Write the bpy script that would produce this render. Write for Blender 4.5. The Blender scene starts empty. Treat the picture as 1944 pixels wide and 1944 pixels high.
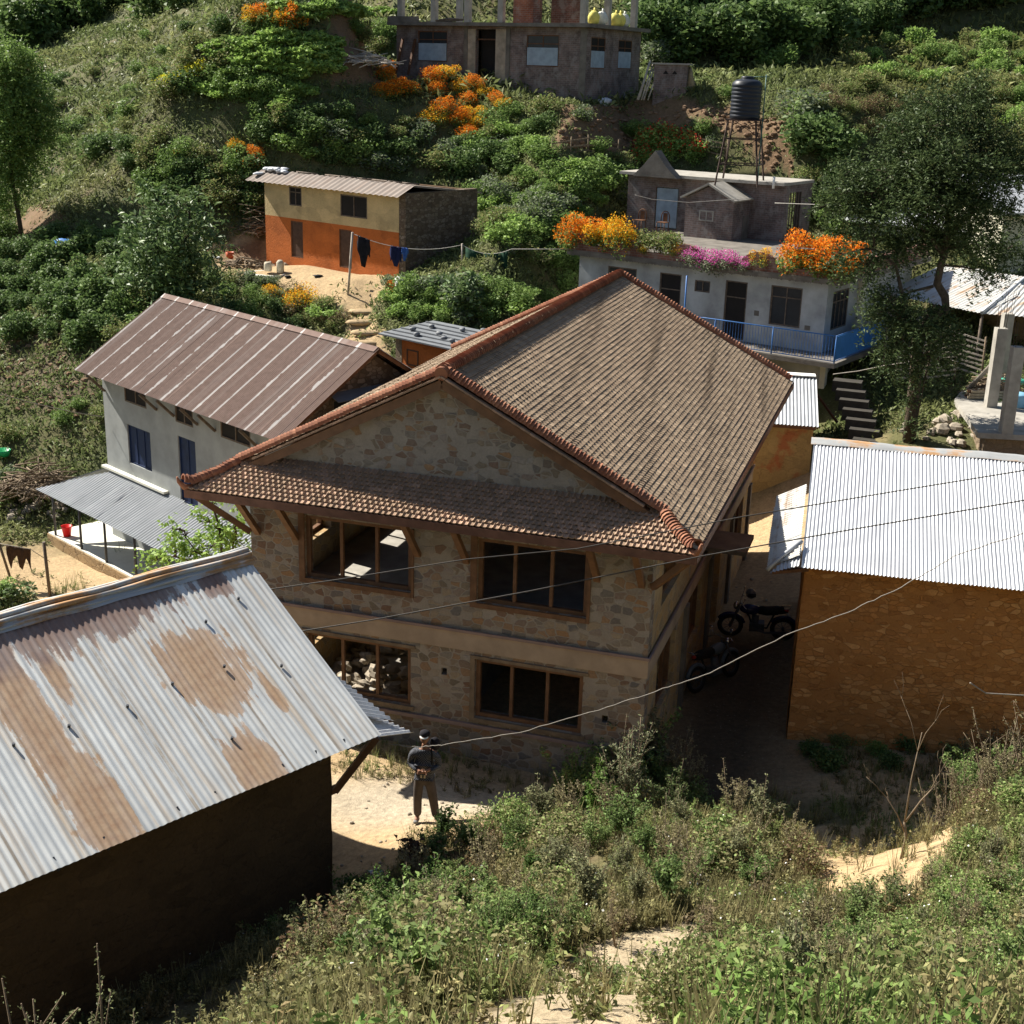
import bpy, math, random
import numpy as np
from mathutils import Vector, Matrix
R = math.radians
C = bpy.context.scene.collection
sc = bpy.context.scene

# ------------------------------------------------------------------ camera, sky, sun, exposure
FPX, PITCH, ROLL, EYE = 2542.0, .3179, .0292, 12.56      # focal length in px of the 1944 px wide photograph
fw = np.array([0, math.cos(PITCH), -math.sin(PITCH)]); up0 = np.array([0, math.sin(PITCH), math.cos(PITCH)]); rt0 = np.array([1., 0, 0])
RT = rt0*math.cos(ROLL)+up0*math.sin(ROLL); UP = -rt0*math.sin(ROLL)+up0*math.cos(ROLL); EYEP = np.array([0, 0, EYE])
cd = bpy.data.cameras.new('camera'); cam = bpy.data.objects.new('camera', cd); C.objects.link(cam)
cd.sensor_width = 36; cd.lens = 36*FPX/1944; cd.clip_start = .1; cd.clip_end = 2000
cam.matrix_world = Matrix(((RT[0], UP[0], -fw[0], 0), (RT[1], UP[1], -fw[1], 0), (RT[2], UP[2], -fw[2], EYE), (0, 0, 0, 1)))
sc.camera = cam
SUN = Vector((-.92, .577, 1.0)).normalized()            # direction towards the sun: behind and left, about 42 degrees up
w = bpy.data.worlds.new('World'); sc.world = w; w.use_nodes = True
nt = w.node_tree; sky = nt.nodes.new('ShaderNodeTexSky'); sky.sky_type = 'NISHITA'; sky.sun_disc = False
sky.sun_elevation = math.asin(SUN.z); sky.sun_rotation = math.atan2(SUN.x, SUN.y)
bg = nt.nodes['Background']; nt.links.new(sky.outputs[0], bg.inputs[0]); bg.inputs[1].default_value = .05
sl = bpy.data.lights.new('sun', 'SUN'); sl.energy = 4.9; sl.angle = R(.5); sl.color = (1, .94, .84)
so = bpy.data.objects.new('sun', sl); C.objects.link(so); so.rotation_euler = SUN.to_track_quat('Z', 'Y').to_euler()
sc.view_settings.view_transform = 'Standard'; sc.view_settings.look = 'None'; sc.view_settings.gamma = 1
sc.view_settings.exposure = 1.2
sc.render.resolution_x = sc.render.resolution_y = 1024

# ------------------------------------------------------------------ pixel helpers (photo px at 1932 scale -> world)
K = 1944/1932
def ray(x, y): x *= K; y *= K; return fw+RT*(x-972)/FPX-UP*(y-972)/FPX
def at(x, y, Y): d = ray(x, y); return EYEP+d*Y/d[1]
def atz(x, y, z): d = ray(x, y); return EYEP+d*(z-EYE)/d[2]

# ------------------------------------------------------------------ numpy value noise
def _h(ix, iy, s):
    n = (ix.astype(np.int64)*374761393+iy.astype(np.int64)*668265263+s*1442695) & 0x7fffffff
    n = ((n ^ (n >> 13))*1274126177) & 0x7fffffff
    return ((n ^ (n >> 16)) & 0xffff)/65535.
def vnoise(x, y, s=0):
    x = np.asarray(x, float); y = np.asarray(y, float)
    ix = np.floor(x); iy = np.floor(y); fx = x-ix; fy = y-iy; fx = fx*fx*(3-2*fx); fy = fy*fy*(3-2*fy)
    a = _h(ix, iy, s); b = _h(ix+1, iy, s); c = _h(ix, iy+1, s); d = _h(ix+1, iy+1, s)
    return (a*(1-fx)+b*fx)*(1-fy)+(c*(1-fx)+d*fx)*fy
def fbm(x, y, s=0, o=4):
    t = 0; a = .5; x = np.asarray(x, float); y = np.asarray(y, float)
    for i in range(o): t = t+a*vnoise(x, y, s+i); x = x*2.03+7.1; y = y*2.03+3.7; a *= .5
    return t

# ------------------------------------------------------------------ mesh builder
def P3(*a): return np.array(a, float)
class MB:
    def __init__(s): s.v = []; s.f = []; s.m = []; s.sm = []; s.n = 0
    def add(s, vs, fs, mi=0, smooth=False):
        s.v.extend([tuple(map(float, p)) for p in vs])
        for f in fs: s.f.append(tuple(i+s.n for i in f)); s.m.append(mi); s.sm.append(smooth)
        s.n += len(vs); return s
    def box(s, x0, x1, y0, y1, z0, z1, mi=0):
        v = [(x0,y0,z0),(x1,y0,z0),(x1,y1,z0),(x0,y1,z0),(x0,y0,z1),(x1,y0,z1),(x1,y1,z1),(x0,y1,z1)]
        return s.add(v, [(3,2,1,0),(4,5,6,7),(0,1,5,4),(1,2,6,5),(2,3,7,6),(3,0,4,7)], mi)
    def beam(s, a, b, wd, ht, mi=0, upv=(0,0,1)):
        a = np.array(a, float); b = np.array(b, float); d = b-a; d /= np.linalg.norm(d); u = np.array(upv, float)
        sx = np.cross(d, u)
        if np.linalg.norm(sx) < 1e-3: sx = np.cross(d, (1, 0, 0))
        sx /= np.linalg.norm(sx); u = np.cross(sx, d); sx *= wd/2; u *= ht/2
        v = [a-sx-u, a+sx-u, a+sx+u, a-sx+u, b-sx-u, b+sx-u, b+sx+u, b-sx+u]
        return s.add(v, [(0,1,2,3),(7,6,5,4),(0,4,5,1),(1,5,6,2),(2,6,7,3),(3,7,4,0)], mi)
    def tube(s, pts, rs, n=8, mi=0, cap=True, jit=0):
        pts = [np.array(p, float) for p in pts]
        if not hasattr(rs, '__len__'): rs = [rs]*len(pts)
        V = []; F = []; u = None
        for i, p in enumerate(pts):
            d = pts[min(i+1, len(pts)-1)]-pts[max(i-1, 0)]; d = d/(np.linalg.norm(d)+1e-9)
            if u is None: u = np.cross(d, (0, 0, 1) if abs(d[2]) < .9 else (1, 0, 0))
            u = u-d*(u@d); u /= np.linalg.norm(u)+1e-9; w_ = np.cross(d, u)
            for k in range(n):
                a = 2*math.pi*k/n; r = rs[i]*(1+(random.uniform(-jit, jit) if jit else 0)); V.append(p+u*math.cos(a)*r+w_*math.sin(a)*r)
        for i in range(len(pts)-1):
            for k in range(n): F.append((i*n+k, i*n+(k+1) % n, (i+1)*n+(k+1) % n, (i+1)*n+k))
        s.add(V, F, mi, True)
        if cap: s.f.append(tuple(range(s.n-n, s.n))); s.m.append(mi); s.sm.append(False); s.f.append(tuple(range(s.n-len(V)+n-1, s.n-len(V)-1, -1))); s.m.append(mi); s.sm.append(False)
        return s
    def lathe(s, prof, c=(0,0,0), n=20, mi=0):
        V = [(c[0]+r*math.cos(2*math.pi*k/n), c[1]+r*math.sin(2*math.pi*k/n), c[2]+z) for r, z in prof for k in range(n)]
        F = [(i*n+k, i*n+(k+1) % n, (i+1)*n+(k+1) % n, (i+1)*n+k) for i in range(len(prof)-1) for k in range(n)]
        return s.add(V, F, mi, True)
    def blob(s, c, r, seed=0, n=7, mi=0, amp=.25, smooth=True):
        rr = random.Random(seed); r = r if hasattr(r, '__len__') else (r, r, r); V = []; F = []; m = n+3
        for i in range(n+1):
            th = math.pi*i/n
            for k in range(m):
                a = 2*math.pi*k/m; q = 1+rr.uniform(-amp, amp)*(0 if i in (0, n) else 1)
                V.append((c[0]+r[0]*q*math.sin(th)*math.cos(a), c[1]+r[1]*q*math.sin(th)*math.sin(a), c[2]+r[2]*q*math.cos(th)))
        for i in range(n):
            for k in range(m): F.append((i*m+k, (i+1)*m+k, (i+1)*m+(k+1) % m, i*m+(k+1) % m))
        return s.add(V, F, mi, smooth)
    def poly(s, pts, thick, mi=0):                          # planar polygon with thickness along its normal, downwards
        pts = [np.array(p, float) for p in pts]; n = np.cross(pts[1]-pts[0], pts[2]-pts[0]); n /= np.linalg.norm(n)
        m = len(pts); V = pts+[p-n*thick for p in pts]
        return s.add(V, [tuple(range(m)), tuple(range(2*m-1, m-1, -1))]+[(i, m+i, m+(i+1) % m, (i+1) % m) for i in range(m)], mi)
    def corr(s, o, U, V, pitch, amp, f0=None, f1=None, mi=0, nv=3, seg=6, sag=.0, jag=.0, seed=1):
        o = np.array(o, float); U = np.array(U, float); V = np.array(V, float); L = np.linalg.norm(U); nu = max(2, int(L/pitch*seg)); N = np.cross(U, V); N /= np.linalg.norm(N)
        if N[2] < 0: N = -N
        rr = random.Random(seed); vs = []; LV = np.linalg.norm(V); ends = {}
        for i in range(nu+1):
            u = i/nu; a = f0(u) if f0 else 0.; b = f1(u) if f1 else 1.
            k = int(u*L/.75)
            if k not in ends: ends[k] = rr.uniform(-jag, jag)/LV
            for j in range(nv+1):
                q = a+(b-a)*j/nv+(ends[k] if j == nv else 0)
                vs.append(o+U*u+V*q+N*(amp*math.cos(2*math.pi*u*L/pitch)+.012*((k*7919) % 3)/3-sag*math.sin(math.pi*q)*(1+.4*math.sin(u*9))))
        fs = [(i*(nv+1)+j, (i+1)*(nv+1)+j, (i+1)*(nv+1)+j+1, i*(nv+1)+j+1) for i in range(nu) for j in range(nv)]
        return s.add(vs, fs, mi, True)
    def wall(s, L, H0, H1, th, ops, axis='x', off=0., mi=0, start=0.):
        """upright wall with rectangular openings; runs along x (outer face y=off, inner y=off+th) or along y (outer x=off)"""
        xs = sorted({start, L, *[o[0] for o in ops], *[o[1] for o in ops]}); zs = sorted({H0, H1, *[o[2] for o in ops], *[o[3] for o in ops]})
        def solid(i, j):
            if i < 0 or j < 0 or i >= len(xs)-1 or j >= len(zs)-1: return False
            cx = (xs[i]+xs[i+1])/2; cz = (zs[j]+zs[j+1])/2
            return not any(o[0] < cx < o[1] and o[2] < cz < o[3] for o in ops)
        def T(x, d, z): return (x, off+d, z) if axis == 'x' else (off+d, x, z)
        for i in range(len(xs)-1):
            for j in range(len(zs)-1):
                if not solid(i, j): continue
                x0, x1, z0, z1 = xs[i], xs[i+1], zs[j], zs[j+1]
                s.add([T(x0,0,z0),T(x1,0,z0),T(x1,0,z1),T(x0,0,z1)], [(0,1,2,3)], mi)
                s.add([T(x0,th,z0),T(x1,th,z0),T(x1,th,z1),T(x0,th,z1)], [(3,2,1,0)], mi)
                if not solid(i-1, j): s.add([T(x0,0,z0),T(x0,th,z0),T(x0,th,z1),T(x0,0,z1)], [(3,2,1,0)], mi)
                if not solid(i+1, j): s.add([T(x1,0,z0),T(x1,th,z0),T(x1,th,z1),T(x1,0,z1)], [(0,1,2,3)], mi)
                if not solid(i, j-1): s.add([T(x0,0,z0),T(x1,0,z0),T(x1,th,z0),T(x0,th,z0)], [(3,2,1,0)], mi)
                if not solid(i, j+1): s.add([T(x0,0,z1),T(x1,0,z1),T(x1,th,z1),T(x0,th,z1)], [(0,1,2,3)], mi)
        return s
    def build(s, name, mat, parent=None, bevel=0):
        me = bpy.data.meshes.new(name); me.from_pydata(s.v, [], s.f); 
        for m in (mat if isinstance(mat, (list, tuple)) else [mat]): me.materials.append(m)
        me.polygons.foreach_set('material_index', s.m); me.polygons.foreach_set('use_smooth', s.sm); me.update()
        o = bpy.data.objects.new(name, me); C.objects.link(o)
        if parent: o.parent = parent
        if bevel:
            b = o.modifiers.new('bevel', 'BEVEL'); b.width = bevel; b.segments = 2; b.limit_method = 'ANGLE'
        return o
def qmesh(name, Q, mat, parent=None, mi=None, col=None):
    """one mesh from an (N,4,3) array of quads, with an optional colour per quad"""
    Q = np.asarray(Q, np.float32); n = len(Q); me = bpy.data.meshes.new(name)
    me.vertices.add(4*n); me.vertices.foreach_set('co', Q.ravel()); me.loops.add(4*n); me.loops.foreach_set('vertex_index', np.arange(4*n, dtype=np.int32))
    me.polygons.add(n); me.polygons.foreach_set('loop_start', np.arange(0, 4*n, 4, dtype=np.int32)); me.polygons.foreach_set('loop_total', np.full(n, 4, np.int32))
    for m in (mat if isinstance(mat, (list, tuple)) else [mat]): me.materials.append(m)
    if mi is not None: me.polygons.foreach_set('material_index', np.asarray(mi, np.int32))
    if col is not None:
        a = me.color_attributes.new('Col', 'FLOAT_COLOR', 'POINT'); c4 = np.ones((n, 4, 4), np.float32); c4[:, :, :3] = np.asarray(col)[:, None, :]; a.data.foreach_set('color', c4.ravel())
    me.update(calc_edges=True); me.validate()
    o = bpy.data.objects.new(name, me); C.objects.link(o)
    if parent: o.parent = parent
    return o
def tag(o, label=None, cat=None, group=None, kind=None):
    for k, v in (('label', label), ('category', cat), ('group', group), ('kind', kind)):
        if v: o[k] = v
    return o
def root(name, label, cat, loc=(0,0,0), yaw=0, group=None):
    o = bpy.data.objects.new(name, None); C.objects.link(o); o.location = tuple(map(float, loc)); o.rotation_euler = (0, 0, yaw); o.empty_display_size = .2
    return tag(o, label, cat, group)
def copy_tree(o, loc=None, rz=None, scale=None, label=None):
    c = o.copy(); C.objects.link(c)
    for ch in o.children:
        d = ch.copy(); C.objects.link(d); d.parent = c
        for g in ch.children: e = g.copy(); C.objects.link(e); e.parent = d
    if loc is not None: c.location = tuple(map(float, loc))
    if rz is not None: c.rotation_euler = (0, 0, rz)
    if scale is not None: c.scale = (scale,)*3 if not hasattr(scale, '__len__') else scale
    if label: c['label'] = label
    return c

# ------------------------------------------------------------------ materials
class NT:
    def __init__(s, name):
        s.m = bpy.data.materials.new(name); s.m.use_nodes = True; s.t = s.m.node_tree; s.b = s.t.nodes['Principled BSDF']; s.b.inputs['Specular IOR Level'].default_value = .25
    def n(s, t, **kw):
        q = s.t.nodes.new(t)
        for k, v in kw.items():
            if k.startswith('i_'): q.inputs[int(k[2:]) if k[2:].isdigit() else k[2:].replace('_', ' ')].default_value = v
            else: setattr(q, k, v)
        return q
    def l(s, a, b): s.t.links.new(a, b); return s
    def obj(s):
        return s.n('ShaderNodeTexCoord').outputs['Object']
    def mapping(s, src, scale=(1,1,1), rot=(0,0,0)):
        q = s.n('ShaderNodeMapping'); q.inputs['Scale'].default_value = scale; q.inputs['Rotation'].default_value = rot; s.l(src, q.inputs['Vector']); return q.outputs[0]
    def noise(s, vec, scale, detail=4, rough=.55, dist=0):
        q = s.n('ShaderNodeTexNoise'); q.inputs['Scale'].default_value = scale; q.inputs['Detail'].default_value = detail; q.inputs['Roughness'].default_value = rough; q.inputs['Distortion'].default_value = dist
        s.l(vec, q.inputs['Vector']); return q.outputs['Fac']
    def ramp(s, fac, stops):
        q = s.n('ShaderNodeValToRGB'); e = q.color_ramp.elements
        while len(e) < len(stops): e.new(.5)
        for i, (p, c) in enumerate(stops): e[i].position = p; e[i].color = (*c, 1) if hasattr(c, '__len__') else (c, c, c, 1)
        s.l(fac, q.inputs[0]); return q.outputs[0]
    def mix(s, fac, a, b, mode='MIX'):
        q = s.n('ShaderNodeMix'); q.data_type = 'RGBA'; q.blend_type = mode
        for v, k in ((fac, 0), (a, 6), (b, 7)):
            if isinstance(v, (int, float)): q.inputs[k].default_value = v
            elif isinstance(v, tuple): q.inputs[k].default_value = (*v, 1)
            else: s.l(v, q.inputs[k])
        return q.outputs[2]
    def math(s, op, a, b=0., c=None):
        q = s.n('ShaderNodeMath'); q.operation = op
        for i, v in enumerate((a, b, c)):
            if v is None: continue
            if isinstance(v, (int, float)): q.inputs[i].default_value = v
            else: s.l(v, q.inputs[i])
        return q.outputs[0]
    def bump(s, h, strength=.4, dist=.02):
        q = s.n('ShaderNodeBump'); q.inputs['Strength'].default_value = strength; q.inputs['Distance'].default_value = dist; s.l(h, q.inputs['Height']); s.l(q.outputs[0], s.b.inputs['Normal']); return q
    def out(s, col, rough=.85, metal=0.):
        if isinstance(col, tuple): s.b.inputs['Base Color'].default_value = (*col, 1)
        else: s.l(col, s.b.inputs['Base Color'])
        if isinstance(rough, (int, float)): s.b.inputs['Roughness'].default_value = rough
        else: s.l(rough, s.b.inputs['Roughness'])
        s.b.inputs['Metallic'].default_value = metal; return s.m
M = {}
def plain(name, c, rough=.8, var=.25, scale=3., bump=.25, bs=25., metal=0., c2=None, dist=.01):
    t = NT(name); o = t.obj(); f = t.noise(o, scale, 5, .6); c2 = c2 or tuple(x*(1-var) for x in c); c1 = tuple(min(1, x*(1+var*.6)) for x in c) if c2 is None else c
    col = t.ramp(f, [(.32, c2), (.66, tuple(min(1, x*(1+var*.5)) for x in c))])
    if bump: t.bump(t.noise(o, bs, 4, .6), bump, dist)
    M[name] = t.out(col, rough, metal); return M[name]
plain('wood', (.13, .06, .03), .65, .35, 6, .3, 40); plain('wood_orange', (.16, .085, .045), .6, .3, 5, .3, 40); plain('wood_grey', (.14, .11, .085), .8, .4, 8, .3, 40)
plain('concrete', (.34, .32, .28), .9, .25, 2.5, .4, 20); plain('concrete_dark', (.16, .145, .125), .9, .35, 2, .5, 14); plain('plaster_grey', (.30, .315, .31), .9, .2, 1.3, .15, 12)
plain('plaster_blue', (.40, .42, .42), .9, .3, 1.1, .2, 12, c2=(.25, .26, .26)); plain('cream_paint', (.62, .56, .36), .85, .12, 1.5, .15, 14)
plain('dark_inside', (.02, .018, .017), .9, .2, 2, 0); plain('pane', (.035, .04, .045), .18, .2, 2, 0); plain('shutter_blue', (.012, .025, .075), .5, .3, 3, 0)  # the first colour paints in the darkness of unlit rooms behind openings
plain('rail_blue', (.05, .16, .42), .45, .2, 4, 0); plain('panel_blue', (.30, .37, .44), .7, .2, 3, 0); plain('tank_black', (.022, .026, .034), .42, .2, 2, 0)
plain('steel_rust', (.055, .035, .028), .7, .4, 8, 0); plain('steel_post', (.07, .075, .085), .5, .3, 8, 0); plain('red_plastic', (.62, .02, .02), .35, .1, 2, 0); plain('green_plastic', (.02, .35, .12), .4, .1, 2, 0)
plain('slate', (.17, .18, .19), .6, .3, 5, .3, 30); plain('rope', (.42, .40, .36), .8, .2, 9, 0); plain('cable', (.06, .055, .05), .6, .2, 9, 0); plain('wire_pale', (.26, .235, .2), .6, .2, 9, 0)
plain('bark', (.085, .065, .045), .95, .4, 9, .7, 30, dist=.03); plain('twig', (.20, .15, .10), .9, .35, 9, .3, 40); plain('bamboo', (.33, .27, .19), .8, .35, 7, .2, 40)
plain('fence_pale', (.42, .37, .31), .85, .4, 4, .2, 40); plain('cloth_dark', (.018, .017, .022), .95, .3, 8, .3, 60); plain('cloth_blue', (.05, .13, .42), .9, .2, 8, 0); plain('cloth_navy', (.015, .02, .07), .9, .2, 8, 0)
plain('cloth_brown', (.075, .042, .025), .95, .3, 8, .3, 60); plain('net_green', (.012, .045, .025), .95, .3, 8, 0); plain('white_paint', (.78, .78, .74), .6, .08, 3, 0); plain('sack_white', (.62, .62, .56), .8, .15, 5, .2, 30)
plain('sack_yellow', (.72, .64, .16), .8, .15, 5, .2, 30); plain('rubber', (.012, .012, .012), .7, .2, 8, 0); plain('chrome', (.5, .5, .52), .25, .1, 8, 0, metal=.9); plain('bike_blue', (.015, .02, .07), .25, .1, 8, 0); plain('bike_grey', (.10, .12, .14), .3, .1, 8, 0)
plain('bike_red', (.30, .03, .02), .3, .1, 8, 0); plain('skin', (.26, .135, .085), .6, .1, 8, 0); plain('trousers', (.075, .062, .055), .9, .3, 8, .3, 60); plain('hair', (.012, .01, .009), .7, .1, 8, 0); plain('rubble', (.36, .31, .24), .95, .35, 2.5, .5, 14)
plain('pot', (.45, .40, .30), .8, .2, 6, 0); plain('plastic_sheet', (.55, .57, .6), .4, .3, 7, 0); plain('membrane_blue', (.08, .14, .24), .5, .2, 3, 0)
plain('lime_white', (.66, .65, .56), .8, .1, 2, .1, 12); plain('cream_wall', (.60, .57, .43), .85, .06, 1.5, .1, 12); plain('straw', (.33, .26, .15), .95, .4, 7, .3, 40); plain('thatch_brown', (.16, .12, .085), .95, .5, 5, .5, 25)
plain('helmet_grey', (.12, .13, .14), .3, .1, 8, 0); plain('shoe_grey', (.2, .2, .2), .8, .2, 8, 0)

def stone_mat(name, stones, mortar, scale, cover=.5, edge=.05, bump=.6, squash=1.35, mud=None, rot=0, rnd=.85):
    t = NT(name); o = t.obj(); mp = t.mapping(o, (1, 1, squash), (0, 0, rot)); nz = t.n('ShaderNodeTexNoise'); nz.inputs['Scale'].default_value = 2.3; t.l(mp, nz.inputs['Vector'])
    vm = t.n('ShaderNodeVectorMath'); vm.operation = 'MULTIPLY_ADD'; t.l(nz.outputs['Color'], vm.inputs[0]); vm.inputs[1].default_value = (.22, .22, .22); t.l(mp, vm.inputs[2])
    v1 = t.n('ShaderNodeTexVoronoi'); v1.inputs['Scale'].default_value = scale; v1.inputs['Randomness'].default_value = rnd; t.l(vm.outputs[0], v1.inputs['Vector'])
    v2 = t.n('ShaderNodeTexVoronoi'); v2.feature = 'DISTANCE_TO_EDGE'; v2.inputs['Scale'].default_value = scale; v2.inputs['Randomness'].default_value = rnd; t.l(vm.outputs[0], v2.inputs['Vector'])
    sep = t.n('ShaderNodeSeparateColor'); t.l(v1.outputs['Color'], sep.inputs[0])
    n = len(stones); sc_ = t.ramp(sep.outputs[0], [(i/max(1, n-1), c) for i, c in enumerate(stones)])
    fine = t.noise(o, 22, 5, .65); sc_ = t.mix(.55, sc_, t.ramp(fine, [(.3, .32), (.75, .9)]), 'MULTIPLY'); sc_ = t.mix(1., sc_, (1.35, 1.35, 1.35), 'MULTIPLY')
    m1 = t.ramp(v2.outputs['Distance'], [(edge*.55, 0.), (edge*1.3, 1.)])
    sel = t.math('ADD', t.math('MULTIPLY', sep.outputs[1], .55), t.math('MULTIPLY', t.noise(o, .75, 3, .6), .9))
    m2 = t.ramp(sel, [(cover-.03, 0.), (cover+.03, 1.)])
    msk = t.math('MULTIPLY', m1, m2)
    mc = t.ramp(t.noise(o, 1.6, 5, .62), [(.3, mortar[0]), (.7, mortar[1])]); mc = t.mix(.35, mc, t.ramp(t.noise(o, 30, 3, .6), [(.3, .5), (.7, 1.)]), 'MULTIPLY')
    if mud is not None: msk = t.math('MULTIPLY', t.ramp(v2.outputs['Distance'], [(edge*.3, 0.), (edge, 1.)]), 1.)
    col = t.mix(msk, mc, sc_)
    h = t.math('ADD', t.math('MULTIPLY', msk, .8), t.math('MULTIPLY', fine, .5)); t.bump(h, bump, .025)
    M[name] = t.out(col, .92); return M[name]
stone_mat('stone_front', [(.15,.125,.095),(.29,.235,.165),(.135,.13,.125),(.28,.17,.09),(.21,.19,.16),(.17,.105,.07),(.29,.27,.24)], ((.265,.235,.195),(.36,.32,.265)), 4.7, .58, .075, rnd=.66, squash=1.55)
stone_mat('stone_side', [(.24,.19,.13),(.40,.26,.11),(.34,.24,.13),(.26,.22,.17)], ((.38,.29,.17),(.48,.36,.20)), 3.6, .52, .06)
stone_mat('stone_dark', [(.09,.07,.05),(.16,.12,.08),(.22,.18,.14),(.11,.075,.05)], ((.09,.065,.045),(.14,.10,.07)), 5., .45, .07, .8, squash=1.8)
stone_mat('stone_brown', [(.20,.15,.10),(.28,.21,.14),(.15,.11,.075)], ((.20,.15,.10),(.28,.21,.14)), 4.2, .5, .06, .8)
def mud_mat(name, base, dark, scale=3.6, holes=.5, pale=None, ck=1.):
    t = NT(name); o = t.obj(); mp = t.mapping(o, (1, 1, 2.3)); nz = t.n('ShaderNodeTexNoise'); nz.inputs['Scale'].default_value = 3.; nz.inputs['Detail'].default_value = 4; t.l(mp, nz.inputs['Vector'])
    vm = t.n('ShaderNodeVectorMath'); vm.operation = 'MULTIPLY_ADD'; t.l(nz.outputs['Color'], vm.inputs[0]); vm.inputs[1].default_value = (.28, .28, .28); t.l(mp, vm.inputs[2])
    v2 = t.n('ShaderNodeTexVoronoi'); v2.feature = 'DISTANCE_TO_EDGE'; v2.inputs['Scale'].default_value = scale; t.l(vm.outputs[0], v2.inputs['Vector'])
    v1 = t.n('ShaderNodeTexVoronoi'); v1.inputs['Scale'].default_value = scale; t.l(vm.outputs[0], v1.inputs['Vector']); sep = t.n('ShaderNodeSeparateColor'); t.l(v1.outputs['Color'], sep.inputs[0])
    crack = t.ramp(v2.outputs['Distance'], [(.0, 1.), (.055, 0.)]); sel = t.ramp(t.noise(o, 2.6, 4, .6), [(.46, 0.), (.58, 1.)]); crack = t.math('MULTIPLY', t.math('MULTIPLY', crack, sel), ck)
    hole = t.math('MULTIPLY', t.ramp(t.noise(mp, 5.5, 2, .5), [(.66, 0.), (.70, 1.)]), holes)
    col = t.ramp(t.noise(o, 1.3, 5, .65), [(.28, tuple(x*.62 for x in base)), (.55, base), (.78, tuple(min(1, x*1.25) for x in base))])
    col = t.mix(t.math('MULTIPLY', sep.outputs[0], .45), col, tuple(min(1, x*1.45) for x in base)); col = t.mix(.4, col, t.ramp(t.noise(o, 17, 5, .7), [(.3, .35), (.75, 1.)]), 'MULTIPLY')
    if pale: col = t.mix(t.ramp(t.noise(o, .9, 4, .6), [(.52, 0.), (.6, .85)]), col, pale)
    col = t.mix(t.math('MAXIMUM', crack, hole), col, dark); h = t.math('SUBTRACT', t.noise(o, 14, 5, .7), t.math('MAXIMUM', crack, hole)); t.bump(h, .9, .03)
    M[name] = t.out(col, .95); return M[name]
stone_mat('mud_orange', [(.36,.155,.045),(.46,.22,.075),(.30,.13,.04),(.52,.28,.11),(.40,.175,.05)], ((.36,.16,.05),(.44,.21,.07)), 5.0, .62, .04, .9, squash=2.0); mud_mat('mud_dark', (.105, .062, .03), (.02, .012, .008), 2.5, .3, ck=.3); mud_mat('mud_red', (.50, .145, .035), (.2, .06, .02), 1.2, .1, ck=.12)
mud_mat('mud_cream', (.60, .46, .24), (.3, .2, .1), 1., .04, ck=.08); mud_mat('yellow_wall', (.38, .27, .12), (.06, .04, .02), 1.4, .3, (.34, .11, .05), ck=.3); mud_mat('earth_wall', (.36, .25, .13), (.1, .06, .03), 2., .3)
def brick_mat(name, a, b, mortar, scale=1., grime=.5):
    t = NT(name); o = t.obj(); nrm = t.n('ShaderNodeTexCoord').outputs['Normal']
    sp = t.n('ShaderNodeSeparateXYZ'); t.l(o, sp.inputs[0]); cb = t.n('ShaderNodeCombineXYZ'); t.l(t.math('ADD', sp.outputs[0], sp.outputs[1]), cb.inputs[0]); t.l(sp.outputs[2], cb.inputs[1])
    bt = t.n('ShaderNodeTexBrick'); bt.inputs['Scale'].default_value = scale; bt.inputs['Brick Width'].default_value = .24; bt.inputs['Row Height'].default_value = .085; bt.inputs['Mortar Size'].default_value = .009
    bt.inputs['Color1'].default_value = (*a, 1); bt.inputs['Color2'].default_value = (*b, 1); bt.inputs['Mortar'].default_value = (*mortar, 1); t.l(cb.outputs[0], bt.inputs['Vector'])
    g = t.ramp(t.noise(o, 1.4, 5, .65), [(.38, 1.-grime), (.62, 1.)]); col = t.mix(1., bt.outputs[0], g, 'MULTIPLY'); col = t.mix(t.ramp(t.noise(o, 2.3, 5, .7), [(.5, 0.), (.62, .7)]), col, mortar)
    t.bump(bt.outputs['Fac'], -.4, .01); M[name] = t.out(col, .92); return M[name]
brick_mat('brick_grey', (.23,.16,.14), (.17,.13,.12), (.25,.225,.21)); brick_mat('brick_red', (.25,.10,.07), (.18,.085,.06), (.25,.20,.17)); brick_mat('brick_bright', (.42,.14,.07), (.34,.11,.06), (.35,.25,.2))
def tile_mat(name, a, b, c):
    t = NT(name); g = t.n('ShaderNodeNewGeometry'); o = t.obj(); col = t.ramp(g.outputs['Random Per Island'], [(0., a), (.45, b), (.9, c), (1., tuple(min(1, x*1.3) for x in c))])
    col = t.mix(t.ramp(t.noise(o, .45, 5, .6), [(.4, 0.), (.75, .2)]), col, (.33, .27, .19)); t.bump(t.noise(o, 60, 3, .6), .2, .004); M[name] = t.out(col, .85); return M[name]
tile_mat('roof_tile', (.24,.172,.115), (.285,.208,.138), (.325,.24,.16)); tile_mat('skirt_tile', (.24,.16,.105), (.29,.195,.13), (.36,.235,.16)); tile_mat('cap_tile', (.19,.07,.04), (.25,.095,.05), (.31,.135,.075))
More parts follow.
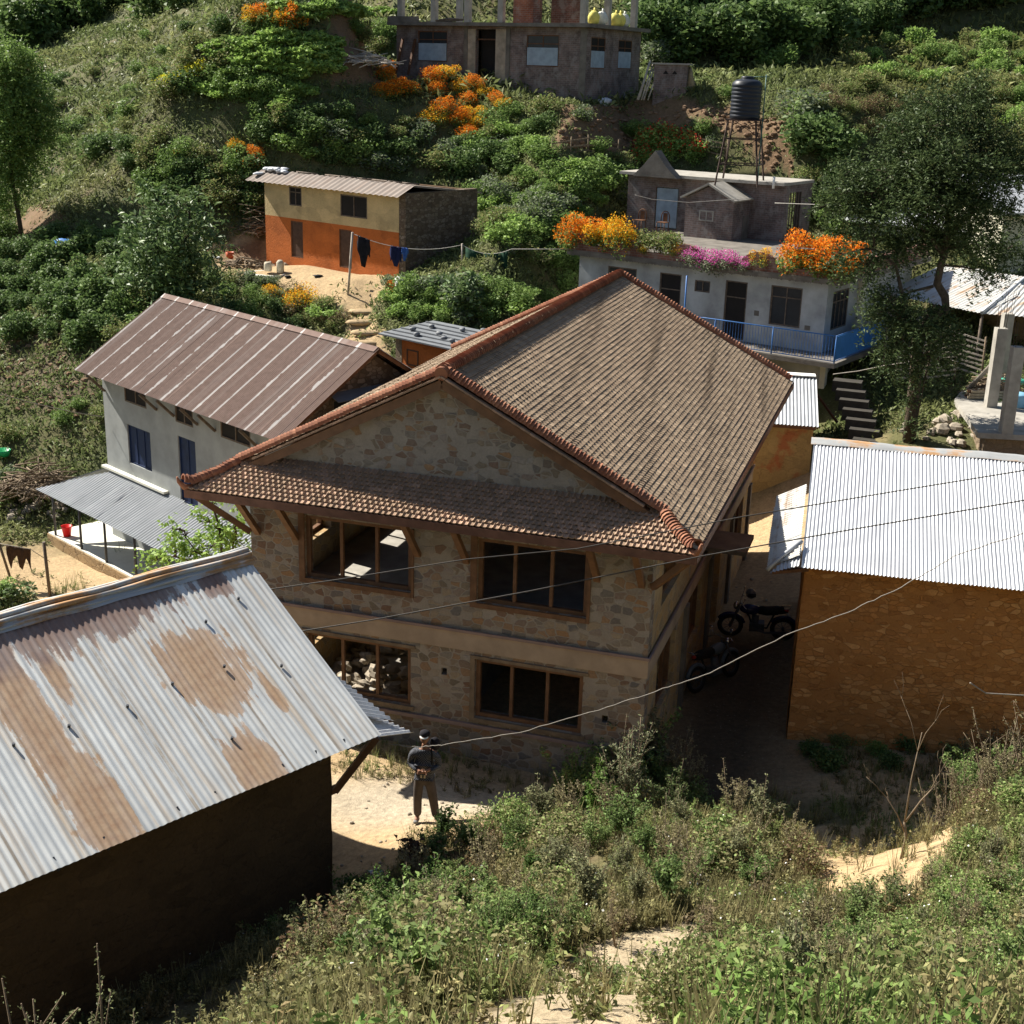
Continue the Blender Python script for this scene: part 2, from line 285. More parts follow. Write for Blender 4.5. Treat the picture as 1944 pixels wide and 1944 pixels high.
def metal_mat(name, base, rough, metal, rust=None, rmask=None, streak=None, tone=.2):
    """corrugated sheet; rmask = (threshold, softness, noise scale) or a list of blobs (x,y,z,radius) of rust stains in object space"""
    t = NT(name); o = t.obj(); col = t.ramp(t.noise(o, 1.1, 5, .6), [(.3, tuple(x*(1-tone) for x in base)), (.7, base)])
    st = t.noise(t.mapping(o, streak or (9, .5, .5)), 1.6, 4, .6); col = t.mix(t.ramp(st, [(.45, 0.), (.72, .5)]), col, tuple(x*.62 for x in base))
    ro = t.ramp(t.noise(o, 3, 3), [(.3, rough), (.7, min(1, rough+.18))])
    if rust:
        nz = t.noise(t.mapping(o, streak or (1, 1, 1)), 1.1, 5, .65); nz2 = t.noise(o, 2.2, 5, .65)
        if isinstance(rmask, tuple): msk = t.ramp(t.math('ADD', t.math('MULTIPLY', nz, .6), t.math('MULTIPLY', nz2, .4)), [(rmask[0], 0.), (rmask[0]+rmask[1], 1.)])
        else:
            msk = None
            for (x, y, z, r, sx, sy) in rmask:
                mp = t.n('ShaderNodeMapping'); mp.vector_type = 'TEXTURE'; mp.inputs['Location'].default_value = (x, y, z); mp.inputs['Scale'].default_value = (sx, sy, 50); t.l(o, mp.inputs['Vector'])
                ln = t.n('ShaderNodeVectorMath'); ln.operation = 'LENGTH'; t.l(mp.outputs[0], ln.inputs[0])
                q = t.math('SUBTRACT', 1., t.math('DIVIDE', ln.outputs['Value'], r)); q = t.math('ADD', q, t.math('MULTIPLY', t.math('SUBTRACT', nz2, .5), 1.3)); q = t.math('ADD', q, t.math('MULTIPLY', t.math('SUBTRACT', nz, .5), 1.5)); q = t.ramp(q, [(0., 0.), (.09, .75), (.7, .92)])
                msk = q if msk is None else t.math('MAXIMUM', msk, q)
        rc = t.ramp(t.noise(o, 6, 5, .7), [(.3, rust[0]), (.7, rust[1])]); 
        if name == 'tin_rusty': sy_ = t.n('ShaderNodeSeparateXYZ'); t.l(o, sy_.inputs[0]); lap = t.math('MULTIPLY', t.math('LESS_THAN', t.math('FRACT', t.math('DIVIDE', sy_.outputs[0], .82)), .055), t.ramp(nz2, [(.4, .25), (.6, .8)])); col = t.mix(lap, col, (.30,.25,.19)); col = t.mix(t.ramp(t.noise(t.mapping(o, (5.5,.22,.3)), 1.3, 5, .7), [(.47, 0.), (.70, .85)]), col, (.47,.37,.26)); sx = t.n('ShaderNodeSeparateXYZ'); t.l(o, sx.inputs[0]); rc = t.mix(t.ramp(msk, [(.2, 1.), (.85, 0.)]), rc, (.31,.15,.06)); rc = t.mix(t.ramp(t.math('ADD', t.math('MULTIPLY', sx.outputs[1], .25), t.math('MULTIPLY', nz2, .15)), [(.70, 0.), (.76, .9)]), rc, (.17,.10,.085))
        if name == 'tin_brown':
            sx = t.n('ShaderNodeSeparateXYZ'); t.l(o, sx.inputs[0]); fr = t.math('FRACT', t.math('DIVIDE', t.math('ADD', sx.outputs[0], t.math('MULTIPLY', nz, .12)), .83)); st_ = t.math('LESS_THAN', t.math('ABSOLUTE', t.math('SUBTRACT', fr, .5)), t.math('MULTIPLY', t.math('SUBTRACT', nz2, .3), .22)); msk = t.math('MULTIPLY', t.math('SUBTRACT', 1., st_), t.ramp(nz, [(.3, .8), (.45, 1.)]))
        col = t.mix(msk, col, rc); ro = t.mix(msk, ro, (.85, .85, .85))
        iv = t.math('MULTIPLY', t.math('SUBTRACT', 1., msk), metal); t.l(iv, t.b.inputs['Metallic']); M[name] = t.m; t.l(col, t.b.inputs['Base Color']); t.l(ro, t.b.inputs['Roughness']); return t.m
    M[name] = t.out(col, ro, metal); return M[name]
metal_mat('tin_white', (.68,.69,.70), .38, .25, ((.30,.20,.12),(.42,.33,.22)), (.66,.1), (8,.25,.25), .1); metal_mat('tin_grey', (.46,.48,.50), .45, .25, ((.26,.14,.08),(.34,.22,.13)), (.64,.1), (8,.3,.3))
metal_mat('tin_brown', (.44,.41,.39), .6, .1, ((.13,.085,.068),(.18,.12,.098)), (.38,.10), (2.2,.06,.06)); metal_mat('tin_pale', (.6,.6,.57), .5, .2, ((.30,.20,.13),(.38,.27,.18)), (.52,.1), (5,.3,.3))
metal_mat('tin_porch', (.27,.29,.31), .5, .15, ((.26,.14,.08),(.30,.2,.12)), (.66,.1), (8,.3,.3)); metal_mat('tin_old', (.26,.22,.19), .8, .05, ((.16,.11,.085),(.24,.18,.14)), (.5,.2), (3,.3,.3)); metal_mat('tin_ridge', (.5,.51,.5), .42, .3, ((.36,.19,.08),(.45,.28,.15)), (.49,.08), (.4,4,4))
metal_mat('sheet_slate', (.20,.215,.23), .5, .2, None)
# rusty hut roof: x runs along the eave from the right end (0) to the left (negative), y up the slope
metal_mat('tin_rusty', (.62,.64,.63), .42, .22, ((.30,.175,.10),(.42,.29,.18)), [(-1.9,1.95,0,1.,.66,.72),(-1.85,1.45,0,1.,.5,.4),(-2.1,.25,0,1.,.42,.6),(-4.6,1.9,0,1.,.36,1.9),(-4.5,.5,0,1.,.45,1.0),(-3.3,3.4,0,1.,2.2,.75),(-.85,3.2,0,1.,.3,.4),(-3.95,2.4,0,1.,.14,.6),(-7.2,2,0,1.,1.2,2.),(-1.15,1.1,0,1.,.1,.35)], (7,.35,.35), .12)
metal_mat('rust_purple', (.2,.13,.11), .8, .0, None)
t = NT('flannel'); o_ = t.obj(); ck = t.n('ShaderNodeTexChecker'); ck.inputs['Scale'].default_value = 48; ck.inputs['Color1'].default_value = (.11,.115,.13,1); ck.inputs['Color2'].default_value = (.022,.024,.03,1); t.l(o_, ck.inputs['Vector']); M['flannel'] = t.out(ck.outputs[0], .9)
def leaf_mat(name, cols, trans=.35, rough=.5, attr=False, spec=.1):
    t = NT(name); g = t.n('ShaderNodeNewGeometry'); col = t.ramp(g.outputs['Random Per Island'], [(i/max(1, len(cols)-1), c) for i, c in enumerate(cols)])
    if attr: a = t.n('ShaderNodeAttribute'); a.attribute_name = 'Col'; col = t.mix(1., a.outputs['Color'], t.ramp(g.outputs['Random Per Island'], [(0., .55), (1., 1.25)]), 'MULTIPLY')
    t.out(col, rough); t.b.inputs['Specular IOR Level'].default_value = spec
    tr = t.n('ShaderNodeBsdfTranslucent'); t.l(col, tr.inputs[0]); ms = t.n('ShaderNodeMixShader'); ms.inputs[0].default_value = trans
    t.l(t.b.outputs[0], ms.inputs[1]); t.l(tr.outputs[0], ms.inputs[2]); t.l(ms.outputs[0], t.t.nodes['Material Output'].inputs[0]); M[name] = t.m; return t.m
leaf_mat('leaf_dark', [(0.061,0.110,0.035),(0.110,0.175,0.053),(0.164,0.230,0.088)]); leaf_mat('leaf_mid', [(0.104,0.177,0.046),(0.166,0.260,0.066),(0.239,0.333,0.104)]); leaf_mat('leaf_light', [(0.169,0.275,0.062),(0.263,0.404,0.093),(0.377,0.518,0.146)])
leaf_mat('leaf_olive', [(0.131,0.150,0.053),(0.216,0.225,0.085),(0.300,0.290,0.131)]); leaf_mat('leaf_grey', [(0.109,0.139,0.078),(0.171,0.209,0.124),(0.265,0.296,0.202)]); leaf_mat('leaf_tree', [(0.033,0.055,0.022),(0.061,0.094,0.033),(0.121,0.160,0.066)], .25)
leaf_mat('leaf_dry', [(.12,.075,.045),(.18,.12,.07),(.24,.17,.1)]); leaf_mat('petal_orange', [(.62,.17,.012),(.78,.27,.015),(.85,.36,.03)], .3, .7, spec=.1); leaf_mat('petal_yellow', [(.75,.45,.02),(.85,.58,.04)], .3, .7, spec=.1)
leaf_mat('petal_deep', [(.55,.11,.012),(.70,.18,.015)], .3, .7, spec=.1); leaf_mat('petal_magenta', [(.42,.04,.22),(.6,.10,.38),(.72,.25,.52)], .3, .7, spec=.1); leaf_mat('petal_red', [(.6,.03,.02),(.75,.09,.05)], .3, .7, spec=.1); leaf_mat('petal_mustard', [(.6,.55,.02),(.75,.7,.05)], .3, .7, spec=.1)
leaf_mat('leaf_shiny', [(0.075,0.133,0.047),(0.122,0.189,0.066),(0.170,0.246,0.094)], .25, .5, spec=.25); leaf_mat('leaf_fore', [(.1,.1,.1)], .35, .5, True); leaf_mat('leaf_brown', [(.05,.028,.02),(.09,.05,.03)], .2)
leaf_mat('leaf_fo', [(0.143,0.143,0.061),(0.220,0.209,0.094),(0.330,0.297,0.154)], .35, .6, spec=.1); leaf_mat('leaf_fg', [(0.132,0.198,0.055),(0.220,0.308,0.088),(0.330,0.418,0.154)], .35, .6, spec=.1)

# ------------------------------------------------------------------ terrain
_pix = [(560,1940,9.5),(650,1760,15.5),(720,1850,12.5),(760,1680,18),(900,1560,19.5),(900,1700,16),(1000,1900,11),(1100,1560,19),(1200,1700,14.5),(1300,1900,9.5),(1100,1800,12.3),(1400,1560,18.5),(1500,1700,15),(1600,1800,11.5),(1700,1930,8.5),(1600,1600,20),(1700,1640,18.7),(1800,1600,17.5),(1900,1500,17),(1932,1700,12),(1900,1900,8.5),
 (400,480,57),(400,600,49),(250,560,52),(150,800,46),(30,700,50),(100,560,54),(200,430,60),(100,420,62),(200,300,75),(300,200,85),(150,200,100),(60,150,110),(30,30,150),(300,60,115),(500,100,90),(550,170,78),(600,90,84),(650,25,90),(700,200,72),(600,300,62),(450,330,62),(800,400,60),(900,300,63),(1000,400,55),(1000,500,50),(1100,280,60),(1250,240,61),(1350,260,58),(1500,270,58),(1400,150,68),(1550,200,62),(1700,150,68),(1850,150,70),(1900,60,85),(1600,60,85),(1350,40,85),(1900,260,62),(1250,175,66),(1080,190,65)]
CT = [at(*p) for p in _pix]+[P3(*p) for p in [
 (-2.6,18,0),(-1.4,20.6,0),(-3,22.3,-.3),(0,22.2,-.4),(2,22,-.5),(-5.5,20,-.3),(4,21,-.35),(6,22.5,-.45),(9,23,-.3),(12,22,0),(5.5,26,-.6),(5.2,30,-.6),(6.5,35,-.55),(7.2,38.5,-.1),(0,28,-.6),(2,34,-.6),(-3,27,-.7),(-5.5,25.5,-.8),
 (-1.5,38,-.2),(10,26,-.5),(12,30,-.4),(14,26,-.3),(10.5,33,.2),(12,36,1.2),(15,33,0.4),(18,32,.5),(11.8,39,2.35),(10.3,38,1.6),(8.5,41,1.2),(6,43,1.3),(2,44,2.0),(9.5,43,1.4),(11.8,44.5,3.0),(12.8,48,4.4),(15.5,42.5,3.0),(18,42,3.0),(16,47,3.6),(19,50,4.6),(15,55,6.4),(20,56,7.5),(9,47,3.4),(5,50,4.2),(2.5,52,5.8),(8,52,4.6),(10.5,55,5.4),(6,56,5.6),(4,59,7.6),(9,59,6.9),(12.5,57,7.6),(13,53,6.4),(7,62,9.6),(15,60,9.2),
 (-8,28,-1.7),(-10,32,-2.0),(-12.5,34,-2.2),(-14.8,38.5,-2.2),(-15.5,40.5,-2.1),(-17.5,38,-2.1),(-13,42,-1.8),(-9,40,-1.5),(-6,37,-1.),(-17.5,43,-1.7),(-20,41,-1.6),(-19,34,-2.3),(-20,28,-2.2),(-14,27,-2.),(-9,23,-1.),
 (-4.76,51.5,4.55),(-6.5,54.2,4.6),(-9,56.5,4.6),(-11.5,59.5,4.6),(-8,60,4.7),(-3,57,4.8),(-7.6,52.6,4.5),(-9.5,54.5,4.5),(-6.3,51.2,4.2),(-5.7,49.2,3.6),(-5.4,47.6,3.),(-5.,46,2.4),(-4.8,44.5,2.),(-9,50.3,3.1),(-8,47.5,2.2),(-11,46,1.2),(-6,42.5,-.2),(-12.5,52,3.5),(-3,46,2.6),(-1,43,1.8),
 (2.8,65.3,11.2),(6,71,11.6),(-4,69,12.2),(-8,72,12.9),(0,74,12.8),(5,75,13.),(1,62,9.6),(-3,66,10.8),(-7,69.5,11.4),
 (0,0,10.9),(-1.2,5,7.9),(3,4,8.9),(0,4,8.8),(-2.4,8,4.9),(-3.2,8,3.4),(-3.1,10,2.8),(-2.7,12,2.2),(-4.5,8,2.0),(-4.2,11,1.3),(-2.4,6.3,6.),(-3.6,5,5.6),(-5,5,4.0),(12,0,11.5),(-14,2,9.),(10,12,6.),(14,16,3.5),(-6,13.5,.3),(-7,9,1.4),(-3.4,13,1.2),(-9,15,-.4),(-10,18,-.5),(-14,18,-1.2),(-20,20,-2),(-22,8,3),(20,18,3.),(24,30,2.5),(26,45,6),(30,60,11.5),(-30,30,-3.5),(-32,50,-1),(-28,65,2.5),(-40,80,3),(-60,100,5),(-55,140,12),(-40,180,30),(0,180,55),(40,180,60),(60,120,36),(60,60,16),(0,120,30),(30,110,29),(-20,140,26),(-70,180,32),(-70,20,-8)]]
CT = np.array(CT)
_S = 40.
def _phi(d2): return np.where(d2 > 1e-12, .5*d2*np.log(d2+1e-12), 0)
_x = CT[:, :2]/_S; _n = len(_x); _K = _phi(((_x[:, None]-_x[None])**2).sum(-1))+np.eye(_n)*2e-5
_A = np.zeros((_n+3, _n+3)); _A[:_n, :_n] = _K; _A[:_n, _n] = 1; _A[:_n, _n+1:] = _x; _A[_n, :_n] = 1; _A[_n+1:, :_n] = _x.T
_W = np.linalg.solve(_A, np.r_[CT[:, 2], 0, 0, 0])
MX, MY, MYAW, MZ = -5.247, 25.45, -.2999, -.6                      # the stone building's front left corner
mc_, ms_ = math.cos(MYAW), math.sin(MYAW)
def inmain(x, y, m=0.):
    lx = mc_*(x-MX)+ms_*(y-MY); ly = -ms_*(x-MX)+mc_*(y-MY); return (lx > -m) & (lx < 8.23+m) & (ly > -m) & (ly < 14.05+m)
def flatness(x, y):
    """1 on trodden ground, 0 on the wild slopes"""
    f = np.clip((y-18.6)/1.5, 0, 1)*np.clip((40-y)/3, 0, 1)*np.clip((13-x)/2, 0, 1)*np.clip((x+19)/2, 0, 1)
    g = np.exp(-(((x+8.5)/4.5)**2+((y-56.5)/4.5)**2)**2); return np.maximum(f, g)
def ground(x, y):
    x = np.asarray(x, float); y = np.asarray(y, float); sh = x.shape; xf = x.ravel(); yf = y.ravel(); o = np.zeros(len(xf))
    for i in range(0, len(xf), 20000):
        a = xf[i:i+20000]; b = yf[i:i+20000]; d2 = (a[:, None]/_S-_x[None, :, 0])**2+(b[:, None]/_S-_x[None, :, 1])**2
        o[i:i+20000] = _phi(d2)@_W[:_n]+_W[_n]+_W[_n+1]*a/_S+_W[_n+2]*b/_S
    fl = flatness(xf, yf); far = np.clip((yf-44)/10, 0, 1)
    h = (fbm(xf*.9, yf*.9, 5)-.47)*(.18+.5*far)*(1-fl)*1.2+(fbm(xf*4, yf*4, 9, 3)-.45)*.10*(1-.75*fl)
    st = np.clip((yf-62)/12, 0, 1)*.75                                  # terraces on the far slopes
    q = o/2.3+fbm(xf*.06, yf*.06, 3)*1.3; fr = q-np.floor(q); tz = (np.floor(q)+np.clip((fr-.62)/.38, 0, 1))-q
    o = o+h+tz*2.3*st*.8
    lx = mc_*(xf-MX)+ms_*(yf-MY); ly = -ms_*(xf-MX)+mc_*(yf-MY); ins = (lx > .1) & (lx < 8.1) & (ly > .1) & (ly < 13.9); o = np.where(ins, np.minimum(o, MZ-.1), o)
    bx = .819*(xf-10.32)-.574*(yf-44.83); by = .574*(xf-10.32)+.819*(yf-44.83); o = np.minimum(o, 3.2+1.1*np.maximum(np.maximum(-10.4-bx, bx-1.), np.maximum(-1.6-by, by-8.2)).clip(0)); o = np.minimum(o, 6.1+1.7*np.maximum(np.maximum(-13.-bx, bx+1.), np.maximum(6-by, by-12.2)).clip(0))
    return o.reshape(sh)
_t = np.linspace(0, 1, 700)
def hit(px, py, y0=6., y1=190.):
    """where the sight line through a photo pixel meets the ground"""
    Y = y0*(y1/y0)**_t; d = ray(px, py); P = EYEP[None]+d[None]*(Y/d[1])[:, None]; g = ground(P[:, 0], P[:, 1]); b = np.where(P[:, 2] < g)[0]
    if len(b) == 0: return P[-1]
    k = max(b[0], 1); a = (P[k-1, 2]-g[k-1])/((P[k-1, 2]-g[k-1])-(P[k, 2]-g[k])+1e-9); q = P[k-1]*(1-a)+P[k]*a; q[2] = float(ground(q[0:1], q[1:2])[0]); return q
def gz(x, y): return float(ground(np.array([x]), np.array([y]))[0])
def gp(x, y, dz=0.): return (x, y, gz(x, y)+dz)
def inpoly(x, y, poly):
    r = np.zeros(x.shape, bool); n = len(poly)
    for i in range(n):
        x1, y1 = poly[i][:2]; x2, y2 = poly[(i+1) % n][:2]
        c = ((y1 > y) != (y2 > y)) & (x < (x2-x1)*(y-y1)/((y2-y1)+1e-12)+x1); r ^= c
    return r
def zone(pts, y0=6.): return [tuple(hit(a, b, y0)[:2]) for a, b in pts]
Z_terr = zone([(385,462),(440,445),(505,445),(520,480),(620,500),(760,520),(765,555),(715,565),(690,590),(725,640),(735,700),(665,700),(655,610),(640,585),(560,550),(480,520),(400,510)], 46)
Z_beds = [zone(p, 60) for p in ([(400,80),(520,62),(640,75),(632,135),(560,150),(440,125)], [(345,168),(400,125),(500,140),(600,165),(575,190),(420,185)], [(510,14),(640,12),(756,20),(745,35),(600,34),(520,36)])]
Z_lawn = zone([(196,435),(262,430),(272,472),(205,478)], 50)
Z_earth = [zone(p, 44) for p in ([(1060,205),(1180,195),(1320,200),(1300,235),(1240,270),(1140,290),(1045,285),(1050,240)], [(1300,200),(1390,195),(1480,225),(1500,330),(1440,335),(1400,260),(1310,240)], [(600,105),(700,100),(745,140),(740,165),(620,165),(610,130)], [(640,60),(680,55),(672,100),(650,115)], [(20,425),(120,425),(130,450),(30,455)], [(380,455),(500,445),(505,480),(400,500)])]
Z_track = zone([(900,1960),(1030,1830),(1180,1760),(1310,1740),(1350,1800),(1330,1880),(1300,1960),(1240,2300),(860,2300)], 2.5)
Z_sand2 = zone([(1515,1560),(1600,1560),(1680,1500),(1790,1470),(1800,1600),(1720,1700),(1600,1720),(1530,1650)], 12)
Z_bank = zone([(0,625),(180,640),(195,720),(150,790),(0,770)], 40)
# one sheet, fine where the photo looks and coarse towards the horizon
_ys = np.concatenate([np.arange(-30, 6, 1.5), np.arange(6, 30, .16), np.arange(30, 75, .3), np.arange(75, 120, .7), np.arange(120, 420, 6.)])
_xs = np.concatenate([np.arange(-160, -34, 6.), np.arange(-34, -9, .5), np.arange(-9, 12, .17), np.arange(12, 32, .4), np.arange(32, 165, 6.)])
GX, GY = np.meshgrid(_xs, _ys); GZ = ground(GX, GY)
def colour_zones(x, y):
    n1 = fbm(x*.5, y*.5, 21); n2 = fbm(x*2.3, y*2.3, 31); wob = (n2-.5)*.9
    soil = np.array([.19, .135, .085]); tan = np.array([.50, .36, .20]); pale = np.array([.52, .45, .34]); grass = np.array([.085, .10, .035]); olive = np.array([.13, .125, .05]); brown = np.array([.19, .115, .065]); dark = np.array([.07, .055, .035])
    def L(c, a, m): return c*(1-m[..., None])+a*m[..., None]
    c = np.broadcast_to(grass, x.shape+(3,)).copy(); c = L(c, olive, np.clip(n1*3-1, 0, 1)); c = L(c, soil, np.clip(n2*4-2.2, 0, 1)*.8)
    near = np.clip((19.5+wob*1.2-y)/1.2, 0, 1); fg = L(np.broadcast_to(np.array([.16, .12, .065]), c.shape).copy(), olive, np.clip(n2*3-1., 0, 1)); c = np.where((y < 22)[..., None], L(c, fg, np.clip(near+.0, 0, 1)), c)
    yard = np.clip((y-18.2+wob)/1., 0, 1)*np.clip((40.5+wob*2-y)/1.5, 0, 1)*np.clip((11.5-x+wob)/1., 0, 1)*np.clip((x+17.5+wob*2)/1.2, 0, 1)
    c = L(c, tan, yard); front = np.exp(-(((x+1.6+wob)/2.6)**2+((y-21.7)/1.2)**2)**2); c = L(c, pale, front*.85)
    c = L(c, np.array([.075, .055, .035]), np.clip(1.2-np.abs(x-5-.25*(y-27))/2.2, 0, 1)*np.clip((y-21.5+wob)/1.2, 0, 1)*np.clip((31.5-y)/1.5, 0, 1)*.9)  # dark brown alley soil, blackened further to paint in the alley's deep shade
    g2 = np.exp(-(((x-5.8+wob)/1.9)**2+((y-21.6)/1.1)**2)**2); c = L(c, np.array([.10, .10, .045]), g2*.85)
    for z, a, k in [(Z_terr, tan, .95), (Z_track, np.array([.5, .4, .26]), .9), (Z_sand2, np.array([.52, .37, .2]), .95), (Z_lawn, np.array([.1, .19, .03]), 1), (Z_bank, np.array([.13, .095, .06]), .8)]+[(z, np.array([.11, .17, .045]), .8) for z in Z_beds]+[(z, brown*1.15, .85) for z in Z_earth]:
        m = inpoly(x+wob*.8, y+wob*.8, z).astype(float)*k; c = L(c, a, m)
    c = c*(.8+.4*fbm(x*6, y*6, 41, 3))[..., None]; return c
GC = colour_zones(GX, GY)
nx_, ny_ = len(_xs), len(_ys); me = bpy.data.meshes.new('ground'); me.vertices.add(nx_*ny_); me.vertices.foreach_set('co', np.stack([GX, GY, GZ], -1).astype(np.float32).ravel())
ii = (np.arange(ny_-1)[:, None]*nx_+np.arange(nx_-1)[None]).ravel(); F = np.stack([ii, ii+1, ii+nx_+1, ii+nx_], 1).astype(np.int32)
me.loops.add(F.size); me.loops.foreach_set('vertex_index', F.ravel()); me.polygons.add(len(F)); me.polygons.foreach_set('loop_start', np.arange(0, F.size, 4, dtype=np.int32)); me.polygons.foreach_set('loop_total', np.full(len(F), 4, np.int32)); me.polygons.foreach_set('use_smooth', np.ones(len(F), bool))
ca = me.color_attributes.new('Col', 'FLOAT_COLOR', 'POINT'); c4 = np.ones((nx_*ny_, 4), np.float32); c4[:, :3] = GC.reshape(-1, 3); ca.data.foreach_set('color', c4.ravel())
t = NT('soil'); a = t.n('ShaderNodeAttribute'); a.attribute_name = 'Col'; o = t.obj(); f1 = t.noise(o, 9, 6, .7); f2 = t.noise(o, 45, 4, .7)
vr = t.n('ShaderNodeTexVoronoi'); vr.inputs['Scale'].default_value = 7; t.l(o, vr.inputs['Vector']); peb = t.ramp(vr.outputs['Distance'], [(.10, 1.), (.16, 0.)])
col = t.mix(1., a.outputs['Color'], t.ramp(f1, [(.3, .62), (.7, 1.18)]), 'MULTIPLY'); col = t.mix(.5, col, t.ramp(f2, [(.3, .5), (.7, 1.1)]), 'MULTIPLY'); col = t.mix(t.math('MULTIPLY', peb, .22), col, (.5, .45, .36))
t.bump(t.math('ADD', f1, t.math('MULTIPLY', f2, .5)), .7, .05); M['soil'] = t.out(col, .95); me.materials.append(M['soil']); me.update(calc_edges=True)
gr = bpy.data.objects.new('ground', me); C.objects.link(gr); gr['kind'] = 'structure'

# ------------------------------------------------------------------ the stone community building (local: x along the front, y back, z up from its base)
def main_building():
    W, L, OV, ZE, SL = 8.23, 14.05, .8875, 5.26, .5164
    XR = W/2; ZR = ZE+SL*(XR+OV)
    r = root('stone_community_building', 'large two storey stone building with brown tiled roof and open timber windows in the centre', 'building', (MX, MY, MZ), MYAW)
    up = [(1.2,3.47,3.4,4.72), (4.83,7.02,3.4,4.72)]; lo = [(1.2,3.47,.95,2.21), (4.83,7.02,.95,2.21)]
    holes = [(4.12,4.24,1.75,1.9), (7.42,7.54,1.3,1.45)]
    m = MB(); m.wall(W, -1.2, ZE+.1, .36, up+lo+holes); m.build('front_wall', M['stone_front'], r)
    side = [(y, y+1.9, 3.4, 4.72) for y in (1.1, 4.3, 7.5, 10.7)]+[(y, y+1.9, .95, 2.3) for y in (1.1, 4.3, 10.7)]
    m = MB(); m.wall(L, -1.2, ZE+.3, .36, side+[(7.5,9.4,.95,2.3)], 'y', 0, start=.36); m.build('left_wall', M['stone_side'], r)
    m = MB(); m.wall(L, -1.2, ZE+.3, .36, side+[(7.7,8.9,0,2.3)], 'y', W-.36, start=.36); m.build('right_wall', M['stone_side'], r)
    m = MB(); m.wall(W-.36, -1.2, ZE+.3, .36, [(3.2,5,3.4,4.7)], 'x', L-.36, start=.36)
    m.poly([(0,L-.01,ZE+.3),(XR,L-.01,ZR-.15),(W,L-.01,ZE+.3)], .3); m.build('rear_wall', M['stone_side'], r)
    m = MB(); zt = lambda x: ZE+.1+SL*(min(x, W-x)+OV)-.28
    m.add([(0,.12,ZE+.1),(W,.12,ZE+.1),(W,.12,zt(W)),(XR,.12,zt(XR)),(0,.12,zt(0)),(0,.4,ZE+.1),(W,.4,ZE+.1),(W,.4,zt(W)),(XR,.4,zt(XR)),(0,.4,zt(0))], [(0,1,2,3,4),(9,8,7,6,5),(0,4,9,5),(1,6,7,2)]); m.build('gable_wall', M['stone_front'], r)
    # bands
    m = MB(); m.box(-.03, W+.03, -.03, .0, 2.36, 2.74); m.box(W, W+.03, .0, L, 2.36, 2.74); m.box(-.03, 0, 0, L, 2.36, 2.74); m.build('floor_band', plain('band_plaster', (.37,.29,.21), .9, .2, 2, .3, 20), r)
    m = MB(); m.box(-.07, W+.07, -.07, -.031, 2.742, 2.80); m.box(W+.031, W+.07, -.03, L, 2.742, 2.80); m.box(-.05, W+.05, -.06, -.003, .72, .80); m.build('ledge', plain('ledge_purple', (.26,.19,.165), .9, .2, 2, .3, 20), r)
    m = MB(); m.box(.37, W-.37, .37, 2.6, 2.55, 2.75); m.box(.37, 3.4, 2.6, L-.4, 2.55, 2.75); m.box(3.4, W-.37, 2.6, L-.4, 2.55, 2.75); m.box(.37, W-.37, .37, L-.4, -.6, -.12); m.build('floor_slab', M['concrete'], r)
    m = MB(); m.box(3.5, 3.62, .37, L-.4, 2.76, ZE); m.box(3.9,4.02,.37,L-.4,-.1,2.54); m.build('partition', M['concrete_dark'], r)
    # windows: frame and mullions
    def win(x0, x1, z0, z1, ax='x', off=0.):
        f = MB(); w_ = .085; d0, d1 = .06, .16
        def B(a, b, c, d, q0=d0, q1=d1):
            if ax == 'x': f.box(a, b, off+q0, off+q1, c, d)
            else: f.box(off+q0, off+q1, a, b, c, d)
        B(x0, x0+w_, z0, z1); B(x1-w_, x1, z0, z1); B(x0+w_, x1-w_, z1-w_, z1); B(x0+w_, x1-w_, z0, z0+w_)
        o = f.build('window_frame', M['wood_orange'], r, .006)
        for k in (1, 2):
            f = MB(); x = x0+(x1-x0)*k/3; B(x-.032, x+.032, z0+w_, z1-w_, .075, .15); q = f.build('mullion', M['wood_orange'], o)
        return o
    for a in up+lo: win(*a)
    for a in up: 
        f = MB(); f.box(a[0]-.13, a[0]-.003, -.035, .05, a[2]-.1, a[3]+.1); f.box(a[1]+.003, a[1]+.06, -.03, .04, a[2]-.1, a[3]); f.box(a[0], a[1], -.035, .05, a[2]-.1, a[2]-.003); f.build('window_surround', M['wood_orange'], r)
    for a in lo: f = MB(); f.box(a[0]-.1, a[1]+.1, -.03, -.002, a[3]+.002, a[3]+.07); f.box(a[0]-.1, a[0]-.003, -.03, .05, a[2]-.1, a[3]); f.box(a[0]-.0, a[1]+.08, -.05, .05, a[2]-.09, a[2]-.003); f.build('window_surround', plain('old_wood', (.20,.15,.10), .8, .3, 5, .3, 30), r)
    for (a, b, c, d) in side: win(a, b, c, d, 'y', W-.26); win(a, b, c, d, 'y', 0)
    m = MB(); m.box(W+.032, W+.95, 6.1, 7.4, 2.86, 2.96); m.build('canopy', M['concrete_dark'], r)
    for y in (4.0, 7.2, 10.4, 13.6): m = MB(); m.box(W+.0, W+.08, y-.14, y+.14, -1.1, 2.35); m.build('pier', M['concrete_dark'], r)
    m = MB(); m.box(W-.3, W-.2, 7.7, 8.9, 0, 2.3); m.build('door', M['wood'], r)
    # roof deck, soffit boards, fascia
    VY = -.1; kx = -.1; kz = ZE+SL*(kx+OV)
    def side_plane(s):                                    # s=-1 left, 1 right
        X = lambda x: x if s < 0 else W-x
        pts = [(X(-OV),-OV,ZE),(X(kx),VY,kz),(XR,VY,ZR),(XR,L,ZR),(X(-OV),L,ZE)]
        return pts if s > 0 else pts[::-1]
    dn = P3(0, 0, -.06)
    m = MB()
    for s in (-1, 1): m.poly([P3(*p)+dn for p in side_plane(s)], .07)
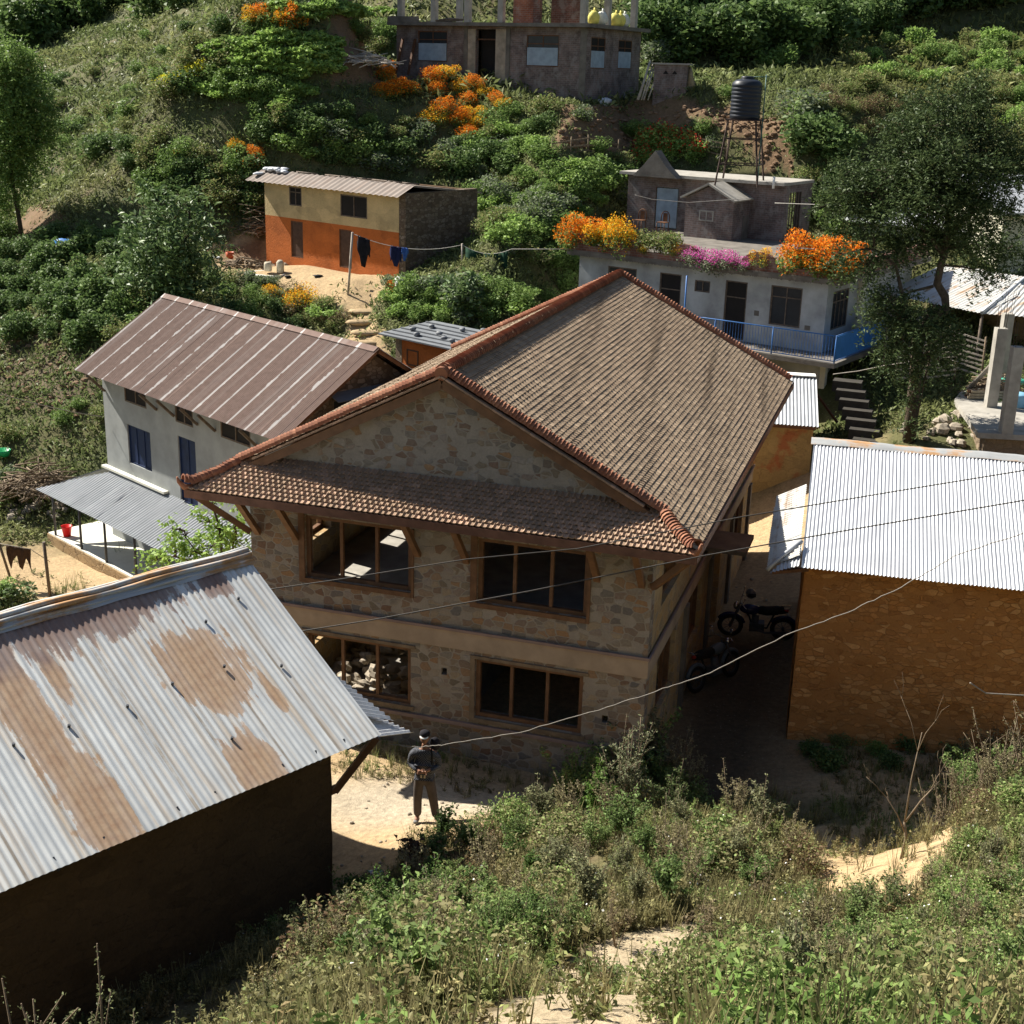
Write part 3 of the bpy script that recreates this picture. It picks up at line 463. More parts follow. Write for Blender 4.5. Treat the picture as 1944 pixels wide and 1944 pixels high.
    sk = [(-OV,-OV,ZE),(W+OV,-OV,ZE),(W-kx,VY,kz),(W-kx-.25,.12,kz+SL*.22),(kx+.25,.12,kz+SL*.22),(kx,VY,kz)]
    m.poly([P3(*p)+dn for p in sk], .07); m.build('roof_deck', M['wood'], r)
    m = MB(); m.box(-OV-.03, W+OV+.03, -OV-.045, -OV-.01, ZE-.17, ZE-.01); m.box(W+OV+.01, W+OV+.045, -OV, L, ZE-.17, ZE-.01); m.box(-OV-.045, -OV-.01, -OV, L, ZE-.17, ZE-.01); m.build('fascia', plain('fascia_wood', (.15,.075,.05), .7, .3, 5, .3, 40), r)
    m = MB()
    for s in (-1, 1):
        X = lambda x: x if s < 0 else W-x
        m.beam((X(kx+.1),VY-.03,kz+.02-.13),(XR,VY-.03,ZR-.13-.05),.05,.17)
    m.build('barge_board', M['wood_orange'], r)
    m = MB()
    for x in np.arange(.5, W-.4, .42): m.beam((x,-OV+.02,ZE-.12),(x,.1,ZE+.38),.05,.08)
    m.build('rafter', M['wood'], r)
    # struts under the skirt
    for x in (.18, 1.02, 3.62, 4.62, 7.2, 8.05):
        m = MB(); m.beam((x,-.02,ZE-1.05),(x,-OV+.06,ZE-.13),.10,.12,upv=(1,0,0)); m.build('strut', M['wood_orange'], r)
    for s, x in ((-1, -.02), (1, W+.02)):
        m = MB(); m.beam((x,.0,ZE-1.05),(x+s*(OV-.1),-OV+.08,ZE-.12),.10,.12); m.build('strut', M['wood_orange'], r)
        for y in (1.2, 4.2, 7.4, 10.6, 13.4):
            m = MB(); m.beam((x,y,ZE-1.05),(x+s*(OV-.06),y,ZE-.1),.10,.12,upv=(0,1,0)); m.build('strut', M['wood_orange'], r)
    # tiles: rows of interlocking clay tiles, each a real little slab
    def tiles(o, U, V, LU, LV, pu, pv, ok, wav, rr, rel=1.):
        o, U, V = P3(*o), P3(*U), P3(*V); N = np.cross(U, V); N = N if N[2] > 0 else -N; Q = []
        prof = [(0, .022*rel), (.25, .008), (.72, .006), (1.03, .02*rel)]
        nj = int(LV/pv)+1; ni = int(LU/pu)+3
        for j in range(nj):
            v = j*pv
            for i in range(-1, ni):
                u = i*pu; uu = u+wav(u, v)
                if not ok(uu+pu/2, v+pv/2): continue
                a = rr.uniform(-.008, .008); du = rr.uniform(-.005, .005); lift = (.018+rr.uniform(0, .005))*(.5+.5*rel); ln = pv*1.28
                top = [o+U*(uu+du+p*pu)+V*v+N*(h+.002) for p, h in prof]; bot = [o+U*(uu+du+p*pu+a*4*pv)+V*(v+ln)+N*(h+lift) for p, h in prof]; low = [q-N*.024 for q in bot]
                base = len(Q)
                for k in range(3): Q.append((top[k], bot[k], bot[k+1], top[k+1])); Q.append((bot[k], low[k], low[k+1], bot[k+1]))
        return Q
    rr = random.Random(4)
    def solid(Q, name, mat):
        V = []; idx = {}; F = []
        for q in Q:
            f = []
            for p in q:
                k = (round(p[0], 4), round(p[1], 4), round(p[2], 4))
                if k not in idx: idx[k] = len(V); V.append(k)
                f.append(idx[k])
            F.append(f)
        me = bpy.data.meshes.new(name); me.from_pydata(V, [], F); me.materials.append(mat); me.update(); o = bpy.data.objects.new(name, me); C.objects.link(o); o.parent = r; return o
    sa = math.sqrt(1+SL*SL); wv = lambda u, v: .10*math.sin(v*3.6+u*.8)+.08*math.sin(v*7.9+u*.5+1.5*math.sin(u*.6))+.03*math.sin(v*17+u*2.1)
    slope = (XR+OV)*sa
    okr = lambda u, v: u-.0 > 0 and (VY+u > -( (v/sa)+XR-(W+.1))-.1+.05 if v/sa+XR > W+.1 else VY+u > VY+.04)
    # right plane: u runs back from the verge, v down the slope
    Qr = tiles((XR,-OV,ZR),(0,1,0),(1/sa,0,-SL/sa),L+OV,slope,.148,.112,lambda u, v: (u-OV > VY+.03 or (v/sa+XR-(W+.1) > 0 and u-OV > VY-(v/sa+XR-(W+.1))+.03)) and u < L+OV-.02 and v < slope-.03, wv, rr)
    solid(Qr, 'right_roof_slope', M['roof_tile'])
    Ql = tiles((XR,-OV,ZR),(0,1,0),(-1/sa,0,-SL/sa),L+OV,slope,.148,.112,lambda u, v: (u-OV > VY+.03 or (v/sa+XR-(W+.1) > 0 and u-OV > VY-(v/sa+XR-(W+.1))+.03)) and u < L+OV-.02 and v < slope-.03, wv, rr)
    solid(Ql, 'left_roof_slope', M['roof_tile'])
    LS = (OV+.12)*sa; top = ZE+SL*(OV+.12)
    Qs = tiles((-OV,.12,top),(1,0,0),(0,-1/sa,-SL/sa),W+2*OV,LS,.118,.112,lambda u, v: (lambda x, y: (x > -OV+(y+OV)+.03 if y < VY else x > kx+.0) and (x < W+OV-(y+OV)-.03 if y < VY else x < W-kx))(u-OV, .12-v/sa) and v < LS-.03, lambda u, v: .059*((int(round(v/.112))) % 2), rr, 1.9)
    solid(Qs, 'skirt_roof', M['skirt_tile'])
    # ridge, hip and verge caps: overlapping half round tiles
    def caps(pts, rad, step=.085, name='ridge_cap', lift=.0):
        m = MB(); P = [P3(*p) for p in pts]; seg = [np.linalg.norm(P[i+1]-P[i]) for i in range(len(P)-1)]; T = sum(seg); n = int(T/step)
        def pos(s):
            for i, q in enumerate(seg):
                if s <= q or i == len(seg)-1: return P[i]+(P[i+1]-P[i])*(s/q), (P[i+1]-P[i])/q
                s -= q
        for i in range(n):
            c, d = pos(i*step); sx = np.cross(d, (0,0,1)); sx /= np.linalg.norm(sx); u = np.cross(sx, d); c = c+u*(lift+rr.uniform(-.004, .006)); V = []
            for e, q, rr_ in ((0, 0, rad*.9), (1, step*1.25, rad*1.12), (2, step*1.25, rad*.85)):
                for k in range(7): a = math.pi*(k/6)*1.1-.157; V.append(c+d*q+sx*math.cos(a)*rr_+u*(math.sin(a)*rr_*.95+.02*(e > 0)))
            m.add(V, [(e*7+k, e*7+k+1, e*7+k+8, e*7+k+7) for e in range(2) for k in range(6)], 0, False)
        return m.build(name, M['cap_tile'], r)
    caps([(XR,L+.05,ZR+.02),(XR,VY-.02,ZR+.04)], .13, .1, 'ridge_cap')
    for s in (-1, 1):
        X = lambda x: x if s < 0 else W-x
        caps([(XR,VY+.06,ZR+.04),(X(kx),VY+.06,kz+.05),(X(-OV+.45),-OV+.48,ZE+.25),(X(-OV+.1),-OV+.12,ZE+.12),(X(-OV-.04),-OV-.04,ZE+.16)], .115, .075, 'hip_cap', .01)
        caps([(XR,L-.02,ZR+.03),(X(-OV+.02),L-.02,ZE+.04)], .12, .085, 'rear_verge_cap')
        m = MB(); V = P3(X(-OV),-OV,ZE); d = P3(-1 if s < 0 else 1, -1, 0)/math.sqrt(2); m.tube([V+d*-.12+(0,0,.02), V+d*.04+(0,0,.04), V+d*.14+(0,0,.16), V+d*.17+(0,0,.26)], [.07,.06,.04,.02], 7); m.build('corner_tile', M['cap_tile'], r)
        # pale drip course below the verge
        m = MB(); a = P3(X(kx+.3),VY-.06,kz+.2-.06); b = P3(XR,VY-.06,ZR-.03); n = int(np.linalg.norm(b-a)/.1); d = (b-a)/n
        for i in range(n): c = a+d*i; m.beam(c-P3(0,0,.004*(i % 2)), c+d*.93, .11, .035)
        m.build('verge_course', M['skirt_tile'], r)
    m = MB(); m.tube([(XR,VY-.1,ZR+.02),(XR,VY+.2,ZR+.06)], [.13,.13], 10); m.build('peak_tile', M['cap_tile'], r)
    return r
main_building()
def L2W(x, y, z=0.): return (MX+mc_*x-ms_*y, MY+ms_*x+mc_*y, MZ+z)
# rubble inside the ground floor, lit through the openings
m = MB(); rr = random.Random(5)
for i in range(150):
    a = rr.random(); x = .5+2.9*a; y = 1.2+3.4*rr.random(); s = rr.uniform(.09, .24); m.blob((x, y, -.1+max(0, .9*(1-abs(x-1.7)/1.6)*(1-abs(y-2.8)/2.))*rr.random()+s*.5), (s, s*.8, s*.6), i, 4, 0, .3, False)
o = m.build('stone_heap', M['rubble'], None); o.location = (MX, MY, MZ); o.rotation_euler = (0, 0, MYAW); tag(o, 'heap of rubble stones inside the stone building behind its lower left window', 'stones', kind=None)

# ------------------------------------------------------------------ rusty roofed mud hut, front left
def rusty_hut():
    y_ = R(46); E_ = P3(-1.93, 18.45, 2.85); ru, dp = 1.99, 3.48
    r = root('rusty_roofed_hut', 'dark mud walled hut with pale corrugated roof stained by rust, front left', 'hut', (E_[0], E_[1], 0), y_)
    # local: x along eave (0 at right end, negative left), y up the slope towards the ridge
    z0 = 2.85; zr = z0+ru; Lh = 9.
    wy = .42; wx = -.62
    m = MB(); m.wall(0, -1.6, z0-.02, .4, [], 'x', 0, start=-Lh+.5-wx); 
    m2 = MB(); nseg = 26
    def grid(p0, p1, zb, zt, nrm, seed):
        V = []; F = []; nu = 40; nv = 16
        for i in range(nu+1):
            for j in range(nv+1):
                a = i/nu; b = j/nv; x = p0[0]+(p1[0]-p0[0])*a; y = p0[1]+(p1[1]-p0[1])*a; z = zb+(zt-zb)*b; d = (float(fbm(np.array([a*14.+seed]), np.array([z*2.]), 3)[0])-.5)*.11
                V.append((x+nrm[0]*d, y+nrm[1]*d, z))
        for i in range(nu):
            for j in range(nv): F.append((i*(nv+1)+j, (i+1)*(nv+1)+j, (i+1)*(nv+1)+j+1, i*(nv+1)+j+1))
        return V, F
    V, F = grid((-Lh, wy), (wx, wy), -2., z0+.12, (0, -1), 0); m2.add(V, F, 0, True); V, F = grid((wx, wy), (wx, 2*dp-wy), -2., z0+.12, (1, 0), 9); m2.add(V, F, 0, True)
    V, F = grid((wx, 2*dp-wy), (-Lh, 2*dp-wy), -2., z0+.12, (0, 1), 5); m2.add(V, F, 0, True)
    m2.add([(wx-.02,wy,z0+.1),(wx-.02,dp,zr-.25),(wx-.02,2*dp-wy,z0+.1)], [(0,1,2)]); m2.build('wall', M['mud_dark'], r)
    sl = math.hypot(dp, ru); m = MB(); m.corr((-Lh,-.04,z0-.01), (Lh,0,0), (0,dp,ru), .105, .0075, lambda u: 0., lambda u: .985, nv=8, sag=.015); 
    o = m.build('front_roof_slope', M['tin_rusty'], r); 
    # mesh origin for the stain pattern is the hut's own eave corner
    m = MB(); m.corr((-Lh,2*dp,z0), (Lh,0,0), (0,-dp,ru), .105, .016, nv=4); m.build('rear_roof_slope', M['tin_pale'], r)
    m = MB(); 
    for dy, dz, q in ((-.19,-.07,.028),(-.12,-.0,.045),(-.03,.05,.05),(.06,.04,.045),(.15,-.02,.04)):
        pts = [(x, dp+dy+.012*math.sin(x*5+dy*30), zr+dz+.012*math.sin(x*3.1)) for x in np.linspace(-Lh, .06, 30)]; m.tube(pts, q, 6)
    V = [];
    m.add([(x, dp+yy+.01*math.sin(x*7), zr+zz+.008*math.sin(x*4+yy*9)) for x in np.linspace(-Lh, .07, 40) for yy, zz in ((-.26,-.115),(-.15,-.03),(0,.055),(.15,-.03),(.26,-.115))], [(i*5+j, (i+1)*5+j, (i+1)*5+j+1, i*5+j+1) for i in range(39) for j in range(4)], 0, True)
    m.build('ridge_capping', M['tin_ridge'], r)
    # purple brown band of old rust under the ridge comes from a second, lapped run of sheets
    # hip shaped end sheet on the right
    m = MB(); m.corr((.0,-.02,z0-.06), (0,3.1,.15), (.95,.3,-.38), .105, .018, lambda u: 0., lambda u: max(.02, 1.0-.93*u), nv=3); m.corr((-.02,.5,z0+.12), (0,2.7,.9), (.75,.0,-.36), .11, .02, lambda u: 0., lambda u: max(.02, 1-u), nv=3)
    m.build('end_roof_sheet', M['tin_white'], r)
    m = MB(); m.beam((wx+.05,wy-.02,z0-.95),(-.05,.02,z0-.06),.09,.1); m.beam((wx+.2,wy+.1,z0-1.0),(wx-.7,wy+.1,z0-1.0),.1,.1); m.build('eave_bracket', M['wood'], r)
    m = MB()
    for x in (-.62,-1.15,-1.75,-2.9,-3.5,-4.6,-5.3,-6.1): m.beam((x,-.02,z0-.05),(x,.12,z0+.07),.025,.05)
    for x, v in ((-.75,.42),(-1.6,.5),(-2.5,.5),(-3.3,.47),(-4.2,.47),(-5.0,.47),(-.65,.78),(-1.4,.72),(-5.8,.47),(-2.2,.2)): m.tube([(x, dp*v, z0+ru*v+.01),(x,dp*v-.01,z0+ru*v+.055)], .022, 6)
    m.build('roof_fixing', M['steel_post'], r)
rusty_hut()
# ------------------------------------------------------------------ ochre stone hut with bright tin roof, right
def ochre_hut():
    yw = R(-13); O = P3(5.72, 25.0, 0)
    r = root('ochre_stone_hut', 'ochre rubble stone hut with bright white corrugated roof, right edge of photo', 'hut', O, yw)
    z0 = 3.42; dp = 4.1; ru = 1.5; Lh = 12.
    V = []; F = []; m = MB(); nu, nv = 110, 40
    for i in range(nu+1):
        for j in range(nv+1):
            x = .12+Lh*i/nu; z = -1.4+(z0+1.45)*j/nv; d = (float(fbm(np.array([x*1.6]), np.array([z*2.6]), 3)[0])-.5)*.16; V.append((x-.0, .35+d-.04*(4-z)*.3, z))
    for i in range(nu):
        for j in range(nv): F.append((i*(nv+1)+j, (i+1)*(nv+1)+j, (i+1)*(nv+1)+j+1, i*(nv+1)+j+1))
    m.add(V, F, 0, True)
    V = []; F = []
    for i in range(31):
        for j in range(25):
            y = .26+(2*dp-.8)*i/30; z = -1.4+(z0+1.45)*j/24; d = (float(fbm(np.array([y*1.6+9]), np.array([z*2.6]), 3)[0])-.5)*.14; V.append((.12+d-.03*(3.4-z)*.3, y, z))
    for i in range(30):
        for j in range(24): F.append((i*25+j, i*25+j+1, (i+1)*25+j+1, (i+1)*25+j))
    m.add(V, F, 0, True)
    m.add([(.1,.35,z0),(.1,dp,z0+ru-.2),(.1,2*dp-.5,z0)], [(0,1,2)]); m.box(.1,Lh,2*dp-.6,2*dp-.3,-1,z0); m.build('wall', M['mud_orange'], r)
    m = MB(); m.corr((.06,-.12,z0-.02), (Lh+.5,0,0), (0,dp+.12,ru+.03), .077, .014, nv=5, jag=.03, seg=6, sag=.01); m.build('front_roof_slope', M['tin_white'], r)
    m = MB(); m.corr((.06,2*dp,z0), (Lh+.5,0,0), (0,-dp,ru), .15, .014, nv=3); m.build('rear_roof_slope', M['tin_white'], r)
    m = MB(); xs = np.linspace(.0, Lh+.5, 50)
    m.add([(x, dp+yy, z0+ru+zz+.012*math.sin(x*2.1)+.006*math.sin(x*9)) for x in xs for yy, zz in ((-.2,-.045),(-.09,.035),(0,.065),(.09,.035),(.2,-.045))], [(i*5+j, (i+1)*5+j, (i+1)*5+j+1, i*5+j+1) for i in range(49) for j in range(4)], 0, True); m.build('ridge_capping', M['tin_ridge'], r)
    m = MB(); m.corr((-.0,.05,z0+.16), (0,dp*.62,.8-.06), (-.62,.0,-.34), .085, .016, lambda u: 0., lambda u: 1.0, nv=2, jag=.02); m.build('end_roof_sheet', M['tin_pale'], r)
    m = MB(); m.corr((.02,-.14,z0+.02), (-.55,.02,-.22), (.02,.6,.27), .077, .014, lambda u: .0, lambda u: max(.06, 1-u), nv=2); m.tube([(.02,.5,z0+.32),(-.3,.2,z0+.1),(-.6,-.1,z0-.16)],.045,6); m.build('corner_sheet', M['tin_grey'], r)
    m = MB(); m.beam((-.5,-.02,z0-.22),(.2,.1,z0-.12),.09,.07); m.build('eave_beam', M['wood'], r)
ochre_hut()

# ------------------------------------------------------------------ generic helpers for small openings
def opening(r, x0, x1, z0, z1, fm, pm, bars=1, hb=0, ax='x', off=0., depth=.1, name='window', sill=None):
    """a frame with a pane set into the wall face; children of root r"""
    f = MB(); w_ = .05
    def B(mb, a, b, c, d, q0, q1):
        if ax == 'x': mb.box(a, b, off+q0, off+q1, c, d)
        else: mb.box(off-q1, off-q0, a, b, c, d)
    q0 = -.02; q1 = .04
    B(f, x0, x0+w_, z0, z1, q0, q1); B(f, x1-w_, x1, z0, z1, q0, q1); B(f, x0+w_, x1-w_, z1-w_, z1, q0, q1); B(f, x0+w_, x1-w_, z0, z0+w_, q0, q1)
    for k in range(1, bars+1): x = x0+(x1-x0)*k/(bars+1); B(f, x-.02, x+.02, z0+w_, z1-w_, q0+.005, q1)
    for k in range(1, hb+1): z = z1-(z1-z0)*.28*k; B(f, x0+w_, x1-w_, z-.02, z+.02, q0+.003, q1+.002)
    o = f.build(name, fm, r); p = MB(); B(p, x0+w_-.005, x1-w_+.005, z0+w_-.005, z1-w_+.005, .005, depth); p.build('pane' if name == 'window' else 'door_leaf', pm, o)
    return o

# ------------------------------------------------------------------ grey plastered house with brown tin roof and porch
def grey_house():
    yw = R(-45); r = root('grey_plastered_house', 'grey plastered house with brown corrugated roof and tin covered porch, left', 'house', (-12.7, 40.2, -1.8), yw)
    L = 9.8; D = 5.2; H = 5.45
    m = MB(); ws = [(1.37,2.71,2.68,3.9),(4.27,5.2,2.15,4.15),(1.33,2.6,4.6,5.1),(4.2,5.15,4.55,5.08),(6.55,8.0,4.58,5.1)]
    m.wall(L, -.6, H, .3, ws); m.wall(D, -.6, H, .3, [], 'y', 0, start=.3); m.wall(L, -.6, H, .3, [], 'x', D-.3); m.build('wall', M['plaster_grey'], r)
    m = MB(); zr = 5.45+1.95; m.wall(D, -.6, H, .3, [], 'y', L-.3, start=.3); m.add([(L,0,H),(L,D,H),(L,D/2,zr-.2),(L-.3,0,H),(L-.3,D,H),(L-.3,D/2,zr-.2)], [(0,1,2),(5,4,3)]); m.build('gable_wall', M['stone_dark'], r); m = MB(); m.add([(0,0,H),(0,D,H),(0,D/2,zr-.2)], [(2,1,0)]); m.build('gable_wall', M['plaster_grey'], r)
    opening(r, 1.37,2.71,2.68,3.9, M['shutter_blue'], M['shutter_blue'], 2, 0, off=.06); opening(r, 4.27,5.2,2.15,4.15, M['shutter_blue'], M['shutter_blue'], 1, 0, off=.06, name='door')
    for a in ws[2:]: opening(r, *a, M['wood_grey'], M['dark_inside'], 1, 0, off=.02)
    ep = .62; z0 = H-.0; m = MB(); m.corr((-.55,-ep,z0-.13), (L+1.,0,0), (0,D/2+ep,2.0), .076, .011, nv=3, seg=6, jag=.02); m.build('front_roof_slope', M['tin_brown'], r)
    m = MB(); m.corr((-.45,D+ep,z0-.13), (L+.95,0,0), (0,-D/2-ep,2.0), .1, .012, nv=2); m.build('rear_roof_slope', M['tin_brown'], r)
    m = MB(); zz = z0+1.87; m.add([(x, D/2+yy, zz+h) for x in np.linspace(-.5, L+.4, 12) for yy, h in ((-.16,-.06),(0,.05),(.16,-.06))], [(i*3+j, (i+1)*3+j, (i+1)*3+j+1, i*3+j+1) for i in range(11) for j in range(2)], 0, True); m.build('ridge_capping', M['tin_brown'], r)
    for x in (.15, 3.2, 4.15, 5.4, 6.3, 8.3): m = MB(); m.beam((x,-.02,H-.75),(x,-ep+.08,H-.22),.07,.08,upv=(1,0,0)); m.build('eave_bracket', M['wood_grey'], r)
    m = MB(); m.beam((L+.35,-ep,z0-.2),(L+.35,D/2,z0+1.8),.06,.1); m.beam((L+.4,D/2,z0+1.8),(L+.4,D+ep,z0-.2),.06,.1); m.build('barge_board', M['wood'], r)
    opening(r, 1.35, 2.9, 5.35, 6.05, M['wood_grey'], M['pane'], 1, 0, ax='y', off=L+.02)
    m = MB(); m.poly([(L+.05,1.2,6.25),(L+.05,3.0,6.25),(L+.5,3.0,6.1),(L+.5,1.2,6.1)][::-1], .02); m.poly([(L+.02,.2,4.9),(L+2.3,.2,4.6),(L+2.3,3.2,4.6),(L+.02,3.2,4.9)][::-1][::-1], .03); m.build('lean_to_sheet', M['sheet_slate'], r)
    m = MB(); m.corr((L-.4,-.3,4.75),(1.6,0,0),(0,-1.1,-.35),.09,.014,nv=2); m.build('side_sheet', M['tin_grey'], r)
    # porch: plinth, posts, roof
    m = MB(); m.box(-1.45, L, -1.45, -.002, -.36, -.0); m.box(-1.45, -.002, 0, .9, -.36, -.0); m.build('plinth', M['lime_white'], r)
    m = MB(); m.box(-1.48, L, -1.485, -1.452, -.9, -.04); m.box(-1.49,-1.455,-1.45,.9,-.9,-.04); m.build('plinth_face', M['earth_wall'], r)
    for x in (-1.05, .65, 2.2, 3.95, 5.8, 7.6): m = MB(); m.tube([(x,-1.4,0),(x+.01,-1.4,1.55)], .04, 8); m.build('post', M['steel_post'], r)
    m = MB(); m.corr((-1.5,-1.72,1.48), (L+1.5,0,0), (0,1.7,.72), .13, .02, lambda u: 0., lambda u: min(1, .05+u*5.5) if u < .18 else 1., nv=3, jag=.06); m.build('porch_roof', M['tin_porch'], r)
    m = MB(); m.poly([(-1.4,-1.62,1.5),(-.05,.0,2.22),(-.05,1.2,2.2),(-.35,1.35,2.0)], .03); m.build('porch_hip_sheet', M['tin_porch'], r)
    m = MB(); m.box(-.1, 3.6, -.17, -.003, 2.24, 2.31); m.build('porch_flashing', M['lime_white'], r)
grey_house()
b = MB(); b.lathe([(.0,.012),(.105,.012),(.11,0),(.115,.0),(.165,.32),(.18,.325),(.18,.335),(.155,.335),(.105,.03),(0,.03)], n=20)
o = b.build('bucket', M['red_plastic']); c, s = math.cos(R(-45)), math.sin(R(-45)); o.location = (-12.7+c*-.72-s*-1.18, 40.2+s*-.72+c*-1.18, -1.79); tag(o, 'red plastic bucket standing on the white porch slab of the grey house', 'bucket')

# ------------------------------------------------------------------ cream and orange mud house on the terrace
def cream_house():
    B = P3(-4.76, 53.3, 4.6); r = root('cream_and_orange_house', 'two storey mud house painted cream above and orange below, brown sheet roof, on the terrace', 'house', B, R(-40))
    L = 8.1; D = 4.2; H = 3.3; hm = 1.82                # local x from -L to 0
    ws = [(-6.5,-5.72,2.35,3.12),(-3.35,-1.78,2.18,3.05)]; ds = [(-6.45,-5.68,.2,1.72),(-3.45,-2.7,.1,1.65)]
    def sh(a): return [(q[0]+L, q[1]+L, q[2], q[3]) for q in a]
    for nm, h0, h1, mt, ops in (('lower_wall', -.8, hm, M['mud_red'], ds), ('upper_wall', hm, H, M['mud_cream'], ws)):
        m = MB(); m.wall(0, h0, h1, .35, ops, 'x', 0, start=-L); m.build(nm, mt, r)
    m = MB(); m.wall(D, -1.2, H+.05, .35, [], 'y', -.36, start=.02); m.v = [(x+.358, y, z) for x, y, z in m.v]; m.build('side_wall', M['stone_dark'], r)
    m = MB(); m.wall(D, -.8, H, .35, [], 'y', -L, start=.35); m.wall(0, -.8, H, .3, [], 'x', D-.3, start=-L); m.build('rear_wall', M['mud_dark'], r)
    for a in ws: opening(r, *a, M['wood_grey'], M['dark_inside'], 1, 1 if a[0] < -5 else 0, off=.02)
    for a in ds: opening(r, *a, M['wood'], plain('old_door', (.085,.05,.035), .8, .3, 6, .3, 30), 0, 0, off=.03, name='door')
    m = MB(); m.corr((-L-.75,-.42,H-.08), (L+1.1,0,0), (0,.98,.42), .32, .02, nv=2, jag=.08); m.build('front_roof_slope', M['tin_old'], r)
    m = MB(); m.poly([(-L-.7,.52,H+.33),(.3,.52,H+.33),(.32,D+.3,H-.1),(-L-.7,D+.3,H-.1)], .07); m.build('rear_roof_slope', M['tin_old'], r)
    m = MB()
    for i in range(9): m.blob((-L-.3+.14*i, .45+.1*math.sin(i*2), H+.4+.05*math.sin(i*3)), (.22,.16,.08), i, 5)
    m.blob((-L-.45,.1,H+.2),(.2,.3,.07),3,5); m.build('plastic_cover', M['plastic_sheet'], r)
    m = MB(); rr = random.Random(2)
    for i in range(10): m.tube([(-L+1+rr.random()*7,.6,H+.38),(-L+2+rr.random()*6.5,.75,H+.36)], .03, 5)
    m.build('roof_pole', M['wood_grey'], r)
cream_house()

# ------------------------------------------------------------------ unfinished brick house at the top
def top_house():
    O = P3(2.81, 66, 11.36); r = root('unfinished_brick_house', 'grey brick house with bare concrete pillars rising from its flat roof, top centre', 'house', O, R(-30))
    L = 10.75; D = 5.9; H = 3.22
    ws = [(-9.45,-7.7,1.55,2.98),(-3.19,-1.43,1.45,2.87)]; dr = (-6.03,-4.93,.3,3.09)
    m = MB(); m.wall(0, -1., H, .24, ws+[dr], 'x', 0, start=-L); m.wall(D, -1., H, .24, [(.5,2.0,1.42,2.83),(3.4,4.9,1.45,2.8)], 'y', -.24, start=.24); m.wall(D, -1, H, .24, [], 'y', -L, start=.24); m.wall(-.24, -1, H, .24, [], 'x', D-.24, start=-L+.24); m.build('wall', M['brick_grey'], r)
    m = MB(); m.box(-L-.3, .35, -.42, D+.35, H+.003, H+.17); m.build('roof_slab', M['concrete_dark'], r)
    for a, b in ((-6.72,-6.5),(-4.32,-4.1),(-.28,.04)): m = MB(); m.box(a,b,-.05,-.001,-.8,H); m.build('column', M['concrete_dark'], r)
    for a, b in ((-6.49,-6.06),(-4.9,-4.33)): m = MB(); m.box(a,b,-.03,-.001,.3,3.1); m.build('stone_jamb', M['rubble'], r)
    for a in ws:
        o = opening(r, *a, M['wood'], M['pane'], 1, 1, off=.05); zc = a[2]+(a[3]-a[2])*.6
        m = MB(); m.box(a[0]+.05,a[1]-.05,-.02,.03,a[2]+.05,zc); m.build('panel', M['panel_blue'], o)
    m = MB(); m.box(dr[0],dr[1],.5,.55,dr[2],dr[3]); m.build('door', M['dark_inside'], r); m = MB(); m.box(dr[0],dr[1],.1,.18,2.6,2.66); m.build('door_lintel', M['wood'], r)  # near-black sheet stands in for the unlit room behind the doorway
    for a in ((.5,2.0,1.42,2.83),(3.4,4.9,1.45,2.8)):
        o = opening(r, *a, M['wood'], M['dark_inside'], 1, 1, ax='y', off=-.02); m = MB(); m.box(-.03,.0,a[0]+.05,a[1]-.05,a[2]+.05,a[2]+.8); m.build('panel', M['panel_blue'], o)
    zs = H+.17
    for x in (-10.5,-8.5,-6.55,-4.65,-.2): m = MB(); m.box(x-.14,x+.14,-.1,.18,zs+.002,zs+2.7); m.build('pillar', M['concrete'], r)
    for y in (2.4,5.3): m = MB(); m.box(-.3,-.02,y-.14,y+.14,zs+.002,zs+2.7); m.build('pillar', M['concrete'], r)
    for x in (-10.5,-6.5,-3): m = MB(); m.box(x-.14,x+.14,5.3,5.58,zs+.002,zs+2.7); m.build('pillar', M['concrete'], r)
    m = MB(); m.box(-4.1,-3.0,.2,.4,zs+.002,zs+2.5); m.build('brick_panel', M['brick_bright'], r)
    m = MB(); m.box(-2.95,-2.6,.1,.35,zs+.002,zs+2.6); m.box(-2.58,-.9,1.2,1.4,zs+.002,zs+2.5); m.build('brick_panel', M['brick_red'], r)
    m = MB(); m.box(-L-.28,-9.2,-.4,-.28,H+.175,H+.42); m.build('kerb', M['concrete_dark'], r)
    c, s = math.cos(R(-30)), math.sin(R(-30)); W_ = lambda x, y, z: (O[0]+c*x-s*y, O[1]+s*x+c*y, O[2]+z)
    for i, (x, y, mt, lb) in enumerate([(-.05,.75,'sack_yellow','yellow sack nearest the corner pillar on the unfinished roof'),(.0,1.5,'sack_white','white sack between two yellow sacks on the unfinished roof'),(-.03,3.0,'sack_yellow','yellow sack beyond the middle pillar on the unfinished roof'),(-.02,3.9,'sack_white','white sack at the far right end of the row on the unfinished roof'),(-.02,3.45,'sack_yellow','tall yellow sack squeezed beside a white sack on the unfinished roof')]):
        m = MB(); m.blob((0,0,.28), (.30,.26,.33), i, 7, 0, .08); m.tube([(0,0,.5),(.03,0,.62),(.06,.02,.7)],[.1,.05,.08],7); o = m.build('sack', M[mt]); o.location = W_(x, y, zs); tag(o, lb, 'sack', 'sacks on the unfinished roof')
    m = MB()
    for i in range(6): m.poly([(-.9+.25*i,0,.05+.03*i),(.5+.2*i,.1,.04+.02*i),(.5+.2*i,.25,.05+.02*i),(-.9+.25*i,.15,.07+.03*i)], .03)
    o = m.build('board_stack', M['wood_grey']); o.location = W_(-8., -.1, zs); o.rotation_euler = (0,0,R(-30)); tag(o, 'loose grey boards lying on the edge of the unfinished roof slab', 'boards')
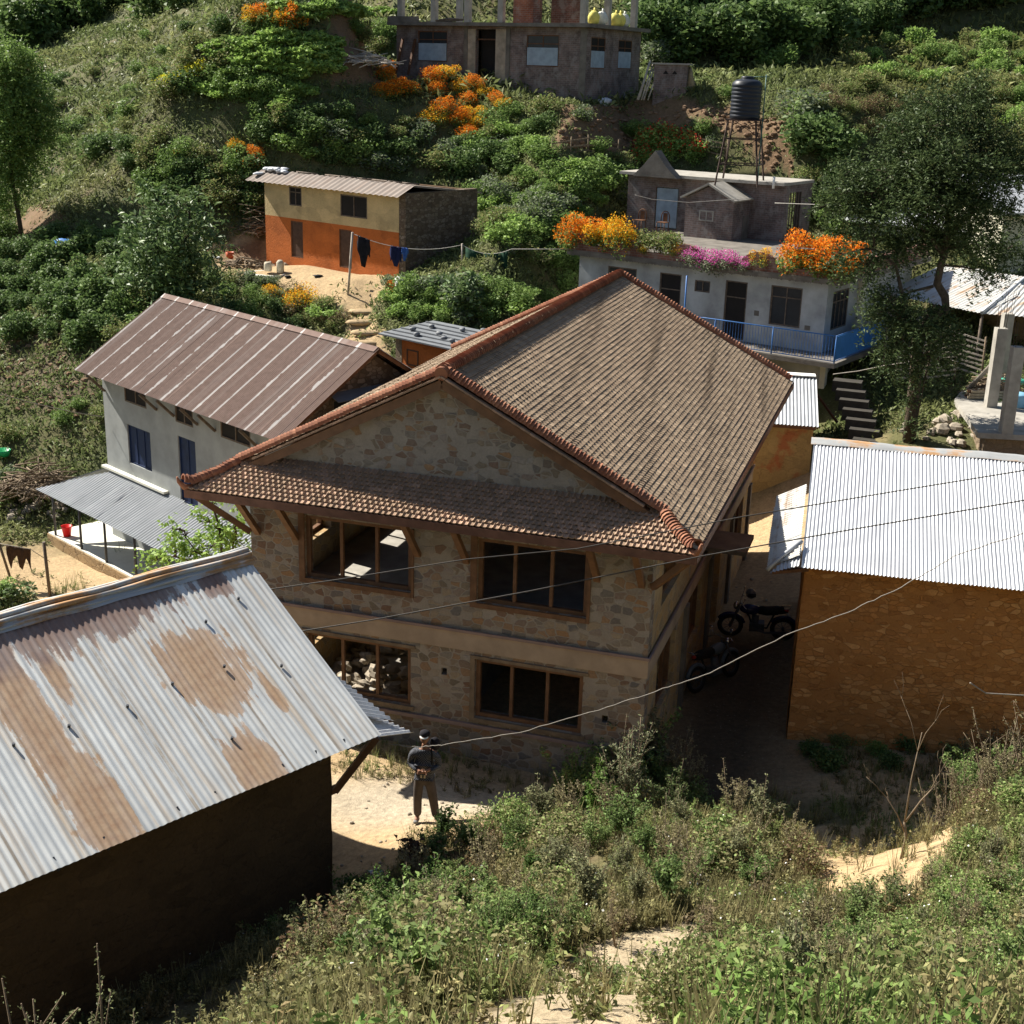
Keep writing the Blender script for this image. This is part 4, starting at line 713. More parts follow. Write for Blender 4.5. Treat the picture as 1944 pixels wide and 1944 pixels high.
    for x, lb in ((-10.45,'dark plank leaning at the left corner of the unfinished brick house'),(-9.7,'dark plank leaning just left of the first window of the unfinished brick house')):
        m = MB(); m.beam((x,-.5,.9),(x+.12,-.06,2.6),.14,.06); o = m.build('plank', M['wood']); o.location = O; o.rotation_euler = (0,0,R(-30)); tag(o, lb, 'plank')
    for i, (x, y, lb) in enumerate([(.55,1.0,'grey rag bundle on the ground left of the other bundle by the brick house side'),(.9,4.6,'pale rag bundle on the ground near the rear corner of the brick house')]):
        m = MB(); m.blob((0,0,.15),(.35,.25,.2),i+30,6,0,.3); q = m.build('bundle', M['plastic_sheet']); p = W_(x, y, 0); q.location = gp(p[0], p[1]); tag(q, lb, 'bundle')
top_house()
def outhouse():
    p = hit(1262, 186, 50); r = root('brick_outhouse', 'small square brick outhouse with two triangular vent holes beside the unfinished house', 'shed', (p[0], p[1], p[2]-.1), R(-12)); m = MB()
    m.box(-.78,.78,0,1.4,-.5,1.62); m.build('wall', M['brick_grey'], r); m = MB(); m.box(-.9,.9,-.1,1.5,1.622,1.7); m.build('roof', M['concrete'], r)
    m = MB()
    for x in (-.22,.2): m.add([(x-.13,-.006,1.2),(x+.13,-.006,1.2),(x,-.006,1.38)], [(0,1,2)])
    m.build('vent', M['dark_inside'], r)  # flat near-black triangles paint the darkness of the vent holes
    r = root('pole_pile', 'bundle of poles leaning beside the brick outhouse', 'poles', (p[0]-1.0, p[1]+.1, p[2]-.1)); rr = random.Random(8)
    for i in range(8): m = MB(); x = rr.uniform(-.3,.25); m.tube([(x-.25,-.2,0),(x+.25,.4,1.6+rr.uniform(-.2,.2))], .04, 6); m.build('pole', M['fence_pale'], r)
    m = MB(); m.blob((.0,.5,.2),(.25,.6,.9),4,7,0,.25); o = m.build('straw_stack', M['straw']); o.location = (p[0]+1.0, p[1]+.2, p[2]+.3); tag(o, 'narrow ochre straw stack against the right side of the brick outhouse', 'straw')
outhouse()

# ------------------------------------------------------------------ blue balcony house
BY = R(-35); BO = P3(10.32, 44.83, 3.8); bc, bs_ = math.cos(BY), math.sin(BY)
def BW(x, y, z): return (BO[0]+bc*x-bs_*y, BO[1]+bs_*x+bc*y, BO[2]+z)
def blue_house():
    r = root('blue_balcony_house', 'whitewashed flat roofed house with blue balcony railing and flower boxes along its roof edge', 'house', BO, BY)
    L = 9.85; D = 8.1; H = 2.36
    ws = [(-2.04,-.89,.72,2.07),(-4.98,-4.37,1.52,1.93),(-8.59,-7.37,.8,2.05)]; ds = [(-3.77,-2.93,.02,2.05),(-6.4,-5.52,.02,2.04)]
    m = MB(); m.wall(0, -3.2, H, .24, ws+ds, 'x', 0, start=-L); m.wall(D, -3.2, H, .24, [(.53,1.92,.68,2.0)], 'y', -.24, start=.24); m.wall(D, -3.2, H, .24, [], 'y', -L, start=.24); m.wall(-.24, -3.2, H, .24, [], 'x', D-.24, start=-L+.24); m.build('wall', M['plaster_blue'], r)
    opening(r, *ws[0], M['wood_grey'], M['pane'], 1, 1, off=.05); opening(r, *ws[1], M['wood_grey'], M['pane'], 1, 0, off=.05); opening(r, *ws[2], M['wood_grey'], M['pane'], 1, 0, off=.05)
    for a in ds: opening(r, *a, M['wood_grey'], M['dark_inside'], 0, 1, off=.05, name='door')
    opening(r, .53,1.92,.68,2.0, M['wood_grey'], M['pane'], 3, 1, ax='y', off=-.03)
    m = MB(); m.box(.002,.22,2.7,2.95,-.003,H); m.build('column', M['lime_white'], r); m = MB(); m.box(.003,.2,.003,.2,-3,-.17); m.build('column', M['lime_white'], r)
    m = MB(); m.box(-L-.3,.6,-.45,D+.3,H+.003,H+.18); m.build('roof_slab', M['concrete_dark'], r)
    m = MB(); m.box(-L-.3,1.07,-1.47,-.003,-.16,-.003); m.box(.003,1.07,-.003,2.9,-.16,-.003); m.build('balcony_slab', M['concrete_dark'], r)
    # brick parapet with rounded humps and gaps
    m = MB(); z = H+.18; Y0, Y1 = -.42, -.26
    m.box(-L-.28,.58,Y0,Y1,z+.002,z+.22)
    def hump(x0, x1, h):
        n = 12; pts = [(x0+(x1-x0)*k/n, z+.221+h*math.sin(math.pi*k/n)**.6) for k in range(n+1)]
        V = [(x, Y0, zz) for x, zz in pts]+[(x, Y1, zz) for x, zz in pts]; m.add(V, [tuple(range(n+1)), tuple(range(2*n+1, n, -1))]+[(k, n+1+k, n+2+k, k+1) for k in range(n)], 0)
    m.box(-L-.28,-9.2,Y0-.02,Y1+.5,z+.222,z+.62)
    for x0, x1 in ((-8.6,-7.0),(-5.8,-4.6),(-3.1,-1.7)): hump(x0, x1, .42)
    m.box(.3,.58,Y1,D,z+.002,z+.5); m.build('parapet', M['brick_red'], r)
    m = MB(); rr = random.Random(3)
    for i in range(90): x = rr.uniform(-L-.25,.55); m.box(x,x+.03,-.452,-.448,H-.02+.0,H+.05+rr.random()*.06)
    m.build('roof_drip_stain', M['concrete_dark'], r)
    # railing
    rail = MB(); post = MB(); zt = .9; xr = 1.03; yf = -1.42
    rail.tube([(-7.5,yf,zt),(xr,yf,zt)], .022, 6); rail.tube([(-7.5,yf,.07),(xr,yf,.07)], .016, 6); rail.tube([(xr,yf,zt),(xr,2.85,zt)], .022, 6); rail.tube([(xr,yf,.07),(xr,2.85,.07)], .016, 6)
    for x in np.arange(-7.5, xr, .105): post.tube([(x,yf,.07),(x,yf,zt)], .009, 4, cap=False)
    for x in (xr, -3.35, -1.2-.0): post.tube([(x,yf,0),(x,yf,zt+.02)], .024, 6)
    q = rail.build('railing', M['rail_blue'], r); post.build('baluster', M['rail_blue'], q)
    m = MB(); m.poly([(xr,yf+.03,.1),(xr,2.85,.1),(xr,2.85,zt-.03),(xr,yf+.03,zt-.03)], .012); m.build('railing_panel', plain('panel_bright', (.045,.20,.55), .5, .15, 3, 0), r)
    m = MB(); m.tube([(-4.55,yf-.02,-.4),(-4.55,yf-.02,H-.1)], .028, 8); m.build('pipe', M['rail_blue'], r)
    m = MB(); m.box(-2.6,-2.42,-.012,-.002,.95,1.13); m.box(-.7,-.5,-.012,-.002,.7,.85); m.build('meter_box', M['concrete_dark'], r)
blue_house()
def penthouse():
    r = root('roof_top_brick_room', 'brick room with flat roof, pointed gablet and pale blue door on the roof of the balcony house', 'building', (9.32, 55.65, 6.33), BY)
    H = 2.2
    m = MB(); m.wall(1.49, -1.5, H, .24, [(-4.43,-3.33,.05,1.75)], 'x', 0, start=-5.8); m.wall(2.6, -1.5, H, .24, [(.4,1.5,.3,1.9)], 'y', 1.25, start=.24); m.wall(2.6, -1.5, H, .24, [], 'y', -5.8, start=.24); m.build('wall', M['brick_grey'], r)
    m = MB(); m.box(-6.05,1.55,-.35,2.6,H+.002,H+.12); m.build('roof_slab', M['concrete'], r)
    m = MB(); zz = H+.13; m.poly([(-5.1,-.37,zz-.12),(-3.0,-.37,zz-.12),(-3.55,-.37,zz+.35),(-4.07,-.37,zz+.95),(-4.6,-.37,zz+.35)], -.5); m.build('gablet', M['concrete_dark'], r)
    n = 10; m = MB(); V = [(-4.07+.55*math.cos(math.pi*k/n), -.40, zz-.08+.5*math.sin(math.pi*k/n)) for k in range(n+1)]; m.tube(V, .05, 5); m.build('arch_moulding', M['concrete'], r)
    m = MB(); m.box(-4.38,-3.38,.04,.08,.1,1.72); m.build('door', M['panel_blue'], r)
    m = MB()
    for k in range(5): m.box(1.495,1.53,.45+k*.25,.5+k*.25,.3,1.9)
    m.build('window_bar', M['wood_grey'], r)
    g = root('small_gabled_brick_room', 'little gabled brick annex with concrete pitched roof and tiny window on the house terrace', 'building', (8.45, 54.43, 6.35), BY)
    m = MB(); m.box(-2.15,-.0,0,2.6,-1.6,1.55); m.add([(-2.15,0,1.55),(0,0,1.55),(-1.08,0,2.08),(-2.15,2.6,1.55),(0,2.6,1.55),(-1.08,2.6,2.08)], [(0,1,2),(5,4,3)]); m.build('wall', M['brick_grey'], g)
    m = MB(); m.poly([(-1.08,-.22,2.2),(.16,-.22,1.58),(.16,2.7,1.58),(-1.08,2.7,2.2)], .07); m.poly([(-1.08,-.22,2.2),(-1.08,2.7,2.2),(-2.32,2.7,1.58),(-2.32,-.22,1.58)], .07); m.build('roof', M['concrete'], g)
    opening(g, -1.5,-.85,.68,1.1, M['concrete'], M['pane'], 1, 0, off=-.002)
    m = MB(); m.box(.001,.02,.9,1.4,-.2,.9); m.build('niche', M['concrete_dark'], g)
    m = MB(); m.tube([(0,0,0),(0,0,.45)], .05, 8); o = m.build('pipe', M['white_paint'], None); o.location = (9.9, 54.1, 8.46); tag(o, 'short white vent pipe standing on the brick room roof near the tank tower', 'pipe')
    # two chair backs at the doorway
    for k, x in enumerate((-4.6,-3.5)):
        c = root('garden_chair', ['brown plastic chair by the left side of the pale blue roof door','brown plastic chair by the right side of the pale blue roof door'][k], 'chair', (9.32+bc*x+bs_*.9, 55.65+bs_*x-bc*.9, 6.33), BY, 'chairs on the roof terrace')
        m = MB(); m.box(-.2,.2,-.2,.2,.4,.43); m.build('seat', M['wood'], c)
        m = MB(); n = 8; V = [(-.2*math.cos(math.pi*i/n), .2, .44+.42*math.sin(math.pi*i/n)**.5) for i in range(n+1)]; m.tube(V, .022, 5); m.box(-.1,.1,.19,.21,.44,.78); m.build('backrest', M['wood'], c)
        for a in (-1, 1):
            for b in (-1, 1): m = MB(); m.tube([(a*.18,b*.18,0),(a*.18,b*.18,.4)], .02, 5); m.build('leg', M['wood'], c)
penthouse()
def tank():
    c = P3(8.75, 55.3, 8.46); r = root('water_tank_stand', 'tall rusty steel stand holding the black water tank above the flat roof', 'tank stand', c, R(-20)); H = 2.5
    P = []
    for a, b in ((-1,-1),(1,-1),(1,1),(-1,1)):
        lo = P3(a*.85, b*.7, 0); hi = P3(a*.55, b*.5, H); P.append((lo, hi)); m = MB(); m.beam(lo, hi, .055, .055); m.build('leg', M['steel_rust'], r)
    for k in range(4):
        l0, h0 = P[k]; l1, h1 = P[(k+1) % 4]
        for q in (.33, .72): m = MB(); m.beam(l0+(h0-l0)*q, l1+(h1-l1)*q, .04, .04); m.build('rail', M['steel_rust'], r)
        m = MB(); m.beam(l0+(h0-l0)*.72, h1*1., .025, .025); m.beam(l0+(h0-l0)*.33, l1+(h1-l1)*.72, .025, .025); m.build('brace', M['steel_rust'], r)
    m = MB(); m.box(-.65,.65,-.6,.6,H,H+.05); m.build('platform', M['steel_rust'], r)
    t_ = root('water_tank', 'black ribbed plastic water tank on top of the steel stand', 'tank', (c[0], c[1], c[2]+H+.05)); prof = [(0,0),(.58,0)]
    for i in range(9): z = .06+i*.145; prof += [(.58,z),(.6,z+.03),(.6,z+.09),(.575,z+.115)]
    prof += [(.57,1.38),(.45,1.47),(.25,1.52)]; m = MB(); m.lathe(prof, n=28); m.build('body', M['tank_black'], t_)
    m = MB(); m.lathe([(.25,1.50),(.25,1.6),(.22,1.62),(0,1.63)], n=20); m.build('lid', M['tank_black'], t_)
    m = MB(); m.tube([(.72,0,-2.5),(.72,0,1.7)], .025, 6); m.tube([(.2,.0,1.6),(.85,.0,1.62)], .02, 6); m.build('pipe', plain('pipe_green', (.05,.13,.12), .5, .2, 3, 0), t_)
tank()

# ------------------------------------------------------------------ small shed, yellow building, slab, far houses
def slate_shed():
    O = P3(-3.9, 44.9, 2.7); r = root('orange_shed', 'low orange walled shed with flat slate grey roof weighted by stones, behind the big roof', 'shed', O, R(-42))
    m = MB(); m.box(.003,4.2,0,2.4,-2.5,1.2); m.build('wall', M['mud_red'], r); m = MB(); m.box(-.3,.0,-.01,2.41,-2.5,1.2); m.build('stone_wall', M['stone_brown'], r)
    opening(r, .25,.82,.3,.85, M['wood'], M['dark_inside'], 0, 0, off=-.002)
    m = MB(); m.poly([(-.75,-.4,1.28),(4.2,-.4,1.28),(4.2,2.2,1.42),(-.75,2.2,1.42)], .05); m.build('roof', M['sheet_slate'], r)
    m = MB(); rr = random.Random(6)
    for i in range(6): y = -.2+i*.4; m.beam((-.7,y,1.33+y*.054),(4.1,y+rr.uniform(-.1,.1),1.33+y*.054),.05,.04)
    m.build('batten', M['slate'], r)
    for i in range(9):
        x, y = [(-.1,.6),(.1,1.3),(.6,.1),(1.1,.7),(1.7,.3),(1.3,1.6),(2.2,.2),(2.6,1.3),(1.9,2.0)][i]; m = MB(); m.blob((0,0,0),(.12,.10,.07),i,5,0,.25); o = m.build('roof_stone', M['slate']); c, s = math.cos(R(-42)), math.sin(R(-42)); o.location = (O[0]+c*x-s*y, O[1]+s*x+c*y, O[2]+1.36+(y+.4)*.054)
        tag(o, 'fist sized dark stone weighing down the slate grey shed roof', 'stone', 'stones on the shed roof')
    m = MB(); m.poly([(0,0,0),(.55,0,0),(.6,.1,1.2),(.05,.1,1.2)], .03); o = m.build('metal_sheet', M['steel_post']); o.location = (O[0]-.95, O[1]-.1, O[2]-.7); tag(o, 'dark grey metal sheet leaning at the left end of the orange shed', 'sheet')
slate_shed()
def yellow_building():
    r = root('yellow_outbuilding', 'small stained yellow building with corrugated roof between the big roof and the stone hut', 'building', (9.05, 39.35, -.1), R(-9))
    m = MB(); H = 2.75; m.wall(0, -.8, H, .25, [(-3.2,-2.2,0,2)], 'x', 0, start=-4.5); m.wall(3.1, -.8, H, .25, [(1.4,2.4,0,2.1)], 'y', -.25, start=.25); m.add([(0,.25,H),(0,3.1,H),(0,3.1,H+.85)], [(0,1,2)]); m.box(-4.5,-.0,3.1,3.3,-.8,H+.8); m.build('wall', M['yellow_wall'], r)
    m = MB(); m.box(-.26,-.2,1.4,2.4,0,2.1); m.box(-3.2,-2.2,.2,.25,0,2.); m.build('door', M['wood_grey'], r)
    m = MB(); m.corr((-4.6,-.25,H+.02), (4.72,0,0), (0,3.1,.85), .11, .016, nv=3, jag=.01); m.build('roof', M['tin_grey'], r)
    m = MB(); m.poly([(-4.6,2.75,H+.93),(.1,2.75,H+.93),(.1,3.3,H+.9),(-4.6,3.3,H+.9)], .03); m.build('ridge_sheet', M['white_paint'], r)
    m = MB(); m.beam((-4.5,-.2,H-.04),(.05,-.2,H-.04),.06,.1); m.beam((.1,-.2,H-.03),(.1,3.2,H+.82),.05,.08); m.beam((.9,2.6,H-.5),(.1,3.1,H+.4),.07,.07); m.build('eave_beam', M['wood'], r)
yellow_building()
def slab():
    r = root('unfinished_concrete_building', 'unfinished concrete building with flat slab roof and bare square pillars, right edge', 'building', (0,0,0)); z = 3.1
    m = MB(); m.poly([(13.28,37.26,z),(20,36.6,z),(20.6,44.6,z),(14.9,43.6,z),(13.87,41.43,z)], .16); m.build('roof_slab', M['concrete'], r)
    m = MB(); m.poly([(13.6,37.5,z-.163),(20,36.9,z-.163),(20.4,44,z-.163),(15.1,43.2,z-.163),(14.1,41.4,z-.163)], 3.2); m.build('wall', M['stone_brown'], r)
    for x, y, h in ((14.73,40.61,2.45),(14.09,37.35,2.5),(15.9,43.4,2.45)):
        m = MB(); m.box(x-.16,x+.16,y-.16,y+.16,z+.002,z+h); q = m.build('pillar', M['concrete'], r)
        m = MB()
        for a in (-.1,.1):
            for b in (-.1,.1): m.tube([(x+a,y+b,z+h),(x+a*1.3,y+b,z+h+.7)], .008, 4)
        m.build('steel_bar', M['steel_rust'], q)
    m = MB(); m.box(14.9,15.6,37.1,37.2,1.2,2.2); m.build('window', M['dark_inside'], r)
slab()
def far_right():
    r = root('cream_painted_house', 'tall cream painted house with white lit side, far right behind the tree', 'house', (18.36, 52, 3.4), R(15))
    m = MB(); m.wall(9, -1, 4.6, .24, [(1.55,2.6,1.0,3.0)], 'x', 0, start=0); m.wall(6.5, -1, 4.6, .24, [], 'y', 0, start=.24); m.build('wall', M['cream_wall'], r)
    opening(r, 1.55,2.6,1.0,3.0, M['shutter_blue'], M['pane'], 1, 0, off=.05); m = MB(); m.poly([(-.4,-.5,4.62),(9,-.5,4.62),(9,3,5.8),(-.4,3,5.8)], .1); m.poly([(-.4,3,5.8),(9,3,5.8),(9,7,4.6),(-.4,7,4.6)], .1); m.build('roof', M['tin_grey'], r)
    r = root('whitewashed_house', 'white walled house lit by the sun behind the tree trunk and tin shed', 'house', (14.4, 57.2, 4.8), R(-38))
    m = MB(); m.box(-.5,6.5,0,5,-1.5,2.2); m.build('wall', M['lime_white'], r); m = MB(); m.poly([(-.8,-.4,2.2),(6.8,-.4,2.2),(6.8,2.5,3.1),(-.8,2.5,3.1)], .06); m.build('roof', M['tin_grey'], r)
    # hipped tin shed
    r = root('tin_roofed_shed', 'open shed with hipped corrugated roof under the cream house', 'shed', (15.95, 46.0, 3.0), R(-58)); e = 2.1; Lx = 4.6
    m = MB(); m.corr((-Lx,0,e), (Lx,0,0), (.0,3.2,.95), .16, .016, lambda u: 0., lambda u: 1. if u < .82 else 1-(u-.82)*2.6, nv=3, jag=.03); m.corr((0,0,e), (2.2,1.8,0), (-.9,2.6,.9), .16, .016, lambda u: 0., lambda u: max(.05,1-u*.9), nv=2, jag=.03); m.build('roof', M['tin_pale'], r)
    m = MB(); m.tube([(0,-.02,e+.03),(-.8,3.1,e+.98)], .07, 6); m.build('hip_capping', M['tin_white'], r)
    for x, y in ((-.1,.15),(-2.2,.15),(-4.3,.15),(1.9,1.7)): m = MB(); m.tube([(x,y,-1.2),(x,y,e)], .06, 7); m.build('post', M['wood_grey'], r)
    m = MB(); m.box(-Lx,1.5,2.6,2.9,-1.2,e+.2); m.build('rear_wall', M['earth_wall'], r)
    m = MB(); m.box(-4.3,-3.2,.3,.36,.3,1.7); m.build('plank_wall', M['wood_orange'], r)
    m = MB(); m.box(-3.1,-2.5,.3,.36,.5,1.75); m.build('tin_panel', M['tin_pale'], r)
far_right()
# ------------------------------------------------------------------ fences, stairs, clutter on the slopes
def slat_fence(pts, h, n, name, label, mat='fence_pale', gap=.9):
    r = root(name, label, 'fence', pts[0]); o = P3(*pts[0]); P = [P3(*p)-o for p in pts]; rr = random.Random(len(pts)*7+n)
    for i in range(len(P)-1):
        a, b = P[i], P[i+1]; k = max(1, int(np.linalg.norm(b-a)/gap))
        for j in range(k+1):
            if j == k and i < len(P)-2: continue
            c = a+(b-a)*j/k; m = MB(); m.tube([c-(0,0,.3),c+(rr.uniform(-.05,.05),0,h*1.08)], .035, 6); m.build('post', M['twig'], r)
        m = MB()
        for q in range(n): z = h*(q+.6)/n; m.beam(a+(0,-.03,z+rr.uniform(-.06,.06)), b+(0,-.03,z+rr.uniform(-.06,.06)), .02, .055)
        m.build('rail', M[mat], r)
slat_fence([gp(12.4,44.6), gp(12.9,46.4), gp(13.6,48.3)], 1.7, 10, 'bamboo_fence', 'pale bamboo slat fence beside the blue railing')
slat_fence([gp(12.6,43.8,.2), gp(13.6,43.6,.2), gp(14.6,43.9,.2)], 1.2, 8, 'bamboo_fence', 'pale bamboo slat fence behind the small tree and above the stone bank')
slat_fence([gp(13.3,45.9,.1), gp(14.6,45.,.1), gp(15.6,44.2,.1)], 1.3, 8, 'bamboo_fence', 'bamboo slat fence in front of the tin roofed shed')
slat_fence([tuple(hit(1040,300,45)), tuple(hit(1110,292,45)), tuple(hit(1165,300,45))], .8, 3, 'stick_fence', 'low stick fence across the slope under the earth bank', 'twig', 1.2)
slat_fence([tuple(hit(1310,290,45)), tuple(hit(1370,300,45))], .8, 3, 'stick_fence', 'low stick fence left of the water tank legs', 'twig', 1.)
for i in range(9):
    x, y = 10.9-.03*i, 38.9+i*.42; m = MB(); m.box(-.45,.45,-.25,.25,-.35,0); o = m.build('stone_step', plain('step_shade_stone', (.05,.045,.038), .95, .3, 3, .5, 14)); o.location = (x, y, 1.75+i*.21); o.rotation_euler = (0,0,R(-20)); tag(o, 'stone step coloured dark for shade in the steep stair beside the balcony house', 'step', 'steps beside the balcony house')  # step colour is near-black to stand in for the house's shadow
for i in range(6):
    p = hit(693-i*3+(i % 2)*6, 690-i*20, 42); m = MB(); m.blob((0,0,0),(.55,.28,.13),i,6,0,.15); o = m.build('earth_step', M['soil_step'] if 'soil_step' in M else plain('soil_step', (.42,.31,.18), .95, .3, 4, .6, 20)); o.location = (p[0], p[1], p[2]+.03); tag(o, 'worn earth step on the path climbing to the cream and orange house', 'step', 'earth steps up to the terrace')
def stones(n, c, rad, size, name, label, group, mat='rubble', seed=1, cat='stone'):
    rr = random.Random(seed)
    for i in range(n):
        a = rr.uniform(0, 6.28); q = math.sqrt(rr.random()); x = c[0]+rad[0]*q*math.cos(a); y = c[1]+rad[1]*q*math.sin(a); s = rr.uniform(*size); m = MB(); m.blob((0,0,0),(s,s*rr.uniform(.6,.95),s*rr.uniform(.45,.75)),i*3+seed,5,0,.2,False)
        o = m.build(name, M[mat]); o.location = gp(x, y, s*.25); o.rotation_euler = (0,0,a); tag(o, label, cat, group)
stones(26, (13.2,39.6), (1.3,1.1), (.12,.3), 'field_stone', 'rough grey field stone at the foot of the small tree', 'stones at the tree foot', seed=2)
stones(34, (-16.0,42.6), (1.2,.9), (.1,.26), 'field_stone', 'pale field stone under the brushwood heap beside the grey house', 'stones under the brushwood heap', seed=3)
stones(5, (-10.6,57.5), (.7,.5), (.15,.3), 'field_stone', 'boulder at the left corner of the cream and orange house', 'boulders by the house corner', seed=4)
stones(30, (-1.2,21.6), (2.4,1.3), (.02,.05), 'pebble', 'small pale stone on the trodden yard in front of the stone building', 'small stones in the yard', seed=5)
stones(14, (6.8,33), (1.3,1.6), (.03,.08), 'pebble', 'small stone on the sunlit strip of alley by the yellow building', 'small stones in the alley', seed=6)
stones(10, (-2.2,19.2), (.9,1.0), (.015,.04), 'pebble', 'pebble on the orange sand beside the dark hut', 'pebbles on the sand', seed=7)
def sticks(c, n, ln, spread, h, name, label, mat='twig', seed=0, rr0=.02, cat='brushwood'):
    r = root(name, label, cat, c); rr = random.Random(seed); m = MB()
    for i in range(n):
        a = rr.uniform(0, 6.28); q = math.sqrt(rr.random()); x, y = spread[0]*q*math.cos(a), spread[1]*q*math.sin(a); z = h*(1-q)*rr.random()+.05; b = rr.uniform(0, 6.28); l = ln*rr.uniform(.4, 1); e = rr.uniform(-.25,.35)
        d = P3(math.cos(b), math.sin(b), e)*l/2; p = P3(x, y, z); m.tube([p-d, p+(rr.uniform(-.05,.05),rr.uniform(-.05,.05),.04), p+d], [rr0, rr0*.9, rr0*.4], 5)
    o = m.build('branches', M[mat], r); return r
p = hit(135, 870, 30); sticks((-15.9,42.7,gz(-15.9,42.7)+.5), 260, 1.4, (1.3,1.0), 1.2, 'brushwood_heap', 'big heap of dry brushwood and roots beside the grey house', seed=1, rr0=.025)
p = hit(462, 502, 45); sticks(tuple(p), 70, 1.3, (1.0,.7), .35, 'firewood_pile', 'small scattered pile of firewood on the sunny terrace', seed=2, rr0=.03, cat='firewood')
p = hit(690, 122, 55); sticks(tuple(p), 90, 1.8, (1.4,1.0), .7, 'brushwood_heap', 'grey brushwood heap beside the left end of the unfinished house', 'fence_pale', seed=3, rr0=.03)
p = hit(488, 440, 45); sticks(tuple(p), 120, 1.9, (.7,.8), 1.2, 'brushwood_heap', 'brown brushwood stacked against the left end of the cream and orange house', seed=4, rr0=.02)
sticks((15.4,42.2,3.25), 90, 1.5, (.6,.5), .6, 'brushwood_heap', 'dry brushwood heap at the back of the concrete slab', seed=5)
r = root('timber_stack', 'stack of orange brown sawn timbers on the concrete slab behind the pillars', 'timber', (15.0,41.5,3.12))
for i in range(10): m = MB(); m.beam((-.7+.05*(i % 3),.0+.09*(i % 4),.05+.09*(i//4)),(.9,.12+.09*(i % 4),.05+.09*(i//4)),.08,.07); m.build('timber', M['wood_orange'] if i % 2 else M['bamboo'], r)
m = MB(); m.beam((0,0,.2),(.5,-.7,1.3),.3,.04); o = m.build('board', M['fence_pale']); o.location = (14.6,42.3,3.1); tag(o, 'pale board leaning against the brushwood at the back of the slab', 'board')
m = MB(); m.lathe([(0,0),(.26,0),(.3,.05),(.3,.38),(.27,.42),(0,.44)], n=20); o = m.build('plastic_drum', plain('drum_blue', (.25,.5,.68), .4, .1, 3, 0)); o.location = (15.6,40.7,3.1); tag(o, 'pale blue plastic drum between the concrete pillars', 'drum')
m = MB(); m.blob((0,0,.1),(.5,.2,.12),3,6,0,.3); o = m.build('tarpaulin', plain('tarp_green', (.08,.42,.3), .5, .2, 3, 0)); o.location = (15.9,42.3,3.45); tag(o, 'crumpled green tarpaulin behind the concrete pillars', 'tarpaulin')
# terrace clutter
def put(o, px, py, lb, cat, y0=45, dz=0.): p = hit(px, py, y0); o.location = (p[0], p[1], p[2]+dz); return tag(o, lb, cat)
m = MB(); m.lathe([(0,.02),(.13,.02),(.17,.28),(.18,.28),(.14,0),(0,0)], n=16); put(m.build('bucket', plain('orange_plastic', (.55,.12,.05), .5, .1, 2, 0)), 434, 488, 'faded orange bucket on the terrace left of the firewood', 'bucket')
m = MB(); m.lathe([(0,.02),(.75,.02),(.8,.1),(.82,.1),(.77,0),(0,0)], n=28); put(m.build('drying_tray', M['white_paint']), 500, 520, 'large round white tray lying on the terrace edge', 'tray')
m = MB(); m.lathe([(0,0),(.14,0),(.17,.1),(.16,.28),(.13,.36),(.0,.36)], n=14); put(m.build('water_can', M['pot']), 506, 516, 'pale squat can standing on the round tray', 'can', dz=.1)
m = MB(); m.lathe([(0,0),(.15,0),(.16,.4),(.08,.5),(0,.5)], n=14); put(m.build('jerry_can', M['pot']), 529, 514, 'tall pale can standing right of the round tray', 'can')
m = MB(); m.lathe([(0,0),(.14,0),(.16,.3),(.1,.42),(0,.42)], n=14); put(m.build('clay_pot', M['pot']), 590, 497, 'pale clay pot against the orange wall between the two doors', 'pot')
m = MB(); m.blob((0,0,.05),(.3,.2,.07),5,5,0,.3); put(m.build('rag', M['white_paint']), 520, 500, 'white rag on the terrace behind the cans', 'rag')
m = MB(); m.blob((0,0,.05),(.22,.14,.05),8,5,0,.3); put(m.build('rag', M['white_paint']), 409, 488, 'white scrap at the left edge of the terrace near the bucket', 'rag')
m = MB(); m.blob((0,0,.05),(.16,.1,.05),6,5,0,.3); put(m.build('sandal', M['rubber']), 543, 524, 'dark sandal on the terrace right of the tray', 'sandal')
m = MB(); m.blob((0,0,.05),(.2,.12,.06),7,5,0,.3); put(m.build('sandal', M['rubber']), 600, 523, 'dark sandal near the middle of the sunny terrace', 'sandal')
m = MB(); m.blob((0,0,.3),(.3,.22,.35),9,6,0,.3); put(m.build('plastic_bag', M['sack_white']), 758, 552, 'white plastic bag among the flowers at the right end of the terrace', 'bag')
m = MB(); m.lathe([(0,.02),(.2,.02),(.27,.22),(.29,.22),(.22,0),(0,0)], n=16); put(m.build('basin', M['green_plastic']), 6, 868, 'bright green basin at the left edge of the photo', 'basin', 30, .15)
m = MB(); m.blob((0,0,.12),(.4,.25,.22),9,6,0,.3); put(m.build('tarpaulin', plain('tarp_blue', (.03,.18,.5), .5, .2, 3, 0)), 122, 487, 'crumpled blue tarpaulin in the shrubs on the left', 'tarpaulin', 40, .5)
m = MB(); m.blob((0,0,.06),(.13,.09,.07),12,6,0,.35); put(m.build('crumpled_foil', plain('foil', (.45,.48,.55), .3, .2, 6, 0)), 708, 1658, 'crumpled silvery plastic scrap on the orange sand', 'litter', 12, .03)
